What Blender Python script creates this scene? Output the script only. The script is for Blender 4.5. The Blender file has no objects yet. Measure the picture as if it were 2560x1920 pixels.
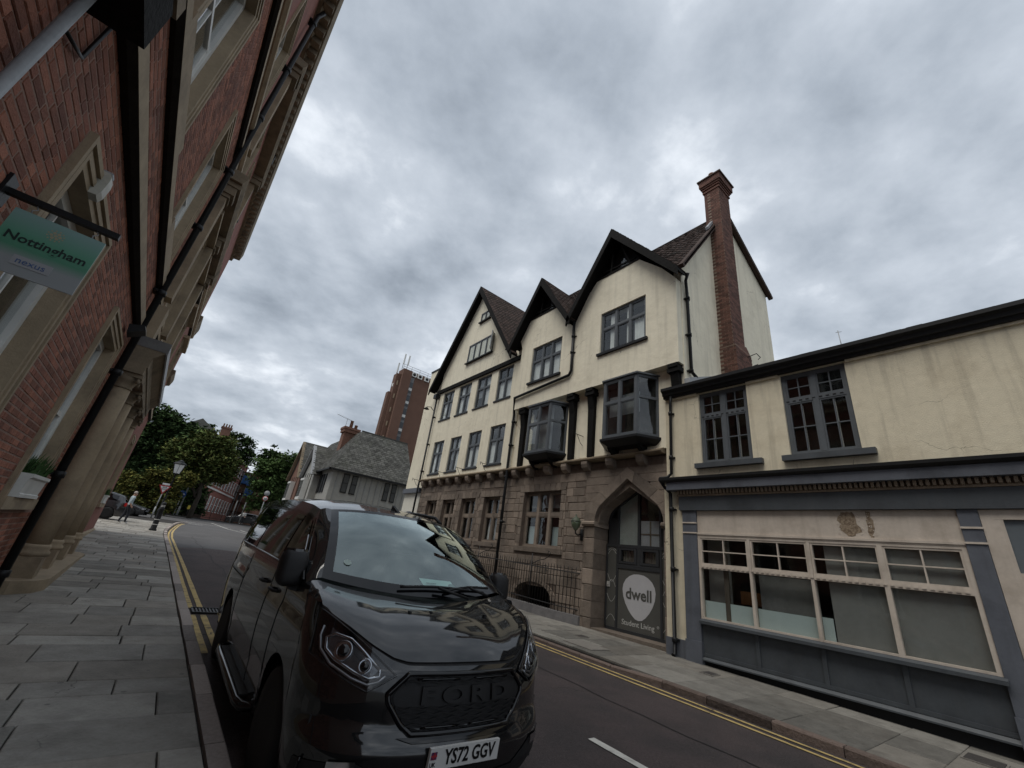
import bpy, math, random
from mathutils import Matrix, Vector
from math import sin, cos, pi, radians, sqrt, atan2
rng = random.Random(7)
SC = bpy.context.scene
COL = SC.collection

# ------------------------------------------------------------------ camera
CAM_H = 1.55
_up = Vector((332., 2362., -1026.)).normalized()
_fw = Vector((-870., -322., -1026.)); _fw = (_fw - _up * _fw.dot(_up)).normalized()
_rt = _fw.cross(_up)
_R = Matrix((_rt, _fw, _up))                      # camera axes -> world axes
cd = bpy.data.cameras.new('camera'); cam = bpy.data.objects.new('camera', cd); COL.objects.link(cam)
cam.matrix_world = Matrix.Translation((0, 0, CAM_H)) @ _R.to_4x4()
cd.sensor_width = 36.0; cd.lens = 1026 / 2560 * 36; cd.clip_start = 0.05; cd.clip_end = 3000
SC.camera = cam
SC.render.resolution_x, SC.render.resolution_y = 1024, 768

# ------------------------------------------------------------------ world: overcast sky over a Nishita base
SUN_EL, SUN_AZ = radians(64), radians(262)        # azimuth measured clockwise from +Y
W = bpy.data.worlds.new('World'); SC.world = W; W.use_nodes = True
nt = W.node_tree; nt.nodes.clear()
def N(t, **k):
    n = nt.nodes.new(t)
    for a, b in k.items(): setattr(n, a, b)
    return n
wout = N('ShaderNodeOutputWorld')
sky = N('ShaderNodeTexSky', sky_type='NISHITA', sun_disc=False); sky.sun_elevation = SUN_EL; sky.sun_rotation = SUN_AZ
sky.air_density = 1.5; sky.dust_density = 4.0
bg1 = N('ShaderNodeBackground'); bg1.inputs[1].default_value = 0.05
bg2 = N('ShaderNodeBackground'); bg2.inputs[1].default_value = 0.95
tc = N('ShaderNodeTexCoord'); sep = N('ShaderNodeSeparateXYZ'); nt.links.new(tc.outputs['Generated'], sep.inputs[0])
def M(op, a, b=None, c=None):
    n = N('ShaderNodeMath', operation=op)
    for i, v in enumerate((a, b, c)):
        if v is None: continue
        if isinstance(v, (int, float)): n.inputs[i].default_value = v
        else: nt.links.new(v, n.inputs[i])
    return n.outputs[0]
zc = M('ADD', M('MAXIMUM', sep.outputs[2], 0.0), 0.26)
comb = N('ShaderNodeCombineXYZ')
nt.links.new(M('DIVIDE', sep.outputs[0], zc), comb.inputs[0]); nt.links.new(M('DIVIDE', sep.outputs[1], zc), comb.inputs[1])
def noise(scale, detail, rough, dist, off, src=comb):
    mp = N('ShaderNodeMapping'); mp.inputs['Location'].default_value = off; mp.inputs['Scale'].default_value = (1, 1.05, 1)
    mp.inputs['Rotation'].default_value = (0, 0, 0.5)
    nt.links.new(src.outputs[0], mp.inputs[0])
    n = N('ShaderNodeTexNoise'); n.inputs['Scale'].default_value = scale; n.inputs['Detail'].default_value = detail
    n.inputs['Roughness'].default_value = rough; n.inputs['Distortion'].default_value = dist
    nt.links.new(mp.outputs[0], n.inputs['Vector']); return n.outputs['Fac']
n1 = noise(1.55, 9, 0.55, 0.08, (3.1, 0.4, 0)); n2 = noise(4.9, 8, 0.56, 0.1, (7.7, 2.2, 1)); n3 = noise(0.55, 3, 0.5, 0.0, (1.2, 5.5, 2)); n4 = noise(11.0, 6, 0.55, 0.3, (2.2, 1.5, 4))
mix = M('ADD', M('ADD', M('MULTIPLY', n1, 0.46), M('MULTIPLY', n2, 0.26)), M('ADD', M('MULTIPLY', n3, 0.22), M('MULTIPLY', n4, 0.06)))
ramp = N('ShaderNodeValToRGB'); cr = ramp.color_ramp
cr.elements[0].position = 0.38; cr.elements[0].color = (0.235, 0.270, 0.318, 1)
cr.elements[1].position = 0.635; cr.elements[1].color = (0.86, 0.90, 0.95, 1)
e = cr.elements.new(0.455); e.color = (0.345, 0.388, 0.445, 1)
e = cr.elements.new(0.53); e.color = (0.465, 0.510, 0.570, 1)
nt.links.new(mix, ramp.inputs[0]); nt.links.new(ramp.outputs[0], bg2.inputs[0]); nt.links.new(sky.outputs[0], bg1.inputs[0])
mx = N('ShaderNodeMixShader'); mx.inputs[0].default_value = 0.93
nt.links.new(bg1.outputs[0], mx.inputs[1]); nt.links.new(bg2.outputs[0], mx.inputs[2]); nt.links.new(mx.outputs[0], wout.inputs[0])

# ------------------------------------------------------------------ sun: soft, behind the cloud
sd = bpy.data.lights.new('sun', 'SUN'); sd.energy = 1.5; sd.angle = radians(40); sd.color = (1.0, 0.955, 0.88)
sun = bpy.data.objects.new('sun', sd); COL.objects.link(sun)
_sv = Vector((sin(SUN_AZ) * cos(SUN_EL), cos(SUN_AZ) * cos(SUN_EL), sin(SUN_EL)))
sun.rotation_euler = _sv.to_track_quat('Z', 'Y').to_euler(); sun.location = (-20, 0, 40)
SC.view_settings.view_transform = 'Standard'; SC.view_settings.look = 'None'; SC.view_settings.gamma = 1.0
SC.view_settings.exposure = 0.5

# ------------------------------------------------------------------ materials
MATS = {}
def mat(name, col, rough=0.8, var=0.18, scale=2.5, rnd=0.0, bump=0.0, bscale=40., metal=0.0, spec=0.4, coat=0.0, stain=None, streak=None, col2=None, c2scale=6., bump2=0.0, sscale=1.3, crack=None, spots=None):
    if name in MATS: return MATS[name]
    m = bpy.data.materials.new(name); m.use_nodes = True; t = m.node_tree; b = t.nodes['Principled BSDF']
    L = t.links.new
    def nn(ty, **k):
        n = t.nodes.new(ty)
        for a, v in k.items(): setattr(n, a, v)
        return n
    geo = nn('ShaderNodeNewGeometry'); pos = geo.outputs['Position']
    def noi(sc, det=5, ro=0.55, vec=None):
        n = nn('ShaderNodeTexNoise'); n.inputs['Scale'].default_value = sc; n.inputs['Detail'].default_value = det; n.inputs['Roughness'].default_value = ro
        L(vec or pos, n.inputs['Vector']); return n.outputs['Fac']
    def mth(op, a, c):
        n = nn('ShaderNodeMath', operation=op)
        for i, v in enumerate((a, c)):
            if isinstance(v, (int, float)): n.inputs[i].default_value = v
            else: L(v, n.inputs[i])
        return n.outputs[0]
    def mixc(f, a, c, bt='MIX'):
        n = nn('ShaderNodeMix', data_type='RGBA', blend_type=bt)
        if isinstance(f, (int, float)): n.inputs[0].default_value = f
        else: L(f, n.inputs[0])
        for i, v in ((6, a), (7, c)):
            if isinstance(v, tuple): n.inputs[i].default_value = (*v[:3], 1)
            else: L(v, n.inputs[i])
        return n.outputs[2]
    def rampf(f, lo, hi):
        n = nn('ShaderNodeMapRange'); n.inputs[1].default_value = lo; n.inputs[2].default_value = hi
        L(f, n.inputs[0]); return n.outputs[0]
    c = tuple(col)
    out = None
    v = mth('ADD', mth('MULTIPLY', noi(scale), 0.65), mth('MULTIPLY', noi(scale * 7, 4), 0.35))
    if rnd:
        oi = nn('ShaderNodeObjectInfo')
        r = mth('FRACT', mth('ADD', oi.outputs['Random'], mth('MULTIPLY', geo.outputs['Random Per Island'], 7.31)), 0)
        v = mth('ADD', mth('MULTIPLY', v, 1.0), mth('MULTIPLY', mth('SUBTRACT', r, 0.5), rnd / max(var, 1e-3)))
        if col2: base = mixc(rampf(mth('FRACT', mth('MULTIPLY', r, 5.77), 0), 0.45, 0.8), c, tuple(col2))
        else: base = None
    else:
        base = mixc(rampf(noi(c2scale, 3), 0.42, 0.62), c, tuple(col2)) if col2 else None
    g = mth('ADD', 1.0 - var, mth('MULTIPLY', rampf(v, 0.3, 0.7) if not rnd else mth('SUBTRACT', mth('MULTIPLY', v, 2.5), 0.75), 2 * var))
    cm = nn('ShaderNodeVectorMath', operation='SCALE')
    if base is None: cm.inputs[0].default_value = c
    else: L(base, cm.inputs[0])
    L(g, cm.inputs['Scale']); out = cm.outputs[0]
    if stain: out = mixc(mth('MULTIPLY', rampf(noi(sscale, 6, 0.62), 0.5, 0.72), stain[1]), out, stain[0])
    if streak:
        mp = nn('ShaderNodeMapping'); mp.inputs['Scale'].default_value = (5, 5, 0.35); L(pos, mp.inputs[0])
        out = mixc(mth('MULTIPLY', rampf(noi(1.0, 5, 0.6, mp.outputs[0]), 0.5, 0.78), streak[1]), out, streak[0])
    if spots:
        vs_ = nn('ShaderNodeTexVoronoi'); vs_.inputs['Scale'].default_value = spots[0]; L(pos, vs_.inputs['Vector']); sx_ = nn('ShaderNodeSeparateXYZ'); L(vs_.outputs['Color'], sx_.inputs[0])
        out = mixc(mth('MULTIPLY', mth('MULTIPLY', mth('LESS_THAN', vs_.outputs['Distance'], mth('ADD', 0.06, mth('MULTIPLY', sx_.outputs[1], spots[1]))), mth('GREATER_THAN', sx_.outputs[0], spots[2])), 0.6), out, spots[3])
    if crack:
        wv = nn('ShaderNodeVectorMath', operation='ADD'); nz_ = nn('ShaderNodeTexNoise'); nz_.inputs['Scale'].default_value = 3.0; nz_.inputs['Detail'].default_value = 6; L(pos, nz_.inputs['Vector']); sc_ = nn('ShaderNodeVectorMath', operation='SCALE'); sc_.inputs['Scale'].default_value = 0.5; L(nz_.outputs['Color'], sc_.inputs[0]); L(pos, wv.inputs[0]); L(sc_.outputs[0], wv.inputs[1])
        vo = nn('ShaderNodeTexVoronoi', feature='DISTANCE_TO_EDGE'); vo.inputs['Scale'].default_value = crack[0]; L(wv.outputs[0], vo.inputs['Vector'])
        ln = mth('LESS_THAN', vo.outputs['Distance'], crack[1] * crack[0]); out = mixc(mth('MULTIPLY', mth('MULTIPLY', ln, rampf(noi(0.7, 3), 0.5, 0.6)), crack[3]), out, crack[2])
    L(out, b.inputs['Base Color'])
    b.inputs['Roughness'].default_value = rough
    if coat:
        cr_ = nn('ShaderNodeMapRange'); cr_.inputs[1].default_value = .35; cr_.inputs[2].default_value = .75; cr_.inputs[3].default_value = .015; cr_.inputs[4].default_value = .12; L(noi(3.0, 6), cr_.inputs[0]); L(cr_.outputs[0], b.inputs['Coat Roughness'])
    b.inputs['Metallic'].default_value = metal
    b.inputs['Specular IOR Level'].default_value = spec; b.inputs['Coat Weight'].default_value = coat; b.inputs['Coat Roughness'].default_value = 0.03; b.inputs['Coat IOR'].default_value = 1.68 if coat else 1.5
    if bump:
        bp = nn('ShaderNodeBump'); bp.inputs['Strength'].default_value = bump; bp.inputs['Distance'].default_value = 0.02
        hh = noi(bscale, 4, 0.6)
        if bump2: hh = mth('ADD', hh, mth('MULTIPLY', noi(bscale * 0.12, 3), bump2))
        L(hh, bp.inputs['Height']); L(bp.outputs[0], b.inputs['Normal'])
    MATS[name] = m; return m
def glass(name, tint, refl=1.0, rough=0.02, wav=0.0, ior=1.5, gcol=(1, 1, 1)):
    """thin pane: tinted see-through plus a Fresnel mirror reflection"""
    if name in MATS: return MATS[name]
    m = bpy.data.materials.new(name); m.use_nodes = True; t = m.node_tree; t.nodes.clear()
    o = t.nodes.new('ShaderNodeOutputMaterial'); mxs = t.nodes.new('ShaderNodeMixShader'); tr = t.nodes.new('ShaderNodeBsdfTransparent'); gl = t.nodes.new('ShaderNodeBsdfGlossy'); lw = t.nodes.new('ShaderNodeLayerWeight'); lw.inputs[0].default_value = 0.5
    def mm(op, a, v): 
        n = t.nodes.new('ShaderNodeMath'); n.operation = op; t.links.new(a, n.inputs[0]); n.inputs[1].default_value = v; return n.outputs[0]
    f0 = ((ior - 1) / (ior + 1)) ** 2; fr_ = mm('ADD', mm('MULTIPLY', mm('POWER', lw.outputs['Facing'], 5.0), 1 - f0), f0)
    tr.inputs[0].default_value = (*tint, 1); gl.inputs['Roughness'].default_value = rough; gl.inputs[0].default_value = (*gcol, 1)
    ml = t.nodes.new('ShaderNodeMath'); ml.operation = 'MULTIPLY'; ml.inputs[1].default_value = refl; ml.use_clamp = True
    t.links.new(fr_, ml.inputs[0]); t.links.new(ml.outputs[0], mxs.inputs[0]); t.links.new(tr.outputs[0], mxs.inputs[1]); t.links.new(gl.outputs[0], mxs.inputs[2]); t.links.new(mxs.outputs[0], o.inputs[0])
    if wav:
        nz = t.nodes.new('ShaderNodeTexNoise'); nz.inputs['Scale'].default_value = 2.2; bp = t.nodes.new('ShaderNodeBump'); bp.inputs['Strength'].default_value = wav; bp.inputs['Distance'].default_value = 0.03
        g2 = t.nodes.new('ShaderNodeNewGeometry'); t.links.new(g2.outputs['Position'], nz.inputs['Vector']); t.links.new(nz.outputs['Fac'], bp.inputs['Height'])
        t.links.new(bp.outputs[0], gl.inputs['Normal'])
    MATS[name] = m; return m

m_brick = mat('red_brick', (0.29, 0.118, 0.074), 0.88, 0.2, 9, rnd=0.16, bump=0.5, bscale=70, col2=(0.235, 0.092, 0.060), stain=((0.10, 0.05, 0.045), 0.55))
m_brickdull = mat('dull_brown_brick', (0.17, 0.088, 0.062), 0.9, 0.2, 5, bump=0.2, bscale=30, stain=((0.08, 0.05, 0.04), 0.5))
m_brickfar = mat('red_brick_far', (0.235, 0.095, 0.070), 0.9, 0.22, 7, bump=0.2, bscale=30, stain=((0.10, 0.05, 0.045), 0.5))
m_mortar = mat('mortar', (0.27, 0.175, 0.138), 0.95, 0.25, 12, bump=0.4, bscale=90)
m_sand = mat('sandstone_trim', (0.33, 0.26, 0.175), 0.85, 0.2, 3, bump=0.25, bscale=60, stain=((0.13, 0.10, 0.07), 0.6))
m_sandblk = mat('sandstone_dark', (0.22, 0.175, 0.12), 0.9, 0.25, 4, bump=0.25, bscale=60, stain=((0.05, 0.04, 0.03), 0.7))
m_whitep = mat('white_paint', (0.66, 0.66, 0.63), 0.45, 0.08, 6, stain=((0.35, 0.35, 0.32), 0.35))
m_black = mat('black_paint', (0.011, 0.0115, 0.0125), 0.45, 0.3, 6, bump=0.08, bscale=50, spec=.25)
m_timber = mat('black_timber', (0.009, 0.0085, 0.008), 0.85, 0.4, 4, bump=0.6, bscale=25, spec=.15)
m_cream = mat('cream_render', (0.79, 0.735, 0.585), 0.9, 0.06, 1.1, bump=0.26, bscale=40, bump2=2.4, stain=((0.58, 0.53, 0.41), 0.45), streak=((0.40, 0.37, 0.30), 0.42), crack=(.55, .006, (.30, .27, .21), .7))
m_cream2 = mat('cream_render_weathered', (0.66, 0.595, 0.45), 0.9, 0.10, 1.3, bump=0.3, bscale=55, bump2=1.0, stain=((0.40, 0.34, 0.24), 0.55), streak=((0.24, 0.21, 0.16), 0.55), crack=(.7, .005, (.20, .17, .12), .8))
m_stone = mat('sandstone_block', (0.215, 0.174, 0.140), 0.9, 0.22, 5, rnd=0.12, bump=0.6, bscale=22, bump2=0.8, col2=(0.19, 0.155, 0.125), stain=((0.09, 0.072, 0.06), 0.55))
m_smort = mat('stone_mortar', (0.13, 0.10, 0.08), 0.95, 0.25, 8, bump=0.3)
m_grey = mat('slate_grey_paint', (0.085, 0.095, 0.105), 0.5, 0.15, 5, bump=0.06, bscale=40)
m_blue = mat('blue_grey_paint', (0.105, 0.114, 0.134), 0.5, 0.14, 3, bump=0.1, bscale=40, stain=((0.045, 0.05, 0.06), 0.75), streak=((.05, .05, .052), .4))
m_dkblue = mat('dark_slate_paint', (0.062, 0.070, 0.078), 0.5, 0.16, 3, bump=0.06, bscale=40, stain=((0.034, 0.037, 0.042), 0.7), streak=((.09, .092, .092), .3))
m_pink = mat('faded_cream_paint', (0.53, 0.465, 0.395), 0.6, 0.10, 3, bump=0.14, bscale=60, stain=((0.33, 0.275, 0.22), 0.6), sscale=2.5, streak=((.27, .22, .17), .4))
m_tile = mat('brown_roof_tile', (0.055, 0.034, 0.027), 0.9, 0.3, 4, rnd=0.2, bump=0.3, bscale=40, stain=((0.03, 0.028, 0.02), 0.5))
m_slate = mat('mossy_roof_slate', (0.085, 0.085, 0.078), 0.9, 0.25, 3, rnd=0.16, bump=0.3, bscale=30, stain=((0.05, 0.055, 0.04), 0.6))
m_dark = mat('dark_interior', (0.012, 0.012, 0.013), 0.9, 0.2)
m_room = mat('room_wall', (0.05, 0.047, 0.042), 0.9, 0.3, 1.2)
m_curt = mat('net_curtain', (0.84, 0.84, 0.81), 0.9, 0.08, 6, streak=((0.55, 0.55, 0.54), 0.7))
m_blind = mat('grey_blind', (0.27, 0.28, 0.29), 0.8, 0.12, 2, stain=((0.10, 0.10, 0.10), 0.4))
m_frost = mat('frosted_film', (0.52, 0.62, 0.63), 0.5, 0.05, 4)
m_lead = mat('lead_flashing', (0.30, 0.31, 0.32), 0.5, 0.2, 4, bump=0.2, bscale=20)
m_iron = mat('wrought_iron', (0.014, 0.013, 0.013), 0.55, 0.3, 12)
m_asph = mat('asphalt', (0.076, 0.059, 0.058), 0.88, 0.38, 42, bump=0.9, bscale=90, col2=(0.055, 0.046, 0.046), c2scale=0.9, stain=((0.036, 0.032, 0.032), 0.6), sscale=0.8, crack=(.35, .006, (.015, .014, .014), .9))
m_asph2 = mat('worn_asphalt', (0.095, 0.092, 0.092), 0.85, 0.25, 40, bump=0.5, bscale=110, col2=(0.075, 0.072, 0.073), c2scale=0.6)
m_slab = mat('york_stone_slab', (0.285, 0.270, 0.240), 0.82, 0.24, 5, rnd=0.13, spots=(7., .10, .72, (.09, .085, .075)), bump=0.45, bscale=45, bump2=0.8, col2=(0.235, 0.215, 0.185), stain=((0.13, 0.12, 0.105), 0.6), sscale=2.2, crack=(.5, .004, (.04, .035, .03), .8))
m_slab2 = mat('york_stone_slab_dimmed', (0.185, 0.176, 0.156), 0.82, 0.24, 5, rnd=0.13, spots=(7., .10, .72, (.065, .06, .055)), bump=0.45, bscale=45, bump2=0.8, col2=(0.16, 0.148, 0.128), stain=((0.085, 0.078, 0.068), 0.6), sscale=2.2, crack=(.5, .004, (.04, .035, .03), .8))  # same stone as the left slabs, colour darkened to offset the stronger light
m_undershade = mat('undershade_stone', (0.018, 0.015, 0.013), 0.95, 0.3, 8, bump=0.3, bscale=50, spec=.1)  # near-black colour stands in for the shade under the string courses
m_joint = mat('joint_dirt', (0.026, 0.022, 0.019), 0.95, 0.3, 12, bump=0.4)
m_kerb = mat('granite_kerb', (0.27, 0.232, 0.21), 0.8, 0.22, 30, rnd=0.2, bump=0.4, bscale=70)
m_kerb2 = mat('old_kerb', (0.115, 0.086, 0.072), 0.9, 0.3, 14, rnd=0.25, bump=0.8, bscale=25)
m_yel = mat('yellow_road_paint', (0.50, 0.37, 0.15), 0.8, 0.25, 14, bump=0.3, bscale=120, stain=((0.075, 0.06, 0.05), 0.85), sscale=7, crack=(2.2, .008, (.07, .06, .055), .9))
m_wht = mat('white_road_paint', (0.55, 0.54, 0.50), 0.8, 0.2, 14, bump=0.3, bscale=120, stain=((0.12, 0.11, 0.10), 0.8), sscale=7)
m_earth = mat('ground_earth', (0.075, 0.072, 0.066), 0.95, 0.2, 0.3)
g_dark = glass('window_glass', (0.90, 0.92, 0.92), 1.0, 0.015, 0.10)
g_shop = glass('shop_glass', (0.90, 0.91, 0.90), 0.8, 0.03, 0.08)

# ------------------------------------------------------------------ building helpers
MWD = {}; MLD = {}
def thing(name, label, cat, loc=(0, 0, 0), rotz=0.0, group=None, kind=None):
    o = bpy.data.objects.new(name, None); o.empty_display_size = 0.2; COL.objects.link(o)
    o.location = loc; o.rotation_euler = (0, 0, rotz); MWD[o.name] = Matrix.Translation(loc) @ Matrix.Rotation(rotz, 4, 'Z')
    tag(o, label, cat, group, kind); return o
def tag(o, label=None, cat=None, group=None, kind=None):
    if label: o['label'] = label
    if cat: o['category'] = cat
    if group: o['group'] = group
    if kind: o['kind'] = kind
    return o
def link(name, me, parent=None, loc=(0, 0, 0)):
    """link mesh `me` whose vertices are relative to world point loc (world orientation)"""
    o = bpy.data.objects.new(name, me); COL.objects.link(o)
    if parent is not None:
        inv = MWD[parent.name].inverted(); o.parent = parent; ML = inv @ Matrix.Translation(loc); o.matrix_local = ML; MLD[o.name] = ML
    else: o.location = loc
    MWD[o.name] = Matrix.Translation(loc); return o
class MB:
    def __init__(s, T=None): s.v = []; s.f = []; s.m = []; s.T = T; s.cm = 0; s.sm = []; s.smooth = False
    def add(s, vs, fs):
        b = len(s.v); s.v += [Vector(p) for p in vs]
        for f in fs: s.f.append(tuple(b + i for i in f)); s.m.append(s.cm); s.sm.append(s.smooth)
    def box(s, x0, x1, y0, y1, z0, z1):
        if x0 > x1: x0, x1 = x1, x0
        if y0 > y1: y0, y1 = y1, y0
        if z0 > z1: z0, z1 = z1, z0
        s.add([(x0, y0, z0), (x1, y0, z0), (x1, y1, z0), (x0, y1, z0), (x0, y0, z1), (x1, y0, z1), (x1, y1, z1), (x0, y1, z1)],
              [(0, 3, 2, 1), (4, 5, 6, 7), (0, 1, 5, 4), (1, 2, 6, 5), (2, 3, 7, 6), (3, 0, 4, 7)]); return s
    def cbox(s, x0, x1, y0, y1, z0, z1, c=0.008):
        """box with its four edges along x's + face chamfered (face at x1)"""
        s.add([(x0, y0, z0), (x0, y1, z0), (x0, y1, z1), (x0, y0, z1), (x1 - c, y0, z0), (x1 - c, y1, z0), (x1 - c, y1, z1), (x1 - c, y0, z1),
               (x1, y0 + c, z0 + c), (x1, y1 - c, z0 + c), (x1, y1 - c, z1 - c), (x1, y0 + c, z1 - c)],
              [(0, 3, 2, 1), (0, 1, 5, 4), (1, 2, 6, 5), (2, 3, 7, 6), (3, 0, 4, 7), (4, 5, 9, 8), (5, 6, 10, 9), (6, 7, 11, 10), (7, 4, 8, 11), (8, 9, 10, 11)]); return s
    def hexa(s, p):
        s.add(p, [(0, 3, 2, 1), (4, 5, 6, 7), (0, 1, 5, 4), (1, 2, 6, 5), (2, 3, 7, 6), (3, 0, 4, 7)]); return s
    def quad(s, a, b, c, d): s.add([a, b, c, d], [(0, 1, 2, 3)]); return s
    def poly(s, pts): s.add(pts, [tuple(range(len(pts)))]); return s
    def prism(s, pts, d):
        """polygon pts (3D) extruded by vector d"""
        n = len(pts); d = Vector(d); p = [Vector(q) for q in pts]
        s.add(p + [q + d for q in p], [tuple(range(n))[::-1], tuple(range(n, 2 * n))] + [(i, (i + 1) % n, n + (i + 1) % n, n + i) for i in range(n)]); return s
    def bar(s, a, b, w, h=None, up=(0, 0, 1)):
        a, b = Vector(a), Vector(b); h = h or w; d = (b - a).normalized(); u = Vector(up)
        if abs(d.dot(u)) > 0.98: u = Vector((0, 1, 0))
        r = d.cross(u).normalized(); u = r.cross(d)
        r *= w / 2; u *= h / 2
        s.hexa([a - r - u, a + r - u, a + r + u, a - r + u, b - r - u, b + r - u, b + r + u, b - r + u]); return s
    def tube(s, path, r, n=8, cap=True):
        path = [Vector(p) for p in path]; rs = r if isinstance(r, (list, tuple)) else [r] * len(path)
        b = len(s.v); prev = None; sm, s.smooth = s.smooth, True
        for i, p in enumerate(path):
            d = (path[min(i + 1, len(path) - 1)] - path[max(i - 1, 0)]).normalized()
            if prev is None: u = d.cross(Vector((0, 0, 1)) if abs(d.z) < 0.95 else Vector((0, 1, 0))).normalized()
            else: u = (prev - d * prev.dot(d)).normalized()
            prev = u; w = d.cross(u)
            s.v += [p + (u * cos(2 * pi * k / n) + w * sin(2 * pi * k / n)) * rs[i] for k in range(n)]
        for i in range(len(path) - 1):
            for k in range(n):
                s.f.append((b + i * n + k, b + i * n + (k + 1) % n, b + (i + 1) * n + (k + 1) % n, b + (i + 1) * n + k)); s.m.append(s.cm); s.sm.append(True)
        if cap:
            for q in (list(range(b, b + n))[::-1], list(range(b + (len(path) - 1) * n, b + len(path) * n))):
                s.f.append(tuple(q)); s.m.append(s.cm); s.sm.append(False)
        s.smooth = sm; return s
    def lathe(s, prof, c=(0, 0, 0), n=16, axis='z', smooth=True):
        """prof: [(r, h)]"""
        b = len(s.v); c = Vector(c)
        for r, h in prof:
            for k in range(n):
                x, y = r * cos(2 * pi * k / n), r * sin(2 * pi * k / n)
                s.v.append(c + Vector({'z': (x, y, h), 'y': (x, h, y), 'x': (h, x, y)}[axis]))
        for i in range(len(prof) - 1):
            for k in range(n):
                f = (b + i * n + k, b + i * n + (k + 1) % n, b + (i + 1) * n + (k + 1) % n, b + (i + 1) * n + k)
                s.f.append(f if axis != 'y' else f[::-1]); s.m.append(s.cm); s.sm.append(smooth)
        for i, rev in ((0, True), (len(prof) - 1, False)):
            if prof[i][0] > 1e-4:
                q = tuple(range(b + i * n, b + i * n + n))
                if axis == 'y': rev = not rev
                s.f.append(q[::-1] if rev else q); s.m.append(s.cm); s.sm.append(False)
        return s
    def grid(s, fn, nu, nv, closed_u=False, flip=False):
        b = len(s.v)
        for j in range(nv + 1):
            for i in range(nu + 1): s.v.append(Vector(fn(i / nu, j / nv)))
        for j in range(nv):
            for i in range(nu):
                q = (b + j * (nu + 1) + i, b + j * (nu + 1) + i + 1, b + (j + 1) * (nu + 1) + i + 1, b + (j + 1) * (nu + 1) + i)
                s.f.append(q[::-1] if flip else q); s.m.append(s.cm); s.sm.append(True)
        return s
    def build(s, name, mats, parent=None, origin=None, loc_center=True):
        T = s.T; vs = [T @ p for p in s.v] if T is not None else s.v
        fl = T is not None and T.to_3x3().determinant() < 0
        c = Vector(origin) if origin is not None else (sum(vs, Vector()) / max(len(vs), 1))
        me = bpy.data.meshes.new(name)
        me.from_pydata([p - c for p in vs], [], [f[::-1] for f in s.f] if fl else s.f)
        for m in (mats if isinstance(mats, (list, tuple)) else [mats]): me.materials.append(m)
        if any(s.m): me.polygons.foreach_set('material_index', s.m)
        if any(s.sm): me.polygons.foreach_set('use_smooth', s.sm)
        me.update(); return link(name, me, parent, c)
def FRT(X0): return Matrix(((-1, 0, 0, X0), (0, 1, 0, 0), (0, 0, 1, 0), (0, 0, 0, 1)))      # (n,a,z): facade facing -x
LFT = Matrix.Translation((-1.25, 0, 0)) @ Matrix.Rotation(math.atan(0.03), 4, 'Z')           # facade of the brick building
def rect_minus(a0, a1, z0, z1, holes):
    xs = sorted({a0, a1} | {min(max(h[i], a0), a1) for h in holes for i in (0, 1)}); zs = sorted({z0, z1} | {min(max(h[i], z0), z1) for h in holes for i in (2, 3)})
    out = []
    for i in range(len(xs) - 1):
        run = None
        for j in range(len(zs) - 1):
            ca, cz = (xs[i] + xs[i + 1]) / 2, (zs[j] + zs[j + 1]) / 2
            ins = any(h[0] < ca < h[1] and h[2] < cz < h[3] for h in holes)
            if not ins: run = (run[0], zs[j + 1]) if run else (zs[j], zs[j + 1])
            if (ins or j == len(zs) - 2) and run: out.append((xs[i], xs[i + 1], *run)); run = None
    return out
def wall(mb, a0, a1, z0, z1, n, holes, rev=0.2, sides=0.3):
    for (p, q, r, t) in rect_minus(a0, a1, z0, z1, holes): mb.quad((n, p, r), (n, q, r), (n, q, t), (n, p, t))
    for h in holes:
        p, q, r, t = h[:4]; d = h[4] if len(h) > 4 else rev
        mb.quad((n, p, r), (n, p, t), (n - d, p, t), (n - d, p, r)); mb.quad((n, q, r), (n - d, q, r), (n - d, q, t), (n, q, t))
        mb.quad((n, p, t), (n, q, t), (n - d, q, t), (n - d, p, t)); mb.quad((n, p, r), (n - d, p, r), (n - d, q, r), (n, q, r))
    if sides:
        mb.quad((n, a0, z0), (n, a0, z1), (n - sides, a0, z1), (n - sides, a0, z0)); mb.quad((n, a1, z0), (n - sides, a1, z0), (n - sides, a1, z1), (n, a1, z1))
        mb.quad((n, a0, z1), (n, a1, z1), (n - sides, a1, z1), (n - sides, a0, z1)); mb.quad((n, a0, z0), (n - sides, a0, z0), (n - sides, a1, z0), (n, a1, z0))
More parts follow.
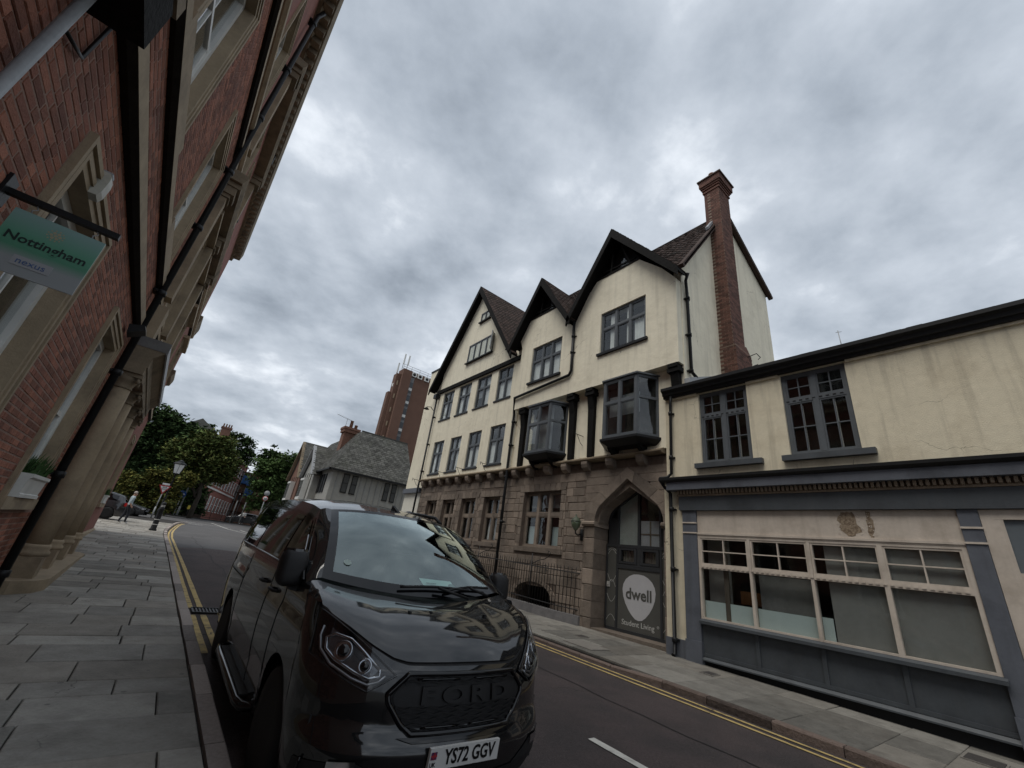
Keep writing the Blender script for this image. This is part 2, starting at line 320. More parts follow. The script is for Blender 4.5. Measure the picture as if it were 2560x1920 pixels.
def window(par, T, a0, a1, z0, z1, n, cols, rows, fm, pm, fw=0.06, dep=0.07, mw=None, sill=None, sm=None, back=None, bar=None, name='window', sash=0.03, blind=None, bn=-0.10):
    """cols/rows: list of relative splits; frame is one mesh, panes and sill are its parts"""
    mw = mw or fw
    mb = MB(T); ia0, ia1, iz0, iz1 = a0 + fw, a1 - fw, z0 + fw, z1 - fw
    mb.box(n - dep, n, a0, a1, z0, iz0); mb.box(n - dep, n, a0, a1, iz1, z1); mb.box(n - dep, n, a0, ia0, iz0, iz1); mb.box(n - dep, n, ia1, a1, iz0, iz1)
    cs = [0]; [cs.append(cs[-1] + c) for c in cols]; ca = [ia0 + (ia1 - ia0) * c / cs[-1] for c in cs]
    rs = [0]; [rs.append(rs[-1] + c) for c in rows]; rz = [iz0 + (iz1 - iz0) * c / rs[-1] for c in rs]
    for c in ca[1:-1]: mb.box(n - dep, n + 0.004, c - mw / 2, c + mw / 2, iz0, iz1)
    cells = []
    for i in range(len(ca) - 1):
        p = ca[i] + (mw / 2 if i else 0); q = ca[i + 1] - (mw / 2 if i < len(ca) - 2 else 0)
        for j in range(len(rz) - 1):
            r = rz[j] + (mw / 2 if j else 0); t = rz[j + 1] - (mw / 2 if j < len(rz) - 2 else 0)
            if j: mb.box(n - dep, n - 0.001, p, q, rz[j] - mw / 2, rz[j] + mw / 2)
            cells.append((p, q, r, t, i, j))
    s = sash
    for (p, q, r, t, i, j) in cells:
        if s:
            mb.box(n - dep * 0.7, n - 0.012, p, q, r, r + s); mb.box(n - dep * 0.7, n - 0.012, p, q, t - s, t); mb.box(n - dep * 0.7, n - 0.012, p, p + s, r + s, t - s); mb.box(n - dep * 0.7, n - 0.012, q - s, q, r + s, t - s)
        if bar:
            for k in range(1, bar[0]): c = p + (q - p) * k / bar[0]; mb.box(n - dep * 0.6, n - 0.02, c - 0.012, c + 0.012, r + s, t - s)
            for k in range(1, bar[1]): c = r + (t - r) * k / bar[1]; mb.box(n - dep * 0.6, n - 0.021, p + s, q - s, c - 0.012, c + 0.012)
    w = mb.build(name, fm, par)
    for (p, q, r, t, i, j) in cells:
        pn = MB(T); pn.box(n - dep * 0.55 - 0.004, n - dep * 0.55 + 0.004, p + s * 0.9, q - s * 0.9, r + s * 0.9, t - s * 0.9); pn.build('pane', pm, w)
    if sill:
        sb = MB(T); sb.box(n - 0.05, n + sill[0], a0 - sill[1], a1 + sill[1], z0 - sill[2], z0 - 0.002); sb.build('sill', sm or fm, w)
    if blind:
        for (p0, p1, r0, r1, bm) in blind:
            c = MB(T); k = max(6, int((p1 - p0) * (a1 - a0) / 0.05)); A0 = a0 + (a1 - a0) * p0; A1 = a0 + (a1 - a0) * p1; Z0 = z0 + (z1 - z0) * r0; Z1 = z0 + (z1 - z0) * r1
            for e in range(k):
                u0, u1 = A0 + (A1 - A0) * e / k, A0 + (A1 - A0) * (e + 1) / k; d0, d1 = (0.02 * (e % 2), 0.02 * ((e + 1) % 2)) if bm is m_curt else (0, 0)
                c.quad((n + bn - d0, u0, Z0), (n + bn - d1, u1, Z0), (n + bn - d1, u1, Z1), (n + bn - d0, u0, Z1))
            c.build('curtain' if bm is m_curt else 'blind', bm, w)
    return w
def pipe(par, T, pts, r, m, collars=(), name='drainpipe'):
    mb = MB(T); mb.tube(pts, r, 10); o = mb.build(name, m, par)
    for c in collars:
        k = MB(T); k.lathe([(r * 1.02, -0.05), (r * 1.4, -0.045), (r * 1.4, 0.045), (r * 1.02, 0.05)], c, 10); k.box(c[0] - r * 2.0, c[0] - r * 0.9, c[1] - r * 2.0, c[1] + r * 2.0, c[2] - 0.02, c[2] + 0.02); k.build('collar', m, o)
    return o
def text_mesh(txt, size, ext=0.002, sx=1.0, bold=0.0, shear=0.0):
    cu = bpy.data.curves.new('txt', 'FONT'); cu.body = txt; cu.size = size; cu.extrude = ext; cu.align_x = 'CENTER'; cu.align_y = 'CENTER'; cu.offset = bold; cu.shear = shear; cu.resolution_u = 3
    ob = bpy.data.objects.new('txt', cu); COL.objects.link(ob)
    dg = bpy.context.evaluated_depsgraph_get(); me = bpy.data.meshes.new_from_object(ob.evaluated_get(dg))
    bpy.data.objects.remove(ob); bpy.data.curves.remove(cu)
    if sx != 1.0:
        for v in me.vertices: v.co.x *= sx
    return me
def place_text(name, txt, size, m, par, origin, xdir, ydir, **k):
    """text lying in the plane of world vectors xdir (reading direction), ydir (up)"""
    me = text_mesh(txt, size, **k); x = Vector(xdir).normalized(); y = Vector(ydir).normalized(); z = x.cross(y)
    R = Matrix((x, y, z)).transposed().to_4x4(); me.transform(R); me.materials.clear(); me.materials.append(m)
    return link(name, me, par, origin)
GS = 0.0235
def gz(y): return GS * (min(max(y, -25), 70) - 4)
# ------------------------------------------------------------------ ground, road, pavements
def lerp_tab(tab):
    def f(y):
        if y <= tab[0][0]: return tab[0][1]
        for (a, p), (b, q) in zip(tab, tab[1:]):
            if y <= b: return p + (q - p) * (y - a) / (b - a)
        return tab[-1][1]
    return f
xkL = lerp_tab([(-8, .82), (3.8, .78), (6.6, .74), (8.7, .70), (11.2, .65), (15.7, .57), (24, .40), (27, .33), (31, .35), (34, .45), (37, .60), (40, .76), (43, .98), (46, 1.35), (48, 2.0)])
xkR = lerp_tab([(-8, 7.42), (4, 7.36), (10, 7.28), (22, 7.2), (40, 7.3), (46, 7.6), (50, 8.6)])
def roff(x): return -0.055 * ((x - 3.6) / 3.7) ** 2
mb = MB(); ys = [-400, -60, -25, 4, 70, 200, 900]; xs = [-600, -60, -20, 0, 8, 20, 60, 600]
for i in range(len(xs) - 1):
    for j in range(len(ys) - 1):
        mb.quad(*[(x, y, gz(y) - 0.16) for x, y in ((xs[i], ys[j]), (xs[i + 1], ys[j]), (xs[i + 1], ys[j + 1]), (xs[i], ys[j + 1]))])
tag(mb.build('ground', m_earth), kind='structure')
mb = MB(); Yr = [-8 + 1.0 * k for k in range(57)]
def rx(y, t): return xkL(y) + .10 + (xkR(y) + .05 - xkL(y) - .10) * t
for y0, y1 in zip(Yr, Yr[1:]):
    for k in range(10):
        mb.quad(*[(rx(y, t), y, gz(y) + roff(rx(y, t))) for y, t in ((y0, k / 10), (y0, (k + 1) / 10), (y1, (k + 1) / 10), (y1, k / 10))])
road = tag(mb.build('road', m_asph), kind='structure'); 
# older, greyer surfacing beyond the brown dressing, laid as its own sheet with a ragged edge
mb = MB()
Y2 = [21.5 + 1.0 * k for k in range(28)]
for y0, y1 in zip(Y2, Y2[1:]):
    for k in range(10):
        mb.quad(*[(rx(y, t) , y + (rng.uniform(0, .0) if y > 21.6 else 1.4 * sin(t * 5)), gz(y + (0 if y > 21.6 else 1.4 * sin(t * 5))) + roff(rx(y, t)) + .004) for y, t in ((y0, k / 10), (y0, (k + 1) / 10), (y1, (k + 1) / 10), (y1, k / 10))])
tag(mb.build('old_road_surface', m_asph2), kind='structure')
mb = MB()
for i in range(12):
    for j in range(9):
        x0, x1 = -40 + i * 8, -32 + i * 8; y0, y1 = 48 + j * 2, 50 + j * 2
        mb.quad((x0, y0, gz(y0) - .004), (x1, y0, gz(y0) - .004), (x1, y1, gz(y1) - .004), (x0, y1, gz(y1) - .004))
tag(mb.build('junction_road', m_asph2), kind='structure')
def stripe(name, m, pts, w, off=.008, par=road):
    b = MB(); P = [Vector(p) for p in pts]
    L_, R_ = [], []
    for i, p in enumerate(P):
        d = (P[min(i + 1, len(P) - 1)] - P[max(i - 1, 0)]).normalized(); s = Vector((d.y, -d.x)) * (w / 2 * rng.uniform(.92, 1.08))
        L_.append(p - s); R_.append(p + s)
    h = lambda q: (q.x, q.y, gz(q.y) + roff(q.x) + off)
    for i in range(len(P) - 1): b.quad(h(L_[i]), h(R_[i]), h(R_[i + 1]), h(L_[i + 1]))
    return b.build(name, m, par)
fr = lambda a, b, s: [a + s * k for k in range(int((b - a) / s) + 1)]
for dx in (.235, .385):
    stripe('yellow_line', m_yel, [(xkL(y) + dx, y) for y in fr(6.9, 9.2, .25)], .085)
    stripe('yellow_line', m_yel, [(xkL(y) + dx, y) for y in fr(9.75, 45.5, .5)], .085)
for dx in (.17, .39):
    stripe('yellow_line', m_yel, [(xkR(y) - dx, y) for y in fr(-6, 40, .5)], .075)
stripe('centre_line', m_wht, [(4.2, y) for y in fr(1.5, 3.5, .25)], .10)
stripe('centre_line', m_wht, [(4.1, y) for y in fr(7.5, 9.5, .5)], .10); stripe('centre_line', m_wht, [(4.0, y) for y in fr(13.5, 15.5, .5)], .10)
stripe('give_way_line', m_wht, [(1.6, 47.5), (3.0, 47.2)], .3); stripe('give_way_line', m_wht, [(1.9, 51), (5, 50)], .2)
stripe('hatch_line', m_wht, [(4.3, 57), (4.9, 46), (6.0, 41)], .14, .012); stripe('hatch_line', m_wht, [(5.6, 57), (6.2, 46), (7.0, 42)], .14, .012); stripe('hatch_line', m_wht, [(4.9, 50), (6.6, 48.6)], .14, .012); stripe('hatch_line', m_wht, [(5.1, 46), (6.8, 44.6)], .14, .012)
m_tar = mat('tar_seam', (.018, .017, .017), .8, .3, 20)
stripe('tar_seam', m_tar, [(xkL(y) + 1.3 + .05 * sin(y * 1.7) + .02 * sin(y * 6.1), y) for y in fr(-4, 30, .3)], .025, .006); stripe('tar_seam', m_tar, [(5.6 + .04 * sin(y * 1.3) + .02 * sin(y * 5.3), y) for y in fr(-4, 38, .3)], .02, .006)
# drain gully in the left gutter
mb = MB(); gx, gy = .92, 9.25
for k in range(7): mb.box(gx + .06 + k * .05, gx + .085 + k * .05, gy + .03, gy + .42, gz(gy) - .03, gz(gy) + .004)
mb.box(gx, gx + .44, gy, gy + .03, gz(gy) - .03, gz(gy) + .006); mb.box(gx, gx + .44, gy + .42, gy + .45, gz(gy) - .03, gz(gy) + .012); mb.box(gx, gx + .03, gy + .03, gy + .42, gz(gy) - .03, gz(gy) + .006); mb.box(gx + .41, gx + .44, gy + .03, gy + .42, gz(gy) - .03, gz(gy) + .006)
tag(mb.build('drain_grate', m_iron), 'black iron gully grate breaking the double yellow lines behind the van', 'drain')

def wallx(y): return -1.25 - .03 * y
# pavements: a bedding sheet with every slab and kerbstone laid on it
mb = MB()
for y0, y1 in zip(Yr, Yr[1:]):
    l0 = wallx(y0) - .3 if y0 < 25 else -9; l1 = wallx(y1) - .3 if y0 < 25 else -9
    mb.quad((l0, y0, gz(y0) + .062), (xkL(y0) + .02, y0, gz(y0) + .062), (xkL(y1) + .02, y1, gz(y1) + .062), (l1, y1, gz(y1) + .062))
paveL = tag(mb.build('pavement_left', m_joint), kind='structure')
mb = MB()
for y0, y1 in zip(Yr, Yr[1:]):
    mb.quad((xkR(y0) + .1, y0, gz(y0) + .018), (10.6, y0, gz(y0) + .018), (10.6, y1, gz(y1) + .018), (xkR(y1) + .1, y1, gz(y1) + .018))
paveR = tag(mb.build('pavement_right', m_joint), kind='structure')
def slab(b, q, off, th=.07, c=.008):
    """q: four (x,y) corners anticlockwise"""
    cx = sum(p[0] for p in q) / 4; cy = sum(p[1] for p in q) / 4
    tx, ty = rng.uniform(-.004, .004), rng.uniform(-.004, .004); dz = rng.uniform(-.004, .004)
    H = lambda p: gz(p[1]) + off + dz + tx * (p[0] - cx) + ty * (p[1] - cy)
    inn = [(p[0] + (cx - p[0]) * c / max(abs(cx - p[0]), .05), p[1] + (cy - p[1]) * c / max(abs(cy - p[1]), .05)) for p in q]
    vs = [(p[0], p[1], H(p) - th) for p in q] + [(p[0], p[1], H(p) - c * .8) for p in q] + [(p[0], p[1], H(p)) for p in inn]
    b.add(vs, [(0, 3, 2, 1)] + [(i, (i + 1) % 4, 4 + (i + 1) % 4, 4 + i) for i in range(4)] + [(4 + i, 4 + (i + 1) % 4, 8 + (i + 1) % 4, 8 + i) for i in range(4)] + [(8, 9, 10, 11)])
def lay(par, y0, y1, xa, xb, off, nlim, rows, lens, g=.007, m=None):
    m = m or m_slab
    y = y0; cnt = 0; far = MB()
    while y < y1:
        d = rng.uniform(*rows); ya, yb = y, y + d; y += d; xl = rng.uniform(-.4, 0); L0 = xa(ya + d / 2); R0 = xb(ya + d / 2); x = L0 + xl
        while x < R0 - .02:
            w = rng.uniform(*lens); a, b_ = max(x, L0), min(x + w, R0)
            if R0 - b_ < .22: b_ = R0
            x = b_ if b_ == R0 else x + w
            if b_ - a < .2: continue
            sk = xb(yb) - xb(ya); gg = g * rng.uniform(.6, 1.5); e0 = a - gg * .0; rgt = b_ - gg
            q = [(e0 + gg, ya + gg), (rgt, ya + gg), (rgt + (sk if b_ == R0 else 0), yb), (e0 + gg, yb)]
            if cnt < nlim: o = MB(); slab(o, q, off); o.build('paving_slab', m, par); cnt += 1
            else: slab(far, q, off)
    if far.v: tag(far.build('far_paving_slabs', m, par), kind='stuff')
lay(paveL, 2.3, 40, lambda y: wallx(y) if y < 25 else wallx(25) - .3 - (y - 25) * .35, lambda y: xkL(y) - .012, .10, 250, (.33, .62), (.50, .98))
lay(paveR, .3, 30, lambda y: xkR(y) + .165, lambda y: 10.06 if y < 6 else 10.3, .05, 130, (.55, .95), (.65, 1.0), m=m_slab2)
def kerbs(par, xf, y0, y1, off, sgn, m, drop=lambda y: 0, depth=.16, w=.145):
    y = y0; k = 0; far = MB()
    while y < y1:
        d = rng.uniform(.75, 1.15); ya, yb = y + .006, y + d - .006; y += d
        b = MB() if k < 45 else far
        z0, z1 = gz(ya) + off - drop(ya), gz(yb) + off - drop(yb); jx = rng.uniform(-.006, .006)
        a0, a1 = xf(ya) + jx, xf(yb) + jx; c = .018; i0, i1 = a0 + sgn * w, a1 + sgn * w
        # profile: inner bottom, inner top, chamfer, outer bottom  (sgn points to the road side)
        def P(x, z, yy): return (x, yy, z)
        sec = []
        for yy, a, i_, z in ((ya, a0, i0, z0), (yb, a1, i1, z1)): sec.append([P(a, z - depth, yy), P(a, z, yy), P(i_ - sgn * c, z + .002, yy), P(i_, z - c, yy), P(i_ + sgn * .006, z - depth, yy)])
        n = 5; b.add(sec[0] + sec[1], [tuple(range(n)), tuple(range(n, 2 * n))[::-1]] + [(j, n + j, n + (j + 1) % n, (j + 1) % n) if sgn > 0 else (j, (j + 1) % n, n + (j + 1) % n, n + j) for j in range(n)])
        if k < 45: b.build('kerbstone', m, par)
        k += 1
    if far.v: tag(far.build('far_kerbstones', m, par), kind='stuff')
kerbs(paveL, xkL, 2.2, 47, .104, 1, m_kerb, w=.14)
def dropR(y): return .055 * max(0, min(1, (y - 4.6) / .9)) * max(0, min(1, (11 - y) / 1.0))
kerbs(paveR, lambda y: xkR(y) + .15, -3, 34, .056, -1, m_kerb2, dropR, w=.15)
m_cov = mat('iron_cover', (0.05, 0.045, 0.042), 0.7, 0.3, 20, bump=0.4, bscale=60)
m_conc = mat('concrete_cover', (0.20, 0.185, 0.165), 0.85, 0.2, 14, bump=0.5, bscale=60)
def cover(x, y, w, d, m, label, cat='cover', fr=True, off=.068):
    b = MB(); t = thing('utility_cover', label, cat, (x, y, gz(y) + off), group='covers set in the right pavement')
    b.hexa([(p, q, gz(q) + z) for z in (off - .03, off) for p, q in ((x, y), (x + w, y), (x + w, y + d), (x, y + d))]); b.build('lid', m, t)
    b = MB(); e = .025
    for (p0, p1, q0, q1) in ((x - e, x + w + e, y - e, y - .004), (x - e, x + w + e, y + d + .004, y + d + e), (x - e, x - .004, y - .004, y + d + .004), (x + w + .004, x + w + e, y - .004, y + d + .004)):
        b.hexa([(p, q, gz(q) + z) for z in (off - .03, off - .002) for p, q in ((p0, q0), (p1, q0), (p1, q1), (p0, q1))])
    b.build('rim', m_conc, t); return t
cover(8.6, 7.6, .26, .2, m_cov, 'small dark iron cover in the pavement before the arched entrance')
cover(9.05, 4.7, .28, .2, m_cov, 'small dark iron cover in the pavement beside the shop plinth')
cover(7.7, 6.5, .55, .75, m_conc, 'pale concrete inspection cover at the kerb before the entrance')
cover(9.0, 1.05, .42, .34, m_cov, 'dark drain cover with pale rim below the shop stall riser', off=.07)
# ------------------------------------------------------------------ tall red brick building on the left pavement
LB = thing('brick_building', 'tall red brick building with stone window surrounds and columned porch', 'building', (-1.25, 0, 0), math.atan(.03))
T = LFT
GW = [(3.92, 5.24, 1.5, 3.82), (7.45, 8.78, 1.5, 3.82), (17.2, 18.8, 1.6, 3.9), (20.8, 22.4, 1.6, 3.9)]
FW_ = [(3.92, 5.24, 5.62, 7.95), (7.45, 8.78, 5.62, 7.95), (11.0, 12.3, 5.7, 8.0), (13.4, 14.7, 5.7, 8.0), (17.2, 18.8, 5.7, 8.0), (20.8, 22.4, 5.7, 8.0)]
SW_ = [(3.92, 5.24, 10.05, 11.9), (7.45, 8.78, 10.05, 11.9), (11.0, 12.3, 10.05, 11.9), (13.4, 14.7, 10.05, 11.9), (17.2, 18.8, 10.05, 11.9), (20.8, 22.4, 10.05, 11.9)]
ALLW = GW + FW_ + SW_
holes = [(*w, .26) for w in ALLW] + [(11.7, 12.95, .0, 3.6, .9)]
BRK_Y1, BRK_Z1 = 10.1, 9.0
mb = MB(T); wall(mb, -3, BRK_Y1, -.3, BRK_Z1, -.0035, [h for h in holes if h[0] < BRK_Y1 and h[2] < BRK_Z1], sides=0)
mb.build('mortar_bed', m_mortar, LB)
mb = MB(T); wall(mb, BRK_Y1, 24.4, -.3, BRK_Z1, 0, [h for h in holes if h[0] > BRK_Y1 and h[2] < BRK_Z1], sides=0); wall(mb, -3, 24.4, BRK_Z1, 15.0, 0, [h for h in holes if h[2] > BRK_Z1], sides=0)
mb.quad((0, 24.4, -.3), (-9, 24.4, -.3), (-9, 24.4, 15), (0, 24.4, 15)); mb.quad((0, -3, -.3), (0, -3, 15), (-9, -3, 15), (-9, -3, -.3)); mb.quad((0, -3, 15), (0, 24.4, 15), (-9, 24.4, 15), (-9, -3, 15)); mb.quad((-9, -3, 0), (-9, -3, 15), (-9, 24.4, 15), (-9, 24.4, 0))
mb.build('wall', m_brickfar, LB)
mb = MB(T); mb.box(-2.2, -1.2, -2.9, 24.2, 0, 14.5); mb.build('interior', m_dark, LB)
# bricks one by one: the biggest in view as parts, the rest joined
BL, BH, BW = .225, .075, .1025
def surr(w): return (w[0] - .22, w[1] + .22, w[2] - .16, w[3] + .22)
BRK_END = 9.6
blocked = [surr(w) for w in ALLW] + [(-4, 10.2, 4.43, 4.66), (-4, 10.2, 5.26, 5.46), (-4, 10.2, -.3, .42), (-4, 2.66, -.3, 4.5), (-4, 10.2, 1.34, 1.5)]
cands = []
z = .42; row = 0
while z < BRK_Z1 - .02:
    a = 2.2 - (row % 2) * (BL + BW) / 2; k = row
    while a < BRK_Y1:
        l = BL if k % 2 == 0 else BW + .01; k += 1
        p0, p1 = a, a + l - .010; a += l; r0, r1 = z, z + BH - .011
        for h in blocked:                                             # trim against openings and trim
            if h[2] < (r0 + r1) / 2 < h[3]:
                if p0 >= h[0] and p1 <= h[1]: p0 = p1
                elif p0 < h[0] < p1: p1 = h[0]
                elif p0 < h[1] < p1: p0 = h[1]
        p1 = min(p1, BRK_Y1)
        if p1 - p0 < .03: continue
        d = T @ Vector((0, (p0 + p1) / 2, (r0 + r1) / 2)) - Vector((0, 0, CAM_H))
        cm_ = _R.inverted() @ d
        if cm_.z > -.3: continue
        px, py = cm_.x / -cm_.z * 1026 + 1280, 960 - cm_.y / -cm_.z * 1026
        vis = -60 < px < 900 and -60 < py < 1980
        area = (p1 - p0) * abs(d.x) / d.length ** 3 / max((-cm_.z / d.length), .2) ** 3
        cands.append((-(area if vis else 0), p0, p1, r0, r1))
    z += BH; row += 1
cands.sort()
brick_cache = {}
rest = MB(T)
m3 = T.to_3x3().to_4x4()
for i, (ar, p0, p1, r0, r1) in enumerate(cands):
    dn = rng.uniform(-.0015, .0015)
    if i < 300 and ar < 0:
        key = (round(p1 - p0, 2), i % 3)
        if key not in brick_cache:
            b = MB(m3); L2 = (p1 - p0) / 2; H2 = (r1 - r0) / 2; b.cbox(-.06, rng.uniform(-.001, .001), -L2, L2, -H2, H2, .006); me = bpy.data.meshes.new('brick')
            me.from_pydata([m3 @ v for v in b.v], [], b.f); me.materials.append(m_brick); brick_cache[key] = me
        o = bpy.data.objects.new('brick', brick_cache[key]); COL.objects.link(o); o.parent = LB
        c = T @ Vector((dn, (p0 + p1) / 2, (r0 + r1) / 2)); o.matrix_local = MWD[LB.name].inverted() @ Matrix.Translation(c)
    else: rest.cbox(-.06, dn, p0, p1, r0, r1, .006)
tag(rest.build('bricks', m_brick, LB), kind='stuff')
# rounded brick pier at the near end with a black soffited hood over it
mb = MB(T); mb.box(-.05, .055, -3, 2.66, -.3, 4.02); pier = mb.build('pier', m_mortar, LB)
mb = MB(T); z = .1; row = 0
while z < 4.0:
    a = 1.2 - (row % 2) * .11
    while a < 2.66:
        p1 = min(a + BL - .01, 2.664)
        if p1 - a > .03: mb.cbox(0, .062 + rng.uniform(-.002, .003), a, p1, z, z + BH - .011, .006)
        a += BL
    z += BH; row += 1
tag(mb.build('pier_bricks', m_brick, pier), kind='stuff')
pipe(LB, T, [(.11, 2.48, .1), (.11, 2.48, 4.02)], .026, m_lead, name='conduit')
mb = MB(T); mb.box(-.05, .30, -3, 2.70, 4.03, 4.40); mb.build('hood', m_timber, LB)
mb = MB(T); mb.box(-.03, .24, -3, 2.74, 4.402, 4.46); mb.box(-.03, .30, -3, 2.78, 4.462, 4.60); mb.build('hood_moulding', m_sandblk, LB)
mb = MB(T); mb.tube([(.02, 2.70, 3.86), (.03, 2.9, 3.93), (.02, 3.0, 3.98), (.02, 3.02, 4.4)], .012, 5); mb.build('cable', m_black, LB)
# string courses, plinth, cornice
def course(name, a0, a1, prof, m=m_sand):
    """prof: (n,z) closed polygon"""
    b = MB(T); b.prism([(p[0], a0, p[1]) for p in prof], (0, a1 - a0, 0)); return b.build(name, m, LB)
course('string_course', 2.79, 9.7, [(-.03, 4.472), (.10, 4.472), (.10, 4.64), (-.03, 4.66)]); course('undershade_strip', 2.79, 9.7, [(-.03, 4.43), (.05, 4.432), (.098, 4.47), (-.03, 4.47)], m_undershade)  # dark strip added under each course to paint in its underside shade
course('string_course', 2.6, 24.45, [(-.03, 5.302), (.09, 5.302), (.09, 5.44), (-.03, 5.46)]); course('undershade_strip', 2.6, 24.45, [(-.03, 5.26), (.04, 5.262), (.088, 5.30), (-.03, 5.30)], m_undershade)
course('string_course', -3, 24.45, [(-.03, 8.972), (.10, 8.972), (.10, 9.10), (-.03, 9.12)]); course('undershade_strip', -3, 24.45, [(-.03, 8.92), (.05, 8.922), (.098, 8.97), (-.03, 8.97)], m_undershade)
course('string_course', -3, 24.45, [(-.03, 9.55), (.06, 9.555), (.12, 9.60), (.12, 9.74), (-.03, 9.76)])
course('plinth', 2.68, 10.15, [(-.05, -.3), (.07, -.3), (.07, .38), (.04, .42), (-.05, .42)])
course('plinth', 15.4, 24.45, [(-.05, -.3), (.07, -.3), (.07, .60), (.04, .64), (-.05, .64)])
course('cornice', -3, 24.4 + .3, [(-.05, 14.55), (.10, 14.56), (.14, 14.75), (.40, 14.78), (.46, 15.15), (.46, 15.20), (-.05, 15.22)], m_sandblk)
proto = None
for k in range(68):
    a = -2.0 + k * .39
    b = MB(T); b.box(.12, .36, a, a + .17, 14.56, 14.76)
    if proto is None: proto = b.build('modillion', m_sandblk, LB); c0 = a
    else:
        o = bpy.data.objects.new('modillion', proto.data); COL.objects.link(o); o.parent = LB
        o.matrix_local = Matrix.Translation((0, a - c0, 0)) @ MLD[proto.name]
mb = MB(T); mb.box(.30, .44, -3, 24.6, 15.221, 15.30); mb.build('gutter', m_black, LB)
# windows with moulded stone surrounds
def lwin(w, sillh=.14, hood=False, nsash=-.13):
    a0, a1, z0, z1 = w
    b = MB(T); s = .20
    b.box(-.258, .02, a0 - s, a0 + .003, z0, z1 + s); b.box(-.258, .02, a1 - .003, a1 + s, z0, z1 + s); b.box(-.258, .019, a0 + .003, a1 - .003, z1 - .003, z1 + s)
    for t_, d in ((s + .001, .045), (.11, .035)):
        b.box(-.1, d, a0 - t_, a0 - t_ + .05, z0, z1 + t_ - .05); b.box(-.1, d, a1 + t_ - .05, a1 + t_, z0, z1 + t_ - .05); b.box(-.1, d, a0 - t_, a1 + t_, z1 + t_ - .05, z1 + t_)
    if hood: b.box(-.05, .20, a0 - .32, a1 + .32, z1 + .22, z1 + .34)
    b.build('window_surround', m_sand, LB)
    b = MB(T); b.box(-.27, .075, a0 - .26, a1 + .30, z0 - sillh, z0 - .001); b.build('window_sill', m_sand, LB)
    b = MB(T); n = nsash
    b.box(n - .08, n + .02, a0 + .002, a0 + .09, z0, z1 - .002); b.box(n - .08, n + .02, a1 - .09, a1 - .002, z0, z1 - .002); b.box(n - .08, n + .02, a0 + .09, a1 - .09, z1 - .09, z1 - .002); b.box(n - .08, n + .02, a0 + .09, a1 - .09, z0 + .001, z0 + .08)
    zm_ = (z0 + z1) / 2
    b.box(n - .05, n, a0 + .09, a1 - .09, zm_ - .03, zm_ + .03); b.box(n - .045, n - .004, a0 + .09, a0 + .14, z0 + .08, zm_ - .03); b.box(n - .045, n - .004, a1 - .14, a1 - .09, z0 + .08, zm_ - .03); b.box(n - .045, n - .004, a0 + .14, a1 - .14, z0 + .08, z0 + .15)
    am = (a0 + a1) / 2; b.box(n - .045, n - .006, am - .014, am + .014, z0 + .15, zm_ - .03); b.box(n - .045, n - .006, am - .014, am + .014, zm_ + .03, z1 - .09)
    wn = b.build('window', m_whitep, LB)
    for p, q in ((a0 + .1, am - .01), (am + .01, a1 - .1)):
        for r, t_ in ((z0 + .1, zm_ - .02), (zm_ + .02, z1 - .08)):
            g = MB(T); g.box(n - .030, n - .024, p, q, r, t_); g.build('pane', g_dark, wn)
for w in GW: lwin(w)
for w in FW_: lwin(w, hood=w[0] > 10)
for w in SW_: lwin(w)
# porch: step, four engaged columns, entablature
mb = MB(T); mb.prism([(-.9, 9.42, .0), (.20, 9.42, .0), (.44, 9.62, 0), (.54, 9.95, .0), (.56, 15.0, .0), (.44, 15.35, 0), (-.9, 15.35, .0)], (0, 0, .40)); mb.build('porch_step', m_sand, LB)
for a in (9.98, 11.45, 13.2, 14.8):
    b = MB(T); c = (.18, a, 0); zb = .40
    b.box(.0, .36, a - .20, a + .20, zb, zb + .30)
    b.lathe([(.215, zb + .301), (.215, zb + .36), (.185, zb + .39), (.20, zb + .43), (.18, zb + .47)], c, 20)
    ped = b.build('column', m_sand, LB)
    b = MB(T); b.lathe([(.165, zb + .472), (.163, 1.6), (.15, 2.8), (.138, 3.50)], c, 20); b.build('shaft', m_sand, ped)
    b = MB(T); b.lathe([(.15, 3.502), (.15, 3.53), (.14, 3.55), (.17, 3.64), (.22, 3.72)], c, 16); b.box(.0, .40, a - .21, a + .21, 3.722, 3.79)
    for s in (-1, 1): b.lathe([(.0, -.02), (.05, -.02), (.05, .02), (.0, .02)], (.36, a + s * .17, 3.67), 10, 'x')
    b.build('capital', m_sandblk, ped)
course('porch_entablature', 9.72, 15.1, [(-.3, 3.792), (.38, 3.792), (.38, 3.94), (.40, 3.942), (.40, 4.14), (.54, 4.30), (.54, 4.40), (-.05, 4.44)], m_sandblk)
mb = MB(T); mb.prism([(.08, 9.71, 4.30), (.57, 9.71, 4.30), (.57, 9.58, 4.46), (.08, 9.58, 4.46)], (0, .02, 0)); mb.box(.542, .57, 9.72, 15.12, 4.28, 4.441); mb.build('lead_capping', m_lead, LB)
mb = MB(T); mb.box(-.85, -.75, 11.6, 13, .4, 3.7); mb.build('porch_door', m_timber, LB)
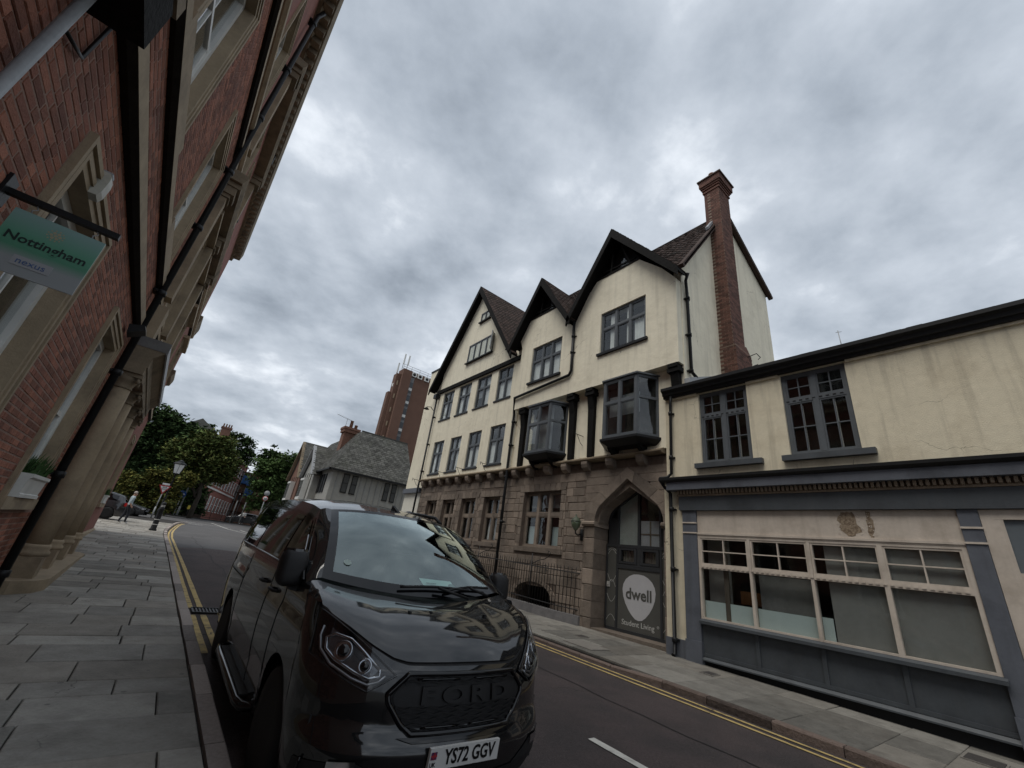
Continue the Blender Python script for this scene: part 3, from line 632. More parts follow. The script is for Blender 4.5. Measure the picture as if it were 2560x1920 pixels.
# first-floor pilasters and pediments over the porch, and further porch ornament
for a in (10.1, 12.6, 15.1):
    b = MB(T); b.box(-.02, .20, a - .16, a + .16, 5.47, 8.2); b.box(-.02, .24, a - .20, a + .20, 4.46, 5.25); b.build('pilaster', m_sand, LB)
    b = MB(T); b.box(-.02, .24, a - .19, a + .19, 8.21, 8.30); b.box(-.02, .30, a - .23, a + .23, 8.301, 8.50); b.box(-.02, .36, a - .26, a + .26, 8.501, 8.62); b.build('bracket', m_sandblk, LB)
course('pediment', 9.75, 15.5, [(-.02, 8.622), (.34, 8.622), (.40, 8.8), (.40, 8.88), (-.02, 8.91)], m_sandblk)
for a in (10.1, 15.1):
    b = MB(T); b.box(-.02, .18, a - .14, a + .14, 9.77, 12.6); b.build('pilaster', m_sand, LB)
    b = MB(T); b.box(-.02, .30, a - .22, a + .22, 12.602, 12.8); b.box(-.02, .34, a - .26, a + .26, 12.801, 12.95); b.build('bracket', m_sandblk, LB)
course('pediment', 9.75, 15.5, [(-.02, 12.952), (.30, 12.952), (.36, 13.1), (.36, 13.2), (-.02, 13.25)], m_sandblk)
course('far_cornice', 23.2, 25.0, [(-.05, 9.9), (.10, 9.95), (.17, 10.25), (.17, 10.4), (-.05, 10.42)], m_sandblk)
course('far_cornice', 23.2, 25.0, [(-.05, 7.1), (.10, 7.15), (.16, 7.4), (.16, 7.5), (-.05, 7.52)], m_sandblk)
pipe(LB, T, [(.115, 9.15, .15), (.115, 9.15, 14.2), (.2, 9.15, 14.5)], .055, m_black, [(.115, 9.15, z) for z in (.52, 1.88, 3.58, 5.18, 6.75, 8.3, 10.05, 11.85, 13.85)])
pipe(LB, T, [(.115, 15.4, 4.0), (.115, 15.4, 14.4)], .06, m_black, [(.115, 15.4, z) for z in (5.6, 7.4, 9.3, 11.2)])
mb = MB(T); mb.box(.06, .30, 15.25, 15.55, 14.2, 14.55); mb.build('rain_hopper', m_black, LB)
# floodlight by the drainpipe
t = thing('wall_floodlight', 'black wall floodlight with pale lens beside the drainpipe of the brick building', 'lamp', T @ Vector((.05, 8.6, 4.05)))
mb = MB(T); mb.prism([(.06, 8.5, 4.1), (.26, 8.5, 4.22), (.22, 8.5, 4.30), (.04, 8.5, 4.24)], (0, .3, 0)); mb.build('housing', m_black, t)
mb = MB(T); mb.prism([(.262, 8.53, 4.215), (.268, 8.53, 4.22), (.228, 8.53, 4.295), (.222, 8.53, 4.29)], (0, .24, 0)); mb.build('lens', m_whitep, t)
# alarm box
t = thing('alarm_box', 'off white plastic alarm box above the sash window on the brick wall', 'alarm box', T @ Vector((0, 4.35, 3.95)))
mb = MB(T)
pr = [(.0, 4.06), (.05, 4.06), (.066, 4.04), (.072, 3.98), (.066, 3.87), (.05, 3.825), (.0, 3.82)]
mb.prism([(n_ + .02, 4.22, z_) for n_, z_ in pr], (0, .12, 0)); mb.build('case', mat('aged_plastic', (.48, .47, .41), .5, .12, 12, stain=((.2, .19, .16), .5), sscale=9), t)
mb = MB(T); mb.box(.0, .019, 4.21, 4.35, 3.85, 4.05); mb.box(.02, .08, 4.24, 4.32, 4.062, 4.085); mb.build('bracket', m_lead, t)
# hanging sign
hs = thing('hanging_sign', 'green and grey hanging sign reading Nottingham on a black wall bar', 'sign', T @ Vector((0, 3.33, 2.66)))
mb = MB(T); mb.box(.0, .52, 3.312, 3.348, 3.112, 3.150); mb.box(0, .02, 3.27, 3.39, 3.04, 3.22); mb.build('bracket_arm', m_black, hs)
sm_ = bpy.data.materials.new('sign_print'); sm_.use_nodes = True; t_ = sm_.node_tree; b_ = t_.nodes['Principled BSDF']; b_.inputs['Roughness'].default_value = .35
g_ = t_.nodes.new('ShaderNodeNewGeometry'); s_ = t_.nodes.new('ShaderNodeSeparateXYZ'); r_ = t_.nodes.new('ShaderNodeMapRange'); r_.inputs[1].default_value = 2.665; r_.inputs[2].default_value = 3.055
c_ = t_.nodes.new('ShaderNodeValToRGB'); t_.links.new(g_.outputs['Position'], s_.inputs[0]); t_.links.new(s_.outputs[2], r_.inputs[0]); t_.links.new(r_.outputs[0], c_.inputs[0]); t_.links.new(c_.outputs[0], b_.inputs['Base Color'])
c_.color_ramp.elements[0].position = .24; c_.color_ramp.elements[0].color = (.30, .33, .34, 1); c_.color_ramp.elements[1].position = .95; c_.color_ramp.elements[1].color = (.23, .38, .36, 1)
e = c_.color_ramp.elements.new(.42); e.color = (.085, .27, .175, 1); e = c_.color_ramp.elements.new(.62); e.color = (.11, .33, .22, 1)
mb = MB(T); mb.box(.085, .483, 3.326, 3.334, 2.662, 3.055); pan = mb.build('panel', sm_, hs)
for n_ in (.15, .42):
    b = MB(T); b.tube([(n_, 3.33, 3.111), (n_ + .012, 3.33, 3.09), (n_ - .006, 3.33, 3.075), (n_, 3.33, 3.04)], .004, 5); b.build('hook', m_lead, hs)
xd = T.to_3x3() @ Vector((1, 0, 0)); m_ink = mat('sign_ink', (.015, .03, .028), .5, .1); m_inkb = mat('sign_ink_blue', (.06, .12, .28), .5, .1); m_inkg = mat('sign_ink_gold', (.40, .36, .24), .5, .1)
place_text('lettering', 'Nottingham', .074, m_ink, pan, T @ Vector((.285, 3.3245, 2.882)), xd, (0, 0, 1), ext=.0008, bold=.0014, sx=.97)
mb = MB(T); mb.box(.195, .355, 3.3235, 3.3255, 2.722, 2.782); mb.build('plaque', mat('plaque_grey', (.34, .36, .38), .4, .06), pan)
place_text('lettering', 'nexus', .052, m_inkb, pan, T @ Vector((.272, 3.3225, 2.752)), xd, (0, 0, 1), ext=.0006)
mb = MB(T)
for k in range(7):
    rr = 0 if k == 0 else .019; aa = k * pi / 3
    c = Vector((.285 + rr * cos(aa), 3.3245, 2.975 + rr * sin(aa))); mb.poly([(c.x + .0085 * cos(j * pi / 3 + .5), 3.3245, c.z + .0085 * sin(j * pi / 3 + .5)) for j in range(6)])
for k in range(12):
    aa = k * pi / 6 + .26; c = Vector((.285 + .035 * cos(aa), 3.3245, 2.975 + .035 * sin(aa))); mb.poly([(c.x + .0045 * cos(j * pi / 3), 3.3245, c.z + .0045 * sin(j * pi / 3)) for j in range(6)])
mb.build('emblem', m_inkg, pan)
# planters on the sills
def planter(a0, a1, z0, label):
    t = thing('window_planter', label, 'planter', T @ Vector((.05, (a0 + a1) / 2, z0)), group='planters on the brick building sills')
    b = MB(T); b.prism([(-.13, a0 + .04, z0), (.10, a0 + .04, z0), (.10, a0 + .04, z0 + .04), (.085, a0 + .04, z0 + .05), (.10, a0 + .04, z0 + .22), (.125, a0 + .04, z0 + .24), (.125, a0 + .04, z0 + .28), (-.13, a0 + .04, z0 + .28)], (0, a1 - a0 - .08, 0)); b.build('trough', m_whitep, t)
    b = MB(T)
    for k in range(260):
        p = Vector((rng.uniform(-.1, .08), rng.uniform(a0 + .1, a1 - .1), z0 + .27)); q = p + Vector((rng.uniform(-.05, .10), rng.uniform(-.10, .10), rng.uniform(.06, .30))); s = Vector((rng.uniform(-.02, .02), .02, 0)); b.add([p - s, p + s, q], [(0, 1, 2)])
    tag(b.build('plant', mat('planter_leaves', (.035, .085, .02), .7, .4, 9), t), kind='stuff')
planter(7.5, 8.74, 1.502, 'white moulded trough planter with green leaves beside the drainpipe')
planter(20.9, 22.2, 1.602, 'white trough planter on the sill past the porch columns')
# ------------------------------------------------------------------ timber framed building with three gables
TB = thing('gabled_building', 'cream rendered building with three black gables over a sandstone ground floor', 'building', (10, 13, gz(13)))
T = FRT(10.0)
SN = -.10                                         # stone plane
GFW = [(18.62, 19.65, 2.15, 3.86), (16.95, 18.03, 2.15, 3.86), (15.25, 16.38, 2.15, 3.88), (13.52, 14.63, 2.15, 3.90)]
BIGW = (10.13, 12.05, 2.12, 4.0)
AC, AHW, ASP, AAP = 7.45, 1.15, 3.0, 4.22          # arch centre, half width, spring height, apex
CEL = [(10.25, 11.95, .0, .95)]
def arch_pts(hw, sp, ap, n=10, c=AC):
    """four-centred arch from right spring (c-hw) over the apex to the left spring"""
    pts = []
    for k in range(n + 1):
        t = k / n; pts.append((c - hw * (1 - t ** 1.45 * .0) + hw * (t ** 1.0) * 1.0 if False else c - hw * cos(pi / 2 * t) ** (1.15), sp + (ap - sp) * (sin(pi / 2 * t) ** .9)))
    return pts + [(2 * c - x, z) for x, z in pts[-2::-1]]
def arch_w(hw, sp, ap):                           # flattened pointed arch: quick curve at the haunch then straight to the point
    pts = []
    for k in range(7):
        t = k / 6 * radians(58); pts.append((AC - hw + hw * .42 * (1 - cos(t)) , sp + hw * .52 * sin(t)))
    x0, z0 = pts[-1]
    for k in range(1, 6): pts.append((x0 + (AC - x0) * k / 5, z0 + (ap - z0) * k / 5))
    return pts + [(2 * AC - x, z) for x, z in pts[-2::-1]]
mb = MB(T); wall(mb, 6.2, 20.6, -.2, 4.80, SN - .012, [(*w, .28) for w in GFW + [BIGW]] + [(AC - AHW - .02, AC + AHW + .02, -.2, AAP + .02, .6), (*CEL[0], .8)], sides=0)
mb.build('stone_backing', m_smort, TB)
mb = MB(T); mb.box(-1.9, -.95, 6.2, 20.5, .2, 9.9); mb.build('interior', m_room, TB)
# stone blocks
blk = [(w[0] - .24, w[1] + .24, w[2] - .18, w[3] + .26) for w in GFW] + [(BIGW[0] - .24, BIGW[1] + .24, BIGW[2] - .18, BIGW[3] + .28)] + [(AC - AHW - .42, AC + AHW + .02, -.2, ASP + .1), (AC - AHW - .3, AC + AHW + .42, ASP, AAP + .34), (AC + AHW, AC + AHW + .42, -.2, ASP + .1), (10.05, 12.15, .0, 1.2)]
z = .16; row = 0; cnt = 0; rest = MB(T)
while z < 4.52:
    hgt = rng.choice((.20, .23, .27)); 
    if z + hgt > 4.52: hgt = 4.545 - z
    a = 6.21 - rng.uniform(0, .3)
    while a < 20.58:
        l = rng.uniform(.32, .78); p0, p1 = max(a, 6.21), min(a + l - .012, 20.58); a += l; r0, r1 = z, z + hgt - .012
        for h in blk:
            if h[2] < (r0 + r1) / 2 < h[3]:
                if p0 >= h[0] and p1 <= h[1]: p0 = p1
                elif p0 < h[0] < p1: p1 = h[0] - .006
                elif p0 < h[1] < p1: p0 = h[1] + .006
        if p1 - p0 < .07: continue
        if cnt < 290 and (p1 < 16 or r0 > 2.0): b = MB(T); b.cbox(SN - .08, SN + rng.uniform(-.006, .012), p0, p1, r0, r1, .014); b.build('stone_block', m_stone, TB); cnt += 1
        else: rest.cbox(SN - .08, SN + rng.uniform(-.006, .012), p0, p1, r0, r1, .014)
    z += hgt; row += 1
if rest.v: tag(rest.build('stone_blocks', m_stone, TB), kind='stuff')
# dressed quoins and lintels round the stone windows
for w in GFW + [BIGW]:
    a0, a1, z0, z1 = w; g = .01
    for side in (0, 1):
        z = z0 - .16; k = 0
        while z < z1 - .02:
            hh = min(.27, z1 - z); wd = .23 if (k % 2) else .15
            p0, p1 = (a0 - wd, a0 - .002) if side == 0 else (a1 + .002, a1 + wd)
            b = MB(T); b.cbox(SN - .26, SN + .014, p0, p1, z, z + hh - g, .012); b.build('quoin', m_stone, TB)
            if wd < .2:
                q0, q1 = (a0 - .235, a0 - wd - g) if side == 0 else (a1 + wd + g, a1 + .235); b = MB(T); b.cbox(SN - .08, SN + .003, q0, q1, z, z + hh - g, .012); b.build('stone_block', m_stone, TB)
            z += hh; k += 1
    n = max(3, int((a1 - a0 + .44) / .26)); 
    for k in range(n):                                # fanned flat arch
        f0, f1 = k / n, (k + 1) / n; A0, A1 = a0 - .22, a1 + .22; sp = .07
        x0, x1 = A0 + (A1 - A0) * f0 + g / 2, A0 + (A1 - A0) * f1 - g / 2; tk = sp * (2 * (f0 + f1) / 2 - 1)
        b = MB(T); b.hexa([(SN - .1, x0, z1 + .002), (SN + .016, x0, z1 + .002), (SN + .016, x1, z1 + .002), (SN - .1, x1, z1 + .002), (SN - .1, x0 + tk, z1 + .25), (SN + .016, x0 + tk, z1 + .25), (SN + .016, x1 + tk, z1 + .25), (SN - .1, x1 + tk, z1 + .25)]); b.build('lintel_stone', m_stone, TB)
    b = MB(T); b.box(SN - .27, SN + .05, a0 - .22, a1 + .22, z0 - .16, z0 - .002); b.build('stone_sill', m_stone, TB)
    mul = 3 if w is BIGW else 2
    window(TB, T, a0 + .001, a1 - .001, z0, z1 - .001, SN - .16, [1] * mul, [1.45, 1], m_stone if w is BIGW else m_stone, g_dark, fw=.07, dep=.12, mw=.11, sash=.035,
           blind=([(0.03, .33, .02, .38, m_frost), (.66, .97, .02, .38, m_frost), (.02, .98, .72, .97, m_blind)] if w is BIGW else [(.08, .92, .05, .5, m_curt)] if w[0] < 15 else None), bn=-.2)
# arch: two rings of voussoirs, jambs, imposts
def ring(hw0, sp0, ap0, hw1, sp1, ap1, n0, n1, name, nseg, dn=.0):
    A, B_ = arch_w(hw0, sp0, ap0), arch_w(hw1, sp1, ap1); N_ = len(A) - 1; cuts = [round(N_ * k / nseg) for k in range(nseg + 1)]
    for i, j in zip(cuts, cuts[1:]):
        if i == j: continue
        o = MB(T); P_ = [(n1 + dn, *p) for p in A[i:j + 1]] + [(n1 + dn, *p) for p in B_[i:j + 1][::-1]]
        cx = sum(p[1] for p in P_) / len(P_); cz = sum(p[2] for p in P_) / len(P_); P_ = [(p[0], p[1] + (cx - p[1]) * .02, p[2] + (cz - p[2]) * .02) for p in P_]
        o.prism(P_, (n0 - n1, 0, 0)); o.build(name, m_stone, TB)
ring(AHW, ASP, AAP, AHW + .42, ASP, AAP + .34, SN - .14, SN + .03, 'voussoir', 9)
ring(AHW - .07, ASP - .02, AAP - .22, AHW + .0, ASP, AAP - .001, SN - .62, SN - .10, 'inner_voussoir', 11)
for s in (0, 1):
    z = .0; k = 0
    while z < ASP - .16:
        hh = min(.42, ASP - .15 - z); wd = .40 if k % 2 else .30
        p0, p1 = (AC + AHW + .002, AC + AHW + wd) if s == 0 else (AC - AHW - wd, AC - AHW - .002)
        b = MB(T); b.cbox(SN - .62, SN + .025, p0, p1, z, z + hh - .01, .015); b.build('jamb_stone', m_stone, TB)
        if wd < .38:
            q0, q1 = (AC + AHW + .31, AC + AHW + .418) if s == 0 else (AC - AHW - .418, AC - AHW - .31); b = MB(T); b.cbox(SN - .08, SN + .005, q0, q1, z, z + hh - .01, .012); b.build('stone_block', m_stone, TB)
        z += hh; k += 1
    p0, p1 = (AC + AHW - .04, AC + AHW + .46) if s == 0 else (AC - AHW - .10, AC - AHW + .04)
    b = MB(T); b.prism([(SN - .6, p0, ASP - .15), (SN + .05, p0, ASP - .15), (SN + .10, p0, ASP - .09), (SN + .10, p0, ASP - .03), (SN + .05, p0, ASP - .002), (SN - .6, p0, ASP - .002)], (0, p1 - p0, 0)); b.build('impost', m_stone, TB)
OC = arch_w(AHW + .42, ASP, AAP + .34)
def zring(a):
    for (x0, z0), (x1, z1) in zip(OC, OC[1:]):
        if x0 <= a <= x1: return z0 + (z1 - z0) * (a - x0) / max(1e-6, x1 - x0)
    return ASP
for zr0, zr1 in ((ASP + .10, ASP + .34), (ASP + .34, ASP + .60), (ASP + .60, ASP + .86), (ASP + .86, ASP + 1.10), (ASP + 1.10, ASP + 1.34), (ASP + 1.34, AAP + .345)):
    for s0, s1 in ((AC - AHW - .31, AC - .05), (AC + .05, AC + AHW + .43)):
        xs_ = [s0 + (s1 - s0) * k / 24 for k in range(25)]; run = [x for x in xs_ if zring(x) < zr1 - .02]
        if len(run) < 2 or zr1 - zr0 < .03: continue
        lo = [(x, max(zr0, zring(x))) for x in run]; b = MB(T); P_ = [(SN, x, z) for x, z in lo] + [(SN, run[-1], zr1 - .012), (SN, run[0], zr1 - .012)]; b.prism(P_, (-.08, 0, 0)); b.build('spandrel_stone', m_stone, TB)
# entrance: dark aluminium frame with glazed lights and a graphic panel
DN = -.66; A0, A1 = AC - AHW + .03, AC + AHW - .03
m_alu = mat('anthracite_aluminium', (.033, .035, .038), .45, .12, 5); m_graph = mat('graphic_vinyl', (.085, .085, .078), .45, .08, 3); m_logo = mat('pale_vinyl', (.46, .46, .475), .5, .05, 4); m_ltr = mat('grey_lettering', (.50, .50, .48), .5, .05, 4)
mb = MB(T); A = arch_w(AHW - .06, ASP, AAP - .2)
m0, m1, m2, m3_ = 8.16, 7.44, 6.76, None
for c, w in ((8.17, .07), (6.75, .07)): 
    mb.box(DN - .06, DN + .02, c - w / 2, c + w / 2, .28, 3.55)
mb.box(DN - .06, DN + .021, A0, A1, 2.36, 2.44); mb.box(DN - .06, DN + .02, A0, A0 + .05, .28, 2.36); mb.box(DN - .06, DN + .02, A1 - .05, A1, .28, 2.36); mb.box(DN - .06, DN + .02, 7.41, 7.48, 2.44, 3.98); mb.box(DN - .06, DN + .02, 6.785, 8.135, 1.80, 1.92); mb.box(DN - .06, DN + .02, 7.40, 7.49, 1.92, 2.36); mb.box(DN - .06, DN + .02, A0 + .05, A1 - .05, .20, .28)
rim = [(DN + .02, *p) for p in A]; inn = [(DN + .02, AC + (p[0] - AC) * .95, ASP + (p[1] - ASP) * .93 - .02) for p in A]
for i in range(len(A) - 1): mb.hexa([rim[i], rim[i + 1], inn[i + 1], inn[i], *[(DN - .06, *q[1:]) for q in (rim[i], rim[i + 1], inn[i + 1], inn[i])]])
for c0, c1 in ((6.80, 7.39), (7.50, 8.12)):
    for p, q, r, t_ in ((c0, c1, 1.93, 1.99), (c0, c1, 2.29, 2.35), (c0, c0 + .09, 1.99, 2.29), (c1 - .09, c1, 1.99, 2.29)): mb.box(DN - .05, DN + .03, p, q, r, t_)
door = mb.build('entrance_frame', m_alu, TB)
for c0, c1, m_, z0 in ((7.48, 8.135, m_frost, 0), (6.785, 7.41, m_dark, 0)):
    pts = [(c0, 2.44), (c1, 2.44)] + [(x, z) for x, z in [(AC + (p[0] - AC) * .95, ASP + (p[1] - ASP) * .93 - .02) for p in A][::-1] if c0 < x < c1]
    zc = lambda x: 3.97 - abs(x - AC) * .60
    pts = [(c0, 2.44), (c1, 2.44), (c1, zc(c1)), (c0, zc(c0))]
    b = MB(T); b.prism([(DN - .02, *p) for p in pts], (.006, 0, 0)); b.build('pane', g_dark, door)
    if m_ is m_frost: b = MB(T); b.prism([(DN - .05, p[0], p[1]) for p in pts], (.01, 0, 0)); b.build('blind', mat('obscure_glass', (.36, .38, .36), .6, .1, 8), door)
    else: b = MB(T); b.box(DN - .06, DN - .05, c0, c1, 2.44, 3.12); b.build('blind', mat('paper_blind', (.40, .40, .42), .7, .08, 4), door); b = MB(T); b.box(DN - .049, DN - .035, (c0 + c1) / 2 - .02, (c0 + c1) / 2 + .02, 2.45, 3.11); b.box(DN - .049, DN - .036, c0, c1, 2.74, 2.77); b.build('glazing_bar', mat('brown_bar', (.16, .12, .09), .7), door)
for c0, c1 in ((6.90, 7.29), (7.60, 8.02)):
    b = MB(T); b.box(DN - .02, DN - .014, c0, c1, 2.0, 2.28); b.build('pane', g_dark, door); b = MB(T)
    for k in range(10): d = (c1 - c0) / 10; b.quad((DN - .08 - .02 * (k % 2), c0 + k * d, 2.0), (DN - .08 - .02 * ((k + 1) % 2), c0 + (k + 1) * d, 2.0), (DN - .08 - .02 * ((k + 1) % 2), c0 + (k + 1) * d, 2.28), (DN - .08 - .02 * (k % 2), c0 + k * d, 2.28))
    b.build('curtain', mat('dull_curtain', (.16, .14, .12), .8, .3, 10), door)
mb = MB(T); mb.box(DN - .03, DN - .005, 6.785, 8.135, .28, 1.80); dpan = mb.build('door_panel', m_graph, door)
for c0, c1 in ((8.205, A1 - .05), (A0 + .05, 6.715)):
    b = MB(T); b.box(DN - .03, DN - .005, c0, c1, .28, 2.36); b.build('side_panel', m_graph, door)
    b = MB(T); b.box(DN - .03, DN - .006, c0, c1, 2.44, 3.38 - .2); b.build('side_light', m_alu, door)
    b = MB(T)
    for zc_, h_ in ((.42, .16), (1.25, .22), (1.62, -.2), (2.15, .14), (2.25, .08), (1.1, -.2)):
        pp = [(DN - .001, c0 + (c1 - c0) * k / 8, zc_ + h_ * sin(pi * k / 8)) for k in range(9)]
        for k in range(8): b.bar(pp[k], pp[k + 1], .003, .008)
    tag(b.build('swirl', m_ltr, door), kind='stuff')
lg = [(.0, 1.69), (-.16, 1.675), (-.30, 1.62), (-.42, 1.53), (-.50, 1.40), (-.525, 1.27), (-.50, 1.10), (-.43, .93), (-.33, .78), (-.22, .66), (-.11, .58), (.0, .555), (.11, .58), (.22, .66), (.33, .78), (.43, .93), (.50, 1.10), (.525, 1.27), (.50, 1.40), (.42, 1.53), (.30, 1.62), (.16, 1.675)]
mb = MB(T); mb.prism([(DN - .0045, 7.45 + p, q) for p, q in lg], (.004, 0, 0)); lgo = mb.build('emblem', m_logo, dpan)
place_text('lettering', 'dwell', .39, m_graph, dpan, (10 - DN - .004, 7.45, 1.17), (0, -1, 0), (0, 0, 1), ext=.002, bold=.009, sx=1.0)
place_text('lettering', 'Student Living', .185, m_ltr, dpan, (10 - DN + .0005, 7.48, .455), (0, -1, 0), (0, 0, 1), ext=.002, bold=.0, sx=.97)
place_text('lettering', '\u00ae', .09, m_ltr, dpan, (10 - DN + .0005, 6.865, .50), (0, -1, 0), (0, 0, 1), ext=.002)
mb = MB(T); mb.box(DN + .0, DN + .02, 8.42, 8.52, 1.27, 1.41); mb.lathe([(.0, 0), (.02, 0), (.02, .03), (0, .03)], (DN + .02, 8.47, 1.34), 10, 'x'); mb.build('door_handle', mat('pale_metal', (.45, .44, .42), .4, .1), door)
mb = MB(T); mb.box(SN - .62, SN + .0, AC - AHW + .005, AC + AHW - .005, .10, .20); mb.build('threshold', m_stone, TB)
# corbels and cornice between stone and render
for a in [20.2 - .852 * k for k in range(9)] + [12.59, 11.75, 10.78, 9.9, 8.98, 8.0, 6.9]:
    b = MB(T); b.prism([(SN - .05, a - .12, 4.55), (SN + .10, a - .12, 4.56), (SN + .20, a - .12, 4.63), (SN + .24, a - .12, 4.74), (SN + .24, a - .12, 4.83), (SN - .05, a - .12, 4.83)], (0, .24, 0)); b.build('corbel', m_stone, TB)
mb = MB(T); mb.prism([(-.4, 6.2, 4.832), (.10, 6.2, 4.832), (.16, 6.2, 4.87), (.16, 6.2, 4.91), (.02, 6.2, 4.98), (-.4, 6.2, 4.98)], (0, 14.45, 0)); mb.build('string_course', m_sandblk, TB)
# rendered upper walls
R2 = [(18.91, 20.0, 5.20, 6.95), (17.21, 18.25, 5.20, 6.95), (15.49, 16.56, 5.22, 6.97), (13.70, 14.82, 5.24, 7.0)]
R3 = [(18.86, 20.02, 8.20, 9.84), (17.15, 18.33, 8.20, 9.86), (15.40, 16.62, 8.22, 9.88), (13.70, 14.85, 8.25, 9.90)]
G1 = (17.5, 15.92, 21.35, 13.55, 10.28)            # apex a, apex z, far eave a, near eave a, eave z
mb = MB(T); wall(mb, 13.0, 20.6, 4.98, 10.1, 0, [(*w, .14) for w in R2 + R3], sides=.3)
mb.poly([(0, 13.0, 10.1), (0, 20.6, 10.1), (0, 20.6, 11.2), (0, 17.5, 15.7), (0, 13.9, 10.6), (0, 13.0, 10.4)])
mb.build('render_wall', m_cream, TB)
for i, w in enumerate(R2 + R3):
    cu = [[(.05, .30, .04, .96, m_curt), (.70, .95, .04, .96, m_curt)], [(.5, .96, .04, .62, m_curt), (.05, .2, .04, .96, m_curt)], [(.05, .95, .04, .58, m_curt)], [(.05, .45, .03, .97, m_curt), (.55, .95, .35, .97, m_blind)]][(i * 3 + i // 4) % 4]
    window(TB, T, *w, -.06, [1, 1], [1.75, 1], m_grey, g_dark, fw=.06, dep=.08, mw=.07, sill=(.10, .06, .07), sm=m_black, blind=cu)
mb = MB(T); mb.box(.0, .10, 13.0, 20.75, 9.93, 10.14); mb.build('beam', m_timber, TB)
w = window(TB, T, 15.76, 18.08, 11.18, 12.28, .05, [1, 1, 1, 1], [1], m_grey, g_dark, fw=.05, dep=.06, sill=(.08, .08, .06), sm=m_black, blind=[(.02, .98, .03, .97, m_curt)], bn=-.048)
b = MB(T); b.hexa([(.05, 15.80, 11.22), (.34, 15.55, 11.22), (.31, 15.52, 11.22), (.02, 15.77, 11.22), (.05, 15.80, 12.24), (.34, 15.55, 12.24), (.31, 15.52, 12.24), (.02, 15.77, 12.24)]); b.build('open_casement', mat('casement_glass', (.30, .32, .33), .15, .1), w)
window(TB, T, 16.5, 17.4, 13.55, 14.12, .05, [1, 1], [1], m_grey, g_dark, fw=.05, dep=.06, sill=(.08, .08, .06), sm=m_black)
JN = .25                                          # jettied storey of the two nearer gables
UW2, UW3 = (10.40, 12.15, 8.38, 10.02), (6.60, 8.46, 8.54, 10.2)
mb = MB(T); wall(mb, 5.52, 13.0, 4.98, 7.36, -.05, [], sides=.3); mb.build('render_wall', m_cream, TB)
mb = MB(T); wall(mb, 5.52, 12.92, 7.36, 10.3, JN, [(*UW2, .14), (*UW3, .14)], sides=.6)
mb.poly([(JN, 5.52, 10.3), (JN, 9.75, 10.3), (JN, 9.1, 11.4), (JN, 8.75, 11.8), (JN, 6.85, 11.8), (JN, 6.0, 10.95)])
mb.poly([(JN, 9.75, 10.3), (JN, 12.92, 10.3), (JN, 13.1, 10.7), (JN, 12.55, 11.58), (JN, 10.75, 11.58)])
mb.build('render_wall', m_cream, TB)
window(TB, T, *UW2, JN - .06, [1, 1, 1], [1.55, 1], m_grey, g_dark, fw=.07, dep=.08, mw=.08, sill=(.14, .08, .09), sm=m_black, blind=[(.03, .3, .03, .97, m_curt), (.36, .62, .03, .6, m_curt), (.72, .97, .03, .6, m_curt)])
window(TB, T, *UW3, JN - .06, [1, 1, 1], [1.55, 1], m_grey, g_dark, fw=.07, dep=.08, mw=.08, sill=(.14, .08, .09), sm=m_black, blind=[(.04, .28, .03, .62, m_curt), (.38, .45, .03, .97, m_curt), (.72, .82, .03, .97, m_curt)])
# gable peaks: dark recess behind a black frame
def peak(ac, az, base, hb, n):
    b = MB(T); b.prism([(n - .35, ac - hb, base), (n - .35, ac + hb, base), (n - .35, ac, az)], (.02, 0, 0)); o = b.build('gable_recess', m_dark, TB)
    b = MB(T); b.box(n - .1, n + .03, ac - hb, ac + hb, base, base + .07); b.bar((n - .04, ac - hb * .55, base + .06), (n - .04, ac - .1, base + (az - base) * .78), .06, .06, (1, 0, 0)); b.bar((n - .04, ac + hb * .3, base + .06), (n - .04, ac + .25, base + (az - base) * .6), .06, .06, (1, 0, 0)); b.bar((n - .05, ac - hb * .75, base + .22), (n - .05, ac + hb * .7, base + .30), .05, .05, (1, 0, 0)); b.build('gable_strut', m_timber, o)
    b = MB(T); b.prism([(n - .12, ac - hb * .5, base + .08), (n - .12, ac - hb * .08, base + .08), (n - .12, ac - hb * .08, base + (az - base) * .5)], (.01, 0, 0)); b.build('pane', g_dark, o)
peak(11.65, 13.1, 11.58, 1.0, JN); peak(7.8, 13.4, 11.8, 1.0, JN)
def barge(ac, az, a_l, a_r, ez, n, dep=.26, th=.5, m=m_timber):
    for ae, nm in ((a_l, 'bargeboard'), (a_r, 'bargeboard')):
        d = Vector((0, ae - ac, ez - az)).normalized(); p = Vector((0, -d.z, d.y)) * (1 if d.y > 0 else -1)
        if p.z > 0: p = -p
        b = MB(T); q = [Vector((n, ac, az)), Vector((n, ae, ez)), Vector((n, ae, ez)) + Vector((0, 0, -dep * 1.25)), Vector((n, ac, az - dep * 1.55))]
        b.prism(q, (.06, 0, 0)); o = b.build(nm, m, TB)
        q2 = [Vector((n - th, ac, az - .03)), Vector((n - th, ae, ez - .03)), Vector((n - .002, ae, ez - .03)), Vector((n - .002, ac, az - .03))]
        b = MB(T); b.hexa([q2[0] + Vector((0, 0, -.09)), q2[1] + Vector((0, 0, -.09)), q2[2] + Vector((0, 0, -.09)), q2[3] + Vector((0, 0, -.09)), *q2]); b.build('soffit', m, o)
barge(G1[0], G1[1], G1[2], G1[3], G1[4], .34, .27, .4); barge(11.68, 13.32, 13.45, 9.72, 10.42, JN + .34, .27, .4); barge(7.83, 13.6, 9.88, 5.25, 10.40, JN + .34, .27, .4)
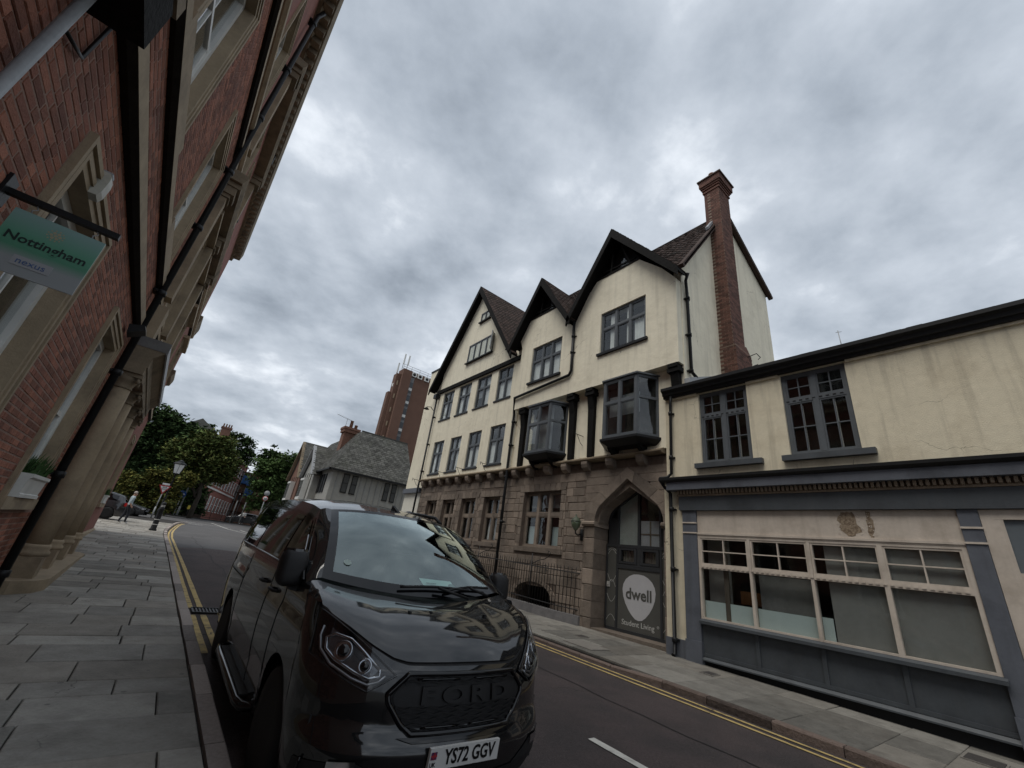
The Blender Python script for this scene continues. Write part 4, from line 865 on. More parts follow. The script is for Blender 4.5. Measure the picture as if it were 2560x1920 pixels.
# tiled roofs: every course of tiles is geometry
def tiled(name, p00, p10, p01, p11, par, m=m_tile, tw=.17, th=.12, kind=True, base=m_timber, nx=None):
    """bilinear roof slope: p00-p10 along the eave, p01-p11 along the ridge"""
    p00, p10, p01, p11 = map(Vector, (p00, p10, p01, p11)); nrm = (p10 - p00).cross(p01 - p00).normalized()
    if nrm.z < 0: nrm = -nrm
    b = MB(); b.hexa([p00 - nrm * .06, p10 - nrm * .06, p11 - nrm * .06, p01 - nrm * .06, p00, p10, p11, p01]); o = b.build(name, base, par)
    b = MB(); nr = max(2, int(max((p01 - p00).length, (p11 - p10).length) / th))
    for j in range(nr):
        f0, f1 = j / nr, min(1, (j + 1.25) / nr); a, c = p00.lerp(p01, f0), p10.lerp(p11, f0); e, g = p00.lerp(p01, f1), p10.lerp(p11, f1)
        k = max(1, int((c - a).length / tw)); off = .5 * (j % 2)
        for i in range(k + 1):
            u0, u1 = max(0, (i - off) / k), min(1, (i + 1 - off) / k - .006)
            if u1 - u0 < .1 / k: continue
            lift = rng.uniform(.012, .026); lo0, lo1 = a.lerp(c, u0) + nrm * lift, a.lerp(c, u1) + nrm * lift; hi0, hi1 = e.lerp(g, u0) + nrm * .004, e.lerp(g, u1) + nrm * .004
            b.add([lo0, lo1, hi1, hi0, lo0 - nrm * .014, lo1 - nrm * .014], [(0, 1, 2, 3), (4, 5, 1, 0)])
    tag(b.build('roof_tiles', m, o), kind='stuff'); return o
X = lambda n: 10 - n
rf = []
for ae, sg in ((G1[3], 1), (G1[2], -1)): tiled('roof', (X(.36), ae, G1[4]), (X(-6), ae, G1[4]), (X(.36), G1[0], G1[1]), (X(-6), G1[0], G1[1]), TB)
for ac, az, al, ar, ez in ((11.68, 13.32, 13.45, 9.72, 10.42), (7.83, 13.6, 9.88, 5.25, 10.40)):
    for ae in (al, ar):
        xe, xr_ = (9.95, 11.95) if ae < 6 else (X(-3.2), X(-3.2))
        tiled('roof', (X(JN + .36), ae, ez), (xe, ae, ez), (X(JN + .36), ac, az), (xr_, ac, az), TB)
tiled('roof', (9.9, 5.3, 10.85), (9.9, 14.5, 10.85), (13.5, 5.3, 15.86), (13.5, 14.5, 15.86), TB)
tiled('roof', (17.25, 5.3, 13.75), (17.25, 14.5, 13.75), (13.5, 5.3, 15.87), (13.5, 14.5, 15.87), TB)
# gable end wall above the shop, its verge and chimney stack
mb = MB(); pl = [(10.02, 10.95), (13.55, 15.8), (17.1, 13.7), (17.1, 2), (10.02, 2)]; mb.prism([(x, 5.5, z) for x, z in pl], (0, .25, 0)); mb.build('end_wall', m_cream, TB)
mb = MB(); mb.quad((17.1, 5.76, 2), (17.1, 20.6, 2), (17.1, 20.6, 13.7), (17.1, 5.76, 13.7)); mb.quad((10.2, 20.6, 2), (17.1, 20.6, 2), (17.1, 20.6, 13.7), (10.2, 20.6, 13.7)); mb.build('rear_wall', m_cream, TB)
for (xa, za), (xb, zb) in (((9.85, 10.80), (13.5, 15.84)), ((17.35, 13.66), (13.5, 15.84))):
    b = MB(); b.bar((xa, 5.38, za - .05), (xb, 5.38, zb - .05), .14, .16, (0, 1, 0)); b.build('verge', m_tile, TB)
m_chb = mat('chimney_brick', (.125, .060, .044), .9, .2, 6, rnd=.16, bump=.3, bscale=50, stain=((.06, .035, .028), .4))
m_chm = mat('chimney_mortar', (.22, .17, .13), .95, .2, 8)
CH = thing('chimney_stack', 'tall square brick chimney stack rising against the cream gable end wall', 'chimney', (12.7, 5.27, 8.0))
def brick_faces(x0, x1, y0, y1, z0, z1, par, ped=False):
    b = MB(); b.box(x0 + .006, x1 - .006, y0 + .006, y1, z0, z1); o = b.build('shaft_core' if not ped else 'core', m_chm, par)
    b = MB(); z = z0; r = 0
    while z < z1 - .04:
        zz = min(z + .064, z1); 
        yy = y1 - (r % 2) * .11
        while yy > y0 + .02:
            q = max(yy - .215, y0); b.box(x0 - rng.uniform(0, .004), x0 + .02, q, min(yy, y1), z, zz); yy -= .226
        xx = x0 - (r % 2) * .11
        while xx < x1 - .02:
            q = min(xx + .215, x1); p_ = max(xx, x0 + .021)
            if q - p_ > .02: b.box(p_, q, y0 - rng.uniform(0, .004), y0 + .02, z, zz)
            xx += .226
        z += .075; r += 1
    tag(b.build('bricks', m_chb, o), kind='stuff'); return o
brick_faces(12.3, 13.13, 5.04, 5.5, 8.9, 16.02, CH); brick_faces(12.27, 13.42, 4.98, 5.5, 7.3, 8.9, CH)
mb = MB(); mb.prism([(12.27, 5.5, 8.9), (13.42, 5.5, 8.9), (13.14, 5.5, 9.15), (12.3, 5.5, 8.92)], (0, -.5, 0)); mb.build('shoulder', m_chb, CH)
for k, (e_, z0, z1) in enumerate(((.04, 16.02, 16.1), (.0, 16.1, 16.18), (.05, 16.18, 16.26), (.09, 16.26, 16.34), (.13, 16.34, 16.64), (.18, 16.64, 16.70))):
    b = MB(); b.box(12.3 - e_, 13.13 + e_, 5.04 - e_, 5.62 + e_, z0 + .001, z1); b.build('cap_course', m_chb if k < 5 else m_tile, CH)
brick_faces(12.17, 13.26, 4.91, 5.72, 16.35, 16.63, CH)
mb = MB(); mb.box(12.3, 13.13, 5.5, 5.62, 13.5, 16.02); mb.build('rear_shaft', m_chb, CH)
for x, y in ((12.5, 5.35), (12.9, 5.2), (12.95, 5.5)): b = MB(); b.lathe([(.13, 16.70), (.12, 16.92), (.105, 17.07), (.12, 17.08), (.12, 17.12), (.08, 17.12)], (x, y, 0), 14); b.build('chimney_pot', mat('terracotta', (.24, .14, .09), .85, .2, 8), CH)
mb = MB(); mb.prism([(11.9, 5.47, 13.75), (12.32, 5.47, 14.35), (12.32, 5.47, 14.5), (11.85, 5.47, 13.85)], (0, -.1, 0)); mb.build('flashing', m_lead, CH)
mb = MB()
for z_ in (8.35, 8.75): mb.tube([(13.1, 4.98, z_), (13.1, 4.7, z_ + .05), (13.45, 4.72, z_ + .06), (13.45, 4.8, z_)], .014, 5)
mb.build('iron_bracket', m_iron, CH)
# black drainpipes
pipe(TB, T, [(.12, 20.62, 9.75), (.10, 20.6, 4.9), (.14, 20.55, 4.7), (.14, 20.5, .6)], .05, m_black, [(.1, 20.6, z) for z in (8.5, 6.9, 5.4)] + [(.14, 20.5, 2.8)])
mb = MB(T); mb.box(.02, .30, 20.45, 20.75, 9.6, 9.85); mb.build('rain_hopper', m_black, TB)
pipe(TB, T, [(JN + .07, 9.74, 10.35), (JN + .07, 9.70, 8.25), (JN + .07, 9.8, 8.08), (JN + .08, 12.9, 7.86), (.16, 13.08, 7.78), (.10, 13.08, 7.2), (.10, 13.05, 5.0), (.12, 13.0, 4.6), (.08, 12.98, .5)], .055, m_black, [(JN + .07, 9.72, z) for z in (9.7, 9.0)] + [(.1, 13.06, z) for z in (6.9, 5.9, 4.6)] + [(.09, 12.98, 2.9)])
pipe(TB, None, [(10.0, 5.25, 10.5), (10.12, 5.4, 10.35), (10.2, 5.42, 9.9), (10.24, 5.42, 7.2), (10.4, 5.36, 7.05)], .05, m_black, [(10.22, 5.42, z) for z in (9.7, 8.4, 7.2)])
# carved timber posts carrying the jetty
for a in (12.42, 9.72, 8.84, 5.72):
    b = MB(T)
    if a > 6: b.hexa([(-.05, a - .12, 4.98), (.07, a - .10, 4.98), (.07, a + .10, 4.98), (-.05, a + .12, 4.98), (-.05, a - .12, 6.6), (.10, a - .13, 6.6), (.10, a + .13, 6.6), (-.05, a + .12, 6.6)])
    b.hexa([(-.05, a - .12, 6.6), (.10, a - .13, 6.6), (.10, a + .13, 6.6), (-.05, a + .12, 6.6), (-.05, a - .11, 7.1), (.20, a - .11, 7.1), (.20, a + .11, 7.1), (-.05, a + .11, 7.1)])
    b.box(-.05, .24, a - .19, a + .19, 7.101, 7.24); b.box(-.05, .27, a - .15, a + .15, 7.241, 7.355); b.build('timber_post', m_timber, TB)
# oriel windows
def oriel(f0, f1, s0, s1, z0, z1, pn=.55):
    wn = -.05; e = z0 + (z1 - z0) * .62
    w = window(TB, T, f0, f1, z0, z1, pn, [1, 1], [1.55, 1], m_grey, g_dark, fw=.08, dep=.08, mw=.08, blind=[(.05, .95, .02, .98, m_blind)] if f0 > 9 else [(.05, .95, .4, .75, m_blind)], name='oriel_window', bn=-.25)
    for p, q in (((pn - .002, f0 + .002), (wn, s0)), ((pn - .002, f1 - .002), (wn, s1))):
        P0, P1 = Vector((p[0], p[1], 0)), Vector((q[0], q[1], 0)); d = (P1 - P0); L_ = d.length; d.normalize(); nn_ = Vector((d.y, -d.x, 0)); nn_ = nn_ if nn_.x > 0 or (nn_.x == 0) else -nn_
        b = MB(T); F = lambda t, z: P0 + d * t + Vector((0, 0, z))
        for t0, t1, a_, c_ in ((0, .07, z0, z1), (L_ - .07, L_, z0, z1), (.07, L_ - .07, z0, z0 + .08), (.07, L_ - .07, z1 - .08, z1), (.07, L_ - .07, e - .04, e + .04)):
            q4 = [F(t0, a_), F(t1, a_), F(t1, c_), F(t0, c_)]; b.prism(q4, -nn_ * .07)
        sf = b.build('oriel_side', m_grey, w)
        for a_, c_ in ((z0 + .08, e - .04), (e + .04, z1 - .08)): b = MB(T); q4 = [F(.07, a_) - nn_ * .03, F(L_ - .07, a_) - nn_ * .03, F(L_ - .07, c_) - nn_ * .03, F(.07, c_) - nn_ * .03]; b.prism(q4, -nn_ * .006); b.build('pane', g_dark, w)
    ol = [(wn, s0 - .06), (pn + .05, f0 - .04), (pn + .05, f1 + .04), (wn, s1 + .06)]
    b = MB(T); b.prism([(n_, a_, z0 - .002) for n_, a_ in ol], (0, 0, -.07)); il = [(wn, s0 + .1), (pn - .2, f0 + .12), (pn - .2, f1 - .12), (wn, s1 - .1)]
    top = [(n_, a_, z0 - .073) for n_, a_ in ol]; bt = [(n_, a_, z0 - .22) for n_, a_ in il]; b.add(top + bt, [(0, 1, 5, 4), (1, 2, 6, 5), (2, 3, 7, 6), (7, 4, 5, 6)]); b.build('oriel_base', m_black, w)
    for a in (f0 + .12, f1 - .12): b = MB(T); b.prism([(wn, a - .07, z0 - .05), (pn - .2, a - .07, z0 - .2), (pn - .25, a - .07, z0 - .28), (wn + .14, a - .07, z0 - .42), (wn, a - .07, z0 - .46)], (0, .14, 0)); b.build('oriel_bracket', m_timber, w)
    b = MB(T); b.prism([(n_, a_, z1 + .002) for n_, a_ in ol], (0, 0, .05)); b.build('oriel_top', m_grey, w)
    b = MB(T); b.box(wn + .002, wn + .01, s0 + .05, s1 - .05, z0, z1); b.build('oriel_back', m_room, w)
oriel(10.36, 11.56, 10.05, 11.88, 5.24, 7.08); oriel(6.70, 7.94, 6.36, 8.28, 5.30, 7.2)
# small iron wall brackets
for a, z, n in ((20.9, 4.75, 0), (18.4, 4.98, 0), (16.6, 5.02, 0), (14.6, 5.05, 0), (9.25, 5.55, -.05)):
    b = MB(T); b.tube([(n, a, z + .2), (n + .38, a, z + .2)], .012, 5); b.tube([(n + .01, a, z - .12), (n + .12, a, z - .06), (n + .22, a, z + .08), (n + .30, a, z + .19)], .010, 5); b.tube([(n + .38, a, z + .26), (n + .38, a, z + .12)], .012, 5); b.build('wall_bracket', m_iron, TB)
# corner lamp under the first gable
t = thing('corner_spotlight', 'black swan neck lamp under the eave of the first gable', 'lamp', (9.9, 20.7, 9.0)); mb = MB(T); mb.tube([(.02, 20.8, 8.9), (.3, 20.8, 9.1), (.5, 20.85, 9.05)], .02, 6); mb.build('arm', m_black, t); mb = MB(T); mb.lathe([(.03, .12), (.06, .08), (.17, 0), (.16, -.01), (.02, .05)], (.52, 20.85, 8.92), 12); mb.build('shade', m_black, t)
# globe lantern beside the entrance
t = thing('wall_lantern', 'green glass globe lantern on a black bracket beside the arched entrance', 'lamp', (9.8, 9.15, 2.5))
mb = MB(T); mb.tube([(SN + .03, 9.08, 2.42), (SN + .03, 9.08, 2.75)], .05, 8); mb.tube([(SN + .05, 9.08, 2.62), (SN + .18, 9.10, 2.56), (SN + .27, 9.12, 2.60), (SN + .28, 9.12, 2.68)], .022, 7); mb.build('bracket', m_black, t)
mb = MB(T); mb.lathe([(.03, -.20), (.06, -.17), (.12, -.08), (.15, .02), (.145, .05)], (SN + .28, 9.12, 2.88), 14); mb.build('globe', mat('green_glass', (.10, .13, .08), .12, .15, 10, spec=.9), t)
mb = MB(T); mb.lathe([(.155, .05), (.15, .08), (.11, .15), (.05, .20), (.03, .21), (.025, .25), (.0, .30)], (SN + .28, 9.12, 2.88), 14); mb.build('cap', mat('verdigris', (.06, .075, .05), .6, .3, 12), t)
# cellar opening with segmental arch
for k in range(11):
    t0, t1 = pi * k / 11, pi * (k + 1) / 11; P_ = lambda t_, r: (SN + .03, 11.1 - r * 1.0 * cos(t_), .62 + r * .50 * sin(t_)); b = MB(T); b.prism([P_(t0 + .012, .88), P_(t1 - .012, .88), P_(t1 - .012, 1.08), P_(t0 + .012, 1.08)], (-.3, 0, 0)); b.build('cellar_voussoir', m_stone, TB)
mb = MB(T); mb.box(-.9, -.8, 10.2, 12, 0, 1.1); mb.build('cellar_void', m_dark, TB)
# iron railings on a curved dwarf wall
RL = thing('iron_railings', 'black iron railings on a low curved stone kerb along the sandstone front', 'railing', (9.5, 12, gz(12)))
def rp(a): return 9.86 - .0 * a if a > 10.2 else 9.86 + ((10.2 - a) / 1.2) ** 2 * .28
Ra = [9.0 + .25 * k for k in range(47)]
mb = MB()
for a0, a1 in zip(Ra, Ra[1:]):
    x0, x1 = rp(a0), rp(a1); z0, z1 = gz(a0) + .04, gz(a1) + .04; hw = .13
    mb.hexa([(x0 - hw, a0, z0 - .1), (x0 + hw, a0, z0 - .1), (x1 + hw, a1, z1 - .1), (x1 - hw, a1, z1 - .1), (x0 - hw * .8, a0, z0 + .24), (x0 + hw, a0, z0 + .24), (x1 + hw, a1, z1 + .24), (x1 - hw * .8, a1, z1 + .24)])
mb.build('kerb_wall', mat('dark_kerb_stone', (.14, .135, .135), .8, .3, 5, bump=.4, bscale=20, stain=((.05, .05, .055), .6)), RL)
for h_ in (.42, 1.38): b = MB(); b.tube([(rp(a), a, gz(a) + h_) for a in Ra], .016, 6); b.build('rail', m_iron, RL)
k = 0; a = 9.08
while a < 20.3:
    b = MB(); x = rp(a); zt = gz(a) + 1.55; b.tube([(x, a, gz(a) + .26), (x, a, zt - .05), (x, a, zt)], [.011, .011, .004], 5); b.build('railing_bar', m_iron, RL); a += .125; k += 1
for a in (11.0, 14.1):
    b = MB(); x = rp(a); z = gz(a); b.tube([(x, a, z + .3), (x, a, z + 1.75)], .018, 6)
    b.tube([(x, a, z + 1.42), (x, a - .3, z + 1.55), (x, a - .62, z + 1.62), (x, a - .80, z + 1.72), (x, a - .84, z + 1.82), (x, a - .76, z + 1.86), (x, a - .72, z + 1.80)], .012, 6); b.tube([(x, a - .5, z + 1.40), (x, a - .66, z + 1.44), (x, a - .78, z + 1.40), (x, a - .80, z + 1.30), (x, a - .72, z + 1.27), (x, a - .69, z + 1.33)], .011, 6); b.build('scroll', m_iron, RL)
# ------------------------------------------------------------------ shop with a blue grey timber front
SH = thing('shop_building', 'low cream rendered shop with a blue grey timber shopfront and faded cream windows', 'shop', (10, 2, gz(2)))
T = FRT(10.0)
UW = [(3.92, 5.14, 4.42, 6.34), (1.93, 3.16, 4.42, 6.34)]
mb = MB(T); wall(mb, -7, 6.12, 4.0, 6.36, 0, [(*w, .18) for w in UW], sides=.3); mb.build('render_wall', m_cream2, SH)
mb = MB(T); wall(mb, 5.69, 6.2, -.2, 4.0, 0, [], sides=.5); mb.build('render_pier', m_cream2, SH)
mb = MB(T); mb.box(-.1, .035, 5.70, 6.21, -.2, .45); mb.build('pier_plinth', m_blue, SH)
mb = MB(T); mb.box(-1.8, -1.0, -6.9, 5.4, .1, 6.58); mb.build('interior', m_room, SH)
mb = MB(T); mb.box(-1.8, -.30, -6.9, 5.4, 6.37, 6.42); mb.box(-1.0, -.31, -6.9, 5.4, 3.45, 3.55); mb.box(-1.0, -.12, 5.37, 5.42, .1, 3.45); mb.build('ceiling', m_room, SH)
for w in UW:
    a0, a1, z0, z1 = w; wd = window(SH, T, a0 + .001, a1 - .001, z0, z1, -.06, [1, 1], [1.28, .62], m_grey, g_shop, fw=.07, dep=.08, mw=.10, bar=(2, 2), sash=.035)
    b = MB(T); b.box(-.1, .12, a0 - .22, a1 + .14, z0 - .12, z0 - .002); b.build('sill', m_dkblue, wd)
    for k in range(9): b = MB(T); a = a0 + .12 + k * .125; b.box(-.062, -.052, a, a + .06, z0 + 1.255, z0 + 1.275); b.build('dentil', m_black, wd)
    b = MB(T); b.box(-.16, -.12, a0 + .03, a0 + .075, z0 + .02, z0 + 1.2); b.box(-.16, -.12, a0 + .30, a0 + .33, z0 + .02, z0 + 1.2); b.box(-.16, -.12, a1 - .33, a1 - .30, z0 + .1, z0 + 1.15); b.build('inner_bar', m_whitep, wd)
# eaves gutter, roof
mb = MB(T); mb.prism([(-.1, -7, 6.362), (.10, -7, 6.362), (.12, -7, 6.43), (.16, -7, 6.44), (.18, -7, 6.52), (.24, -7, 6.56), (.24, -7, 6.64), (-.1, -7, 6.66)], (0, 13.12, 0)); mb.build('eaves_gutter', m_black, SH)
mb = MB(T); mb.box(.0, .05, 5.18, 5.95, 6.31, 6.361); mb.box(0, .05, 3.19, 3.9, 6.31, 6.361); mb.box(0, .05, -7, 1.9, 6.31, 6.361); mb.build('wall_capping', m_cream2, SH)
mb = MB(); mb.hexa([(9.9, -7, 6.60), (13.4, -7, 8.05), (13.4, 5.49, 8.05), (9.9, 6.1, 6.60), (9.9, -7, 6.665), (13.4, -7, 8.12), (13.4, 5.49, 8.12), (9.9, 6.1, 6.665)]); mb.build('roof', m_slate, SH)
tiled('roof_slope', (9.88, -7, 6.68), (9.88, 5.49, 6.68), (13.4, -7, 8.14), (13.4, 5.49, 8.14), SH, m_slate, .3, .22, base=m_slate)
mb = MB(); mb.prism([(9.95, 5.49, 6.72), (12.3, 5.49, 7.70), (12.3, 5.49, 7.86), (9.95, 5.49, 6.88)], (0, -.16, 0)); mb.build('flashing', m_lead, SH)
pipe(SH, T, [(.10, 5.88, 6.42), (.08, 5.92, 6.2), (.08, 5.94, 4.22), (.10, 6.05, 4.12), (.28, 6.16, 4.06)], .04, m_black, [(.08, 5.93, 5.9), (.08, 5.94, 4.65)])
pipe(SH, T, [(.28, 6.15, 4.02), (.16, 6.1, 3.86), (.10, 5.97, 3.7), (.10, 5.95, .16), (.18, 5.95, .12)], .045, m_black, [(.10, 5.95, z) for z in (3.3, 1.9, .42)])
# cornice, fascia, dentils, frieze
mb = MB(T); mb.prism([(-.05, -7, 3.94), (.30, -7, 3.94), (.36, -7, 3.99), (.36, -7, 4.05), (.02, -7, 4.13), (-.05, -7, 4.13)], (0, 13.15, 0)); mb.build('shop_cornice', m_black, SH)
mb = MB(T); mb.box(-.05, .28, -7, 5.98, 3.75, 3.938); mb.build('cornice_fascia', m_blue, SH)
pr_ = None
for k in range(92):
    a = 5.74 - k * .082
    if pr_ is None: b = MB(T); b.box(.10, .18, a - .044, a, 3.655, 3.748); pr_ = b.build('dentil', mat('dentil_paint_shaded', (.24, .19, .14), .8, .2, 5), SH); k0 = a  # cream paint darkened in colour to carry the shade under the cornice
    else: o = bpy.data.objects.new('dentil', pr_.data); COL.objects.link(o); o.parent = SH; o.matrix_local = Matrix.Translation((0, a - k0, 0)) @ MLD[pr_.name]
mb = MB(T); mb.box(-.05, .12, -7, 5.78, 3.61, 3.654); mb.box(-.05, .099, -7, 5.78, 3.655, 3.749); mb.build('dentil_backing', MATS['dentil_paint_shaded'], SH)
mb = MB(T); mb.box(-.05, .10, -7, 5.75, 3.275, 3.608); mb.build('frieze', m_dkblue, SH)
for a0, a1 in ((5.34, 5.69), (.66, .895), (-1.3, -1.0)):
    b = MB(T); b.box(-.05, .055, a0, a1, .50, 3.273); b.build('pilaster', m_blue, SH)
    b = MB(T); b.box(-.05, .085, a0 - .012, a1 + .012, -.15, .498); b.build('pilaster_base', m_blue, SH)
    b = MB(T); b.box(.03, .075, a0 - .01, a1 + .01, 2.97, 3.0); b.box(.03, .075, a0 - .01, a1 + .01, 2.74, 2.77); b.build('pilaster_moulding', m_pink, SH)
mb = MB(T); mb.box(-.06, .012, .90, 5.335, 2.765, 3.272); mb.build('signboard', m_pink, SH)
mb = MB(T)
for c, hw in ((1.95 + .40, .16), (1.95 + .10, .05)):                              # bare patch where paint has peeled
    pts = []; 
    for k in range(26):
        t_ = 2 * pi * k / 26; pts.append((.0145, c + hw * cos(t_) * rng.uniform(.55, 1.25), 3.02 + .235 * max(-1, min(1, 1.25 * sin(t_))) * rng.uniform(.88, 1.02)))
    mb.poly(pts)
mb.build('peeled_patch', mat('bare_plaster', (.30, .235, .165), .95, .3, 30, bump=.8, bscale=40, col2=(.18, .13, .09), c2scale=22), SH)
mb = MB(T)
for k in range(70):
    c = 2.35 + rng.choice((-1, 1)) * rng.uniform(.13, .2) if k % 2 else 2.05 + rng.uniform(-.09, .08); z = rng.uniform(2.80, 3.25); s = rng.uniform(.008, .022); mb.poly([(.02, c, z), (.03, c + s, z + s * .4), (.022, c + s * .3, z + s * 1.5)])
tag(mb.build('paint_flakes', m_pink, SH), kind='stuff')
mb = MB(T); mb.box(-.05, .05, .895, 5.338, 2.725, 2.763); mb.box(-.05, .035, .895, 5.338, 2.70, 2.724); mb.build('head_moulding', m_pink, SH)
# window bays: one timber frame, top lights of four panes, big lower panes
cols_ = [5.335, 4.20, 3.085, 1.985, .90]
mb = MB(T)
for i, c in enumerate(cols_):
    w_ = .055 if i in (1, 2) else .075; mb.box(-.08, .03, c - w_ / 2 if 0 < i < 4 else (c - .05 if i == 0 else c), c + w_ / 2 if 0 < i < 4 else (c if i == 0 else c + .06), .955, 2.699)
for i in range(4):
    p, q = cols_[i + 1] + (.03 if i < 3 else .06), cols_[i] - (.03 if i else .05)
    mb.box(-.079, .028, p, q, 1.985, 2.07); mb.box(-.079, .028, p, q, 2.655, 2.698); mb.box(-.078, .02, p, q, .956, .99)
    for a_, c_, r_, t_ in ((p, p + .035, 2.07, 2.655), (q - .035, q, 2.07, 2.655), (p + .035, q - .035, 2.07, 2.105), (p + .035, q - .035, 2.62, 2.655)): mb.box(-.06, .016, a_, c_, r_, t_)
    m_ = (p + q) / 2; mb.box(-.05, .01, m_ - .011, m_ + .011, 2.105, 2.62); mb.box(-.05, .009, p + .035, q - .035, 2.352, 2.374)
sf = mb.build('shop_window', m_pink, SH)
a = 5.27
while a > .96: b = MB(T); b.box(.028, .045, a - .055, a, 2.012, 2.035); b.build('transom_dentil', m_pink, sf); a -= .098
m_gpan = mat('grey_boarding', (.25, .255, .25), .7, .14, 1.6, stain=((.16, .165, .16), .7), sscale=.9)
for i in range(4):
    p, q = cols_[i + 1] + (.03 if i < 3 else .06), cols_[i] - (.03 if i else .05); m_ = (p + q) / 2
    for a_, c_ in ((p + .035, m_ - .011), (m_ + .011, q - .035)):
        for r_, t_ in ((2.105, 2.352), (2.374, 2.62)): b = MB(T); b.box(-.03, -.025, a_, c_, r_, t_); b.build('pane', g_shop, sf)
    b = MB(T); b.box(-.04, -.034, p, q, .99, 1.985); b.build('pane', g_shop, sf)
    if i == 3: b = MB(T); b.box(-.10, -.085, p - .02, q, .96, 2.68); b.build('board', m_gpan, sf)
    elif i == 2: b = MB(T); b.box(-.12, -.10, p, q - .19, .96, 2.68); b.build('board', m_gpan, sf); b = MB(T); b.box(-.10, -.09, q - .17, q, .96, 1.36); b.build('film', m_frost, sf)
    elif i == 1: b = MB(T); b.box(-.10, -.09, p, q, .96, 1.33); b.build('film', m_frost, sf); b = MB(T); b.box(-.30, -.28, p, q, 1.33, 1.98); b.build('board', m_gpan, sf)
    else: b = MB(T); b.box(-.10, -.09, p, p + .50, .96, 1.33); b.box(-.10, -.09, p + .60, q, .96, 1.33); b.build('film', m_frost, sf); b = MB(T); b.box(-.12, -.08, p + .50, p + .60, .96, 2.68); b.build('post', mat('brown_post', (.10, .085, .07), .7), sf); b = MB(T); b.box(-.34, -.32, p + .55, q, 1.33, 2.68); b.build('board', m_gpan, sf); b = MB(T); b.box(-.6, -.5, p, p + .45, 1.36, 1.62); b.build('crate', mat('orange_wood', (.20, .09, .035), .7), sf)
mb = MB(T); mb.prism([(-.1, .86, .88), (.13, .86, .86), (.13, .86, .915), (.04, .86, .953), (-.1, .86, .953)], (0, 4.475, 0)); mb.build('shop_sill', m_dkblue, SH)
mb = MB(T); mb.box(-.1, .0, .898, 5.335, .16, .879); mb.build('stall_riser', m_dkblue, SH)
for c in cols_[1:4]: b = MB(T); b.box(0, .03, c - .035, c + .035, .30, .86); b.build('riser_stile', m_dkblue, SH)
mb = MB(T); mb.box(0, .03, .90, 5.33, .24, .30); mb.prism([(0, .90, .161), (.07, .90, .161), (.07, .90, .185), (.02, .90, .235), (0, .90, .235)], (0, 4.43, 0)); mb.build('riser_rail', m_dkblue, SH)
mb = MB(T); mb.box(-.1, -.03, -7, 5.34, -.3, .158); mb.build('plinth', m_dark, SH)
# door bay at the right
mb = MB(T)
for b_ in ((-.06, .03, .52, .655, -.05, 3.27), (-.06, .03, -.98, .52, 3.12, 3.27), (-.06, .02, -.98, .52, 2.20, 2.36), (-.06, .028, .42, .52, -.05, 3.12), (-.06, .03, -.99, -.9, -.05, 3.12), (-.05, .01, -.9, .42, -.05, .9)): mb.box(*b_)
dr = mb.build('shop_door', m_pink, SH)
m_gg = mat('painted_glass', (.13, .15, .165), .3, .08, 2)
for r_, t_ in ((2.36, 3.12), (.9, 2.20)): b = MB(T); b.box(-.05, -.02, -.9, .42, r_, t_); b.build('pane', m_gg, dr)
t = thing('roof_aerial', 'thin metal rod standing on the shop roof', 'aerial', (11.6, 2.2, 7.3)); mb = MB(); mb.tube([(11.6, 2.2, 7.3), (11.6, 2.22, 8.0)], .010, 5); mb.build('rod', m_lead, t); mb = MB(); mb.tube([(11.6, 2.15, 7.94), (11.6, 2.27, 7.96)], .006, 4); mb.build('crossbar', m_lead, t)

# ------------------------------------------------------------------ white neighbour past the gables
WB = thing('white_building', 'narrow white rendered building with a blue grey band beside the gabled front', 'building', (10.1, 21.7, gz(21.7)))
mb = MB(); mb.box(10.12, 15, 20.62, 22.6, 4.55, 11.9); mb.build('render_wall', m_cream, WB)
mb = MB(); mb.box(10.08, 15, 20.63, 22.62, 11.901, 12.0); mb.build('coping', m_black, WB)
mb = MB(); mb.box(9.98, 15, 20.63, 22.61, 4.30, 4.548); mb.build('band', m_blue, WB)
m_whr = mat('white_render', (.66, .64, .56), .9, .06, 2)
mb = MB(T); wall(mb, 20.63, 22.58, .0, 4.30, -.14, [(20.9, 22.2, .3, 3.05, .4)], sides=.3); mb.build('shop_wall', m_whr, WB)
mb = MB(T)
for k in range(9):
    t0, t1 = pi * k / 9, pi * (k + 1) / 9; P_ = lambda t_, r: (-.10, 21.55 - r * .75 * cos(t_), 2.95 + r * .38 * sin(t_)); mb.prism([P_(t0, .85), P_(t1, .85), P_(t1, 1.05), P_(t0, 1.05)], (-.1, 0, 0))
mb.build('door_arch', m_blue, WB)
mb = MB(T); mb.box(-.55, -.50, 20.9, 22.2, .3, 3.1); mb.build('door', m_dkblue, WB)

# ------------------------------------------------------------------ public house with hipped slate roof
PB = thing('public_house', 'pale panelled public house with a mossy hipped slate roof', 'building', (11, 34, gz(30)))
m_panel = mat('pale_roughcast', (.33, .325, .30), .9, .12, 3, bump=.4, bscale=30, stain=((.24, .235, .215), .5))
px0, px1, py0, py1 = 7.95, 13.6, 30.0, 40.0; ez = 5.95
mb = MB(); mb.box(px0, px1, py0, py1, .4, ez); mb.build('wall', m_panel, PB)
tiled('roof', (px0 - .35, py0 - .3, ez - .1), (px1 + .2, py0 - .3, ez - .1), (9.7, 32.0, 9.35), (13.6, 32.0, 9.35), PB, m_slate, .28, .2, base=m_slate)
tiled('roof', (px0 - .35, py1, ez - .1), (px0 - .35, py0 - .3, ez - .1), (9.7, py1, 9.35), (9.7, 32.0, 9.35), PB, m_slate, .28, .2, base=m_slate)
mb = MB(); mb.box(9.7, 13.6, 31.97, 32.1, 9.33, 9.44); mb.build('ridge', m_slate, PB)
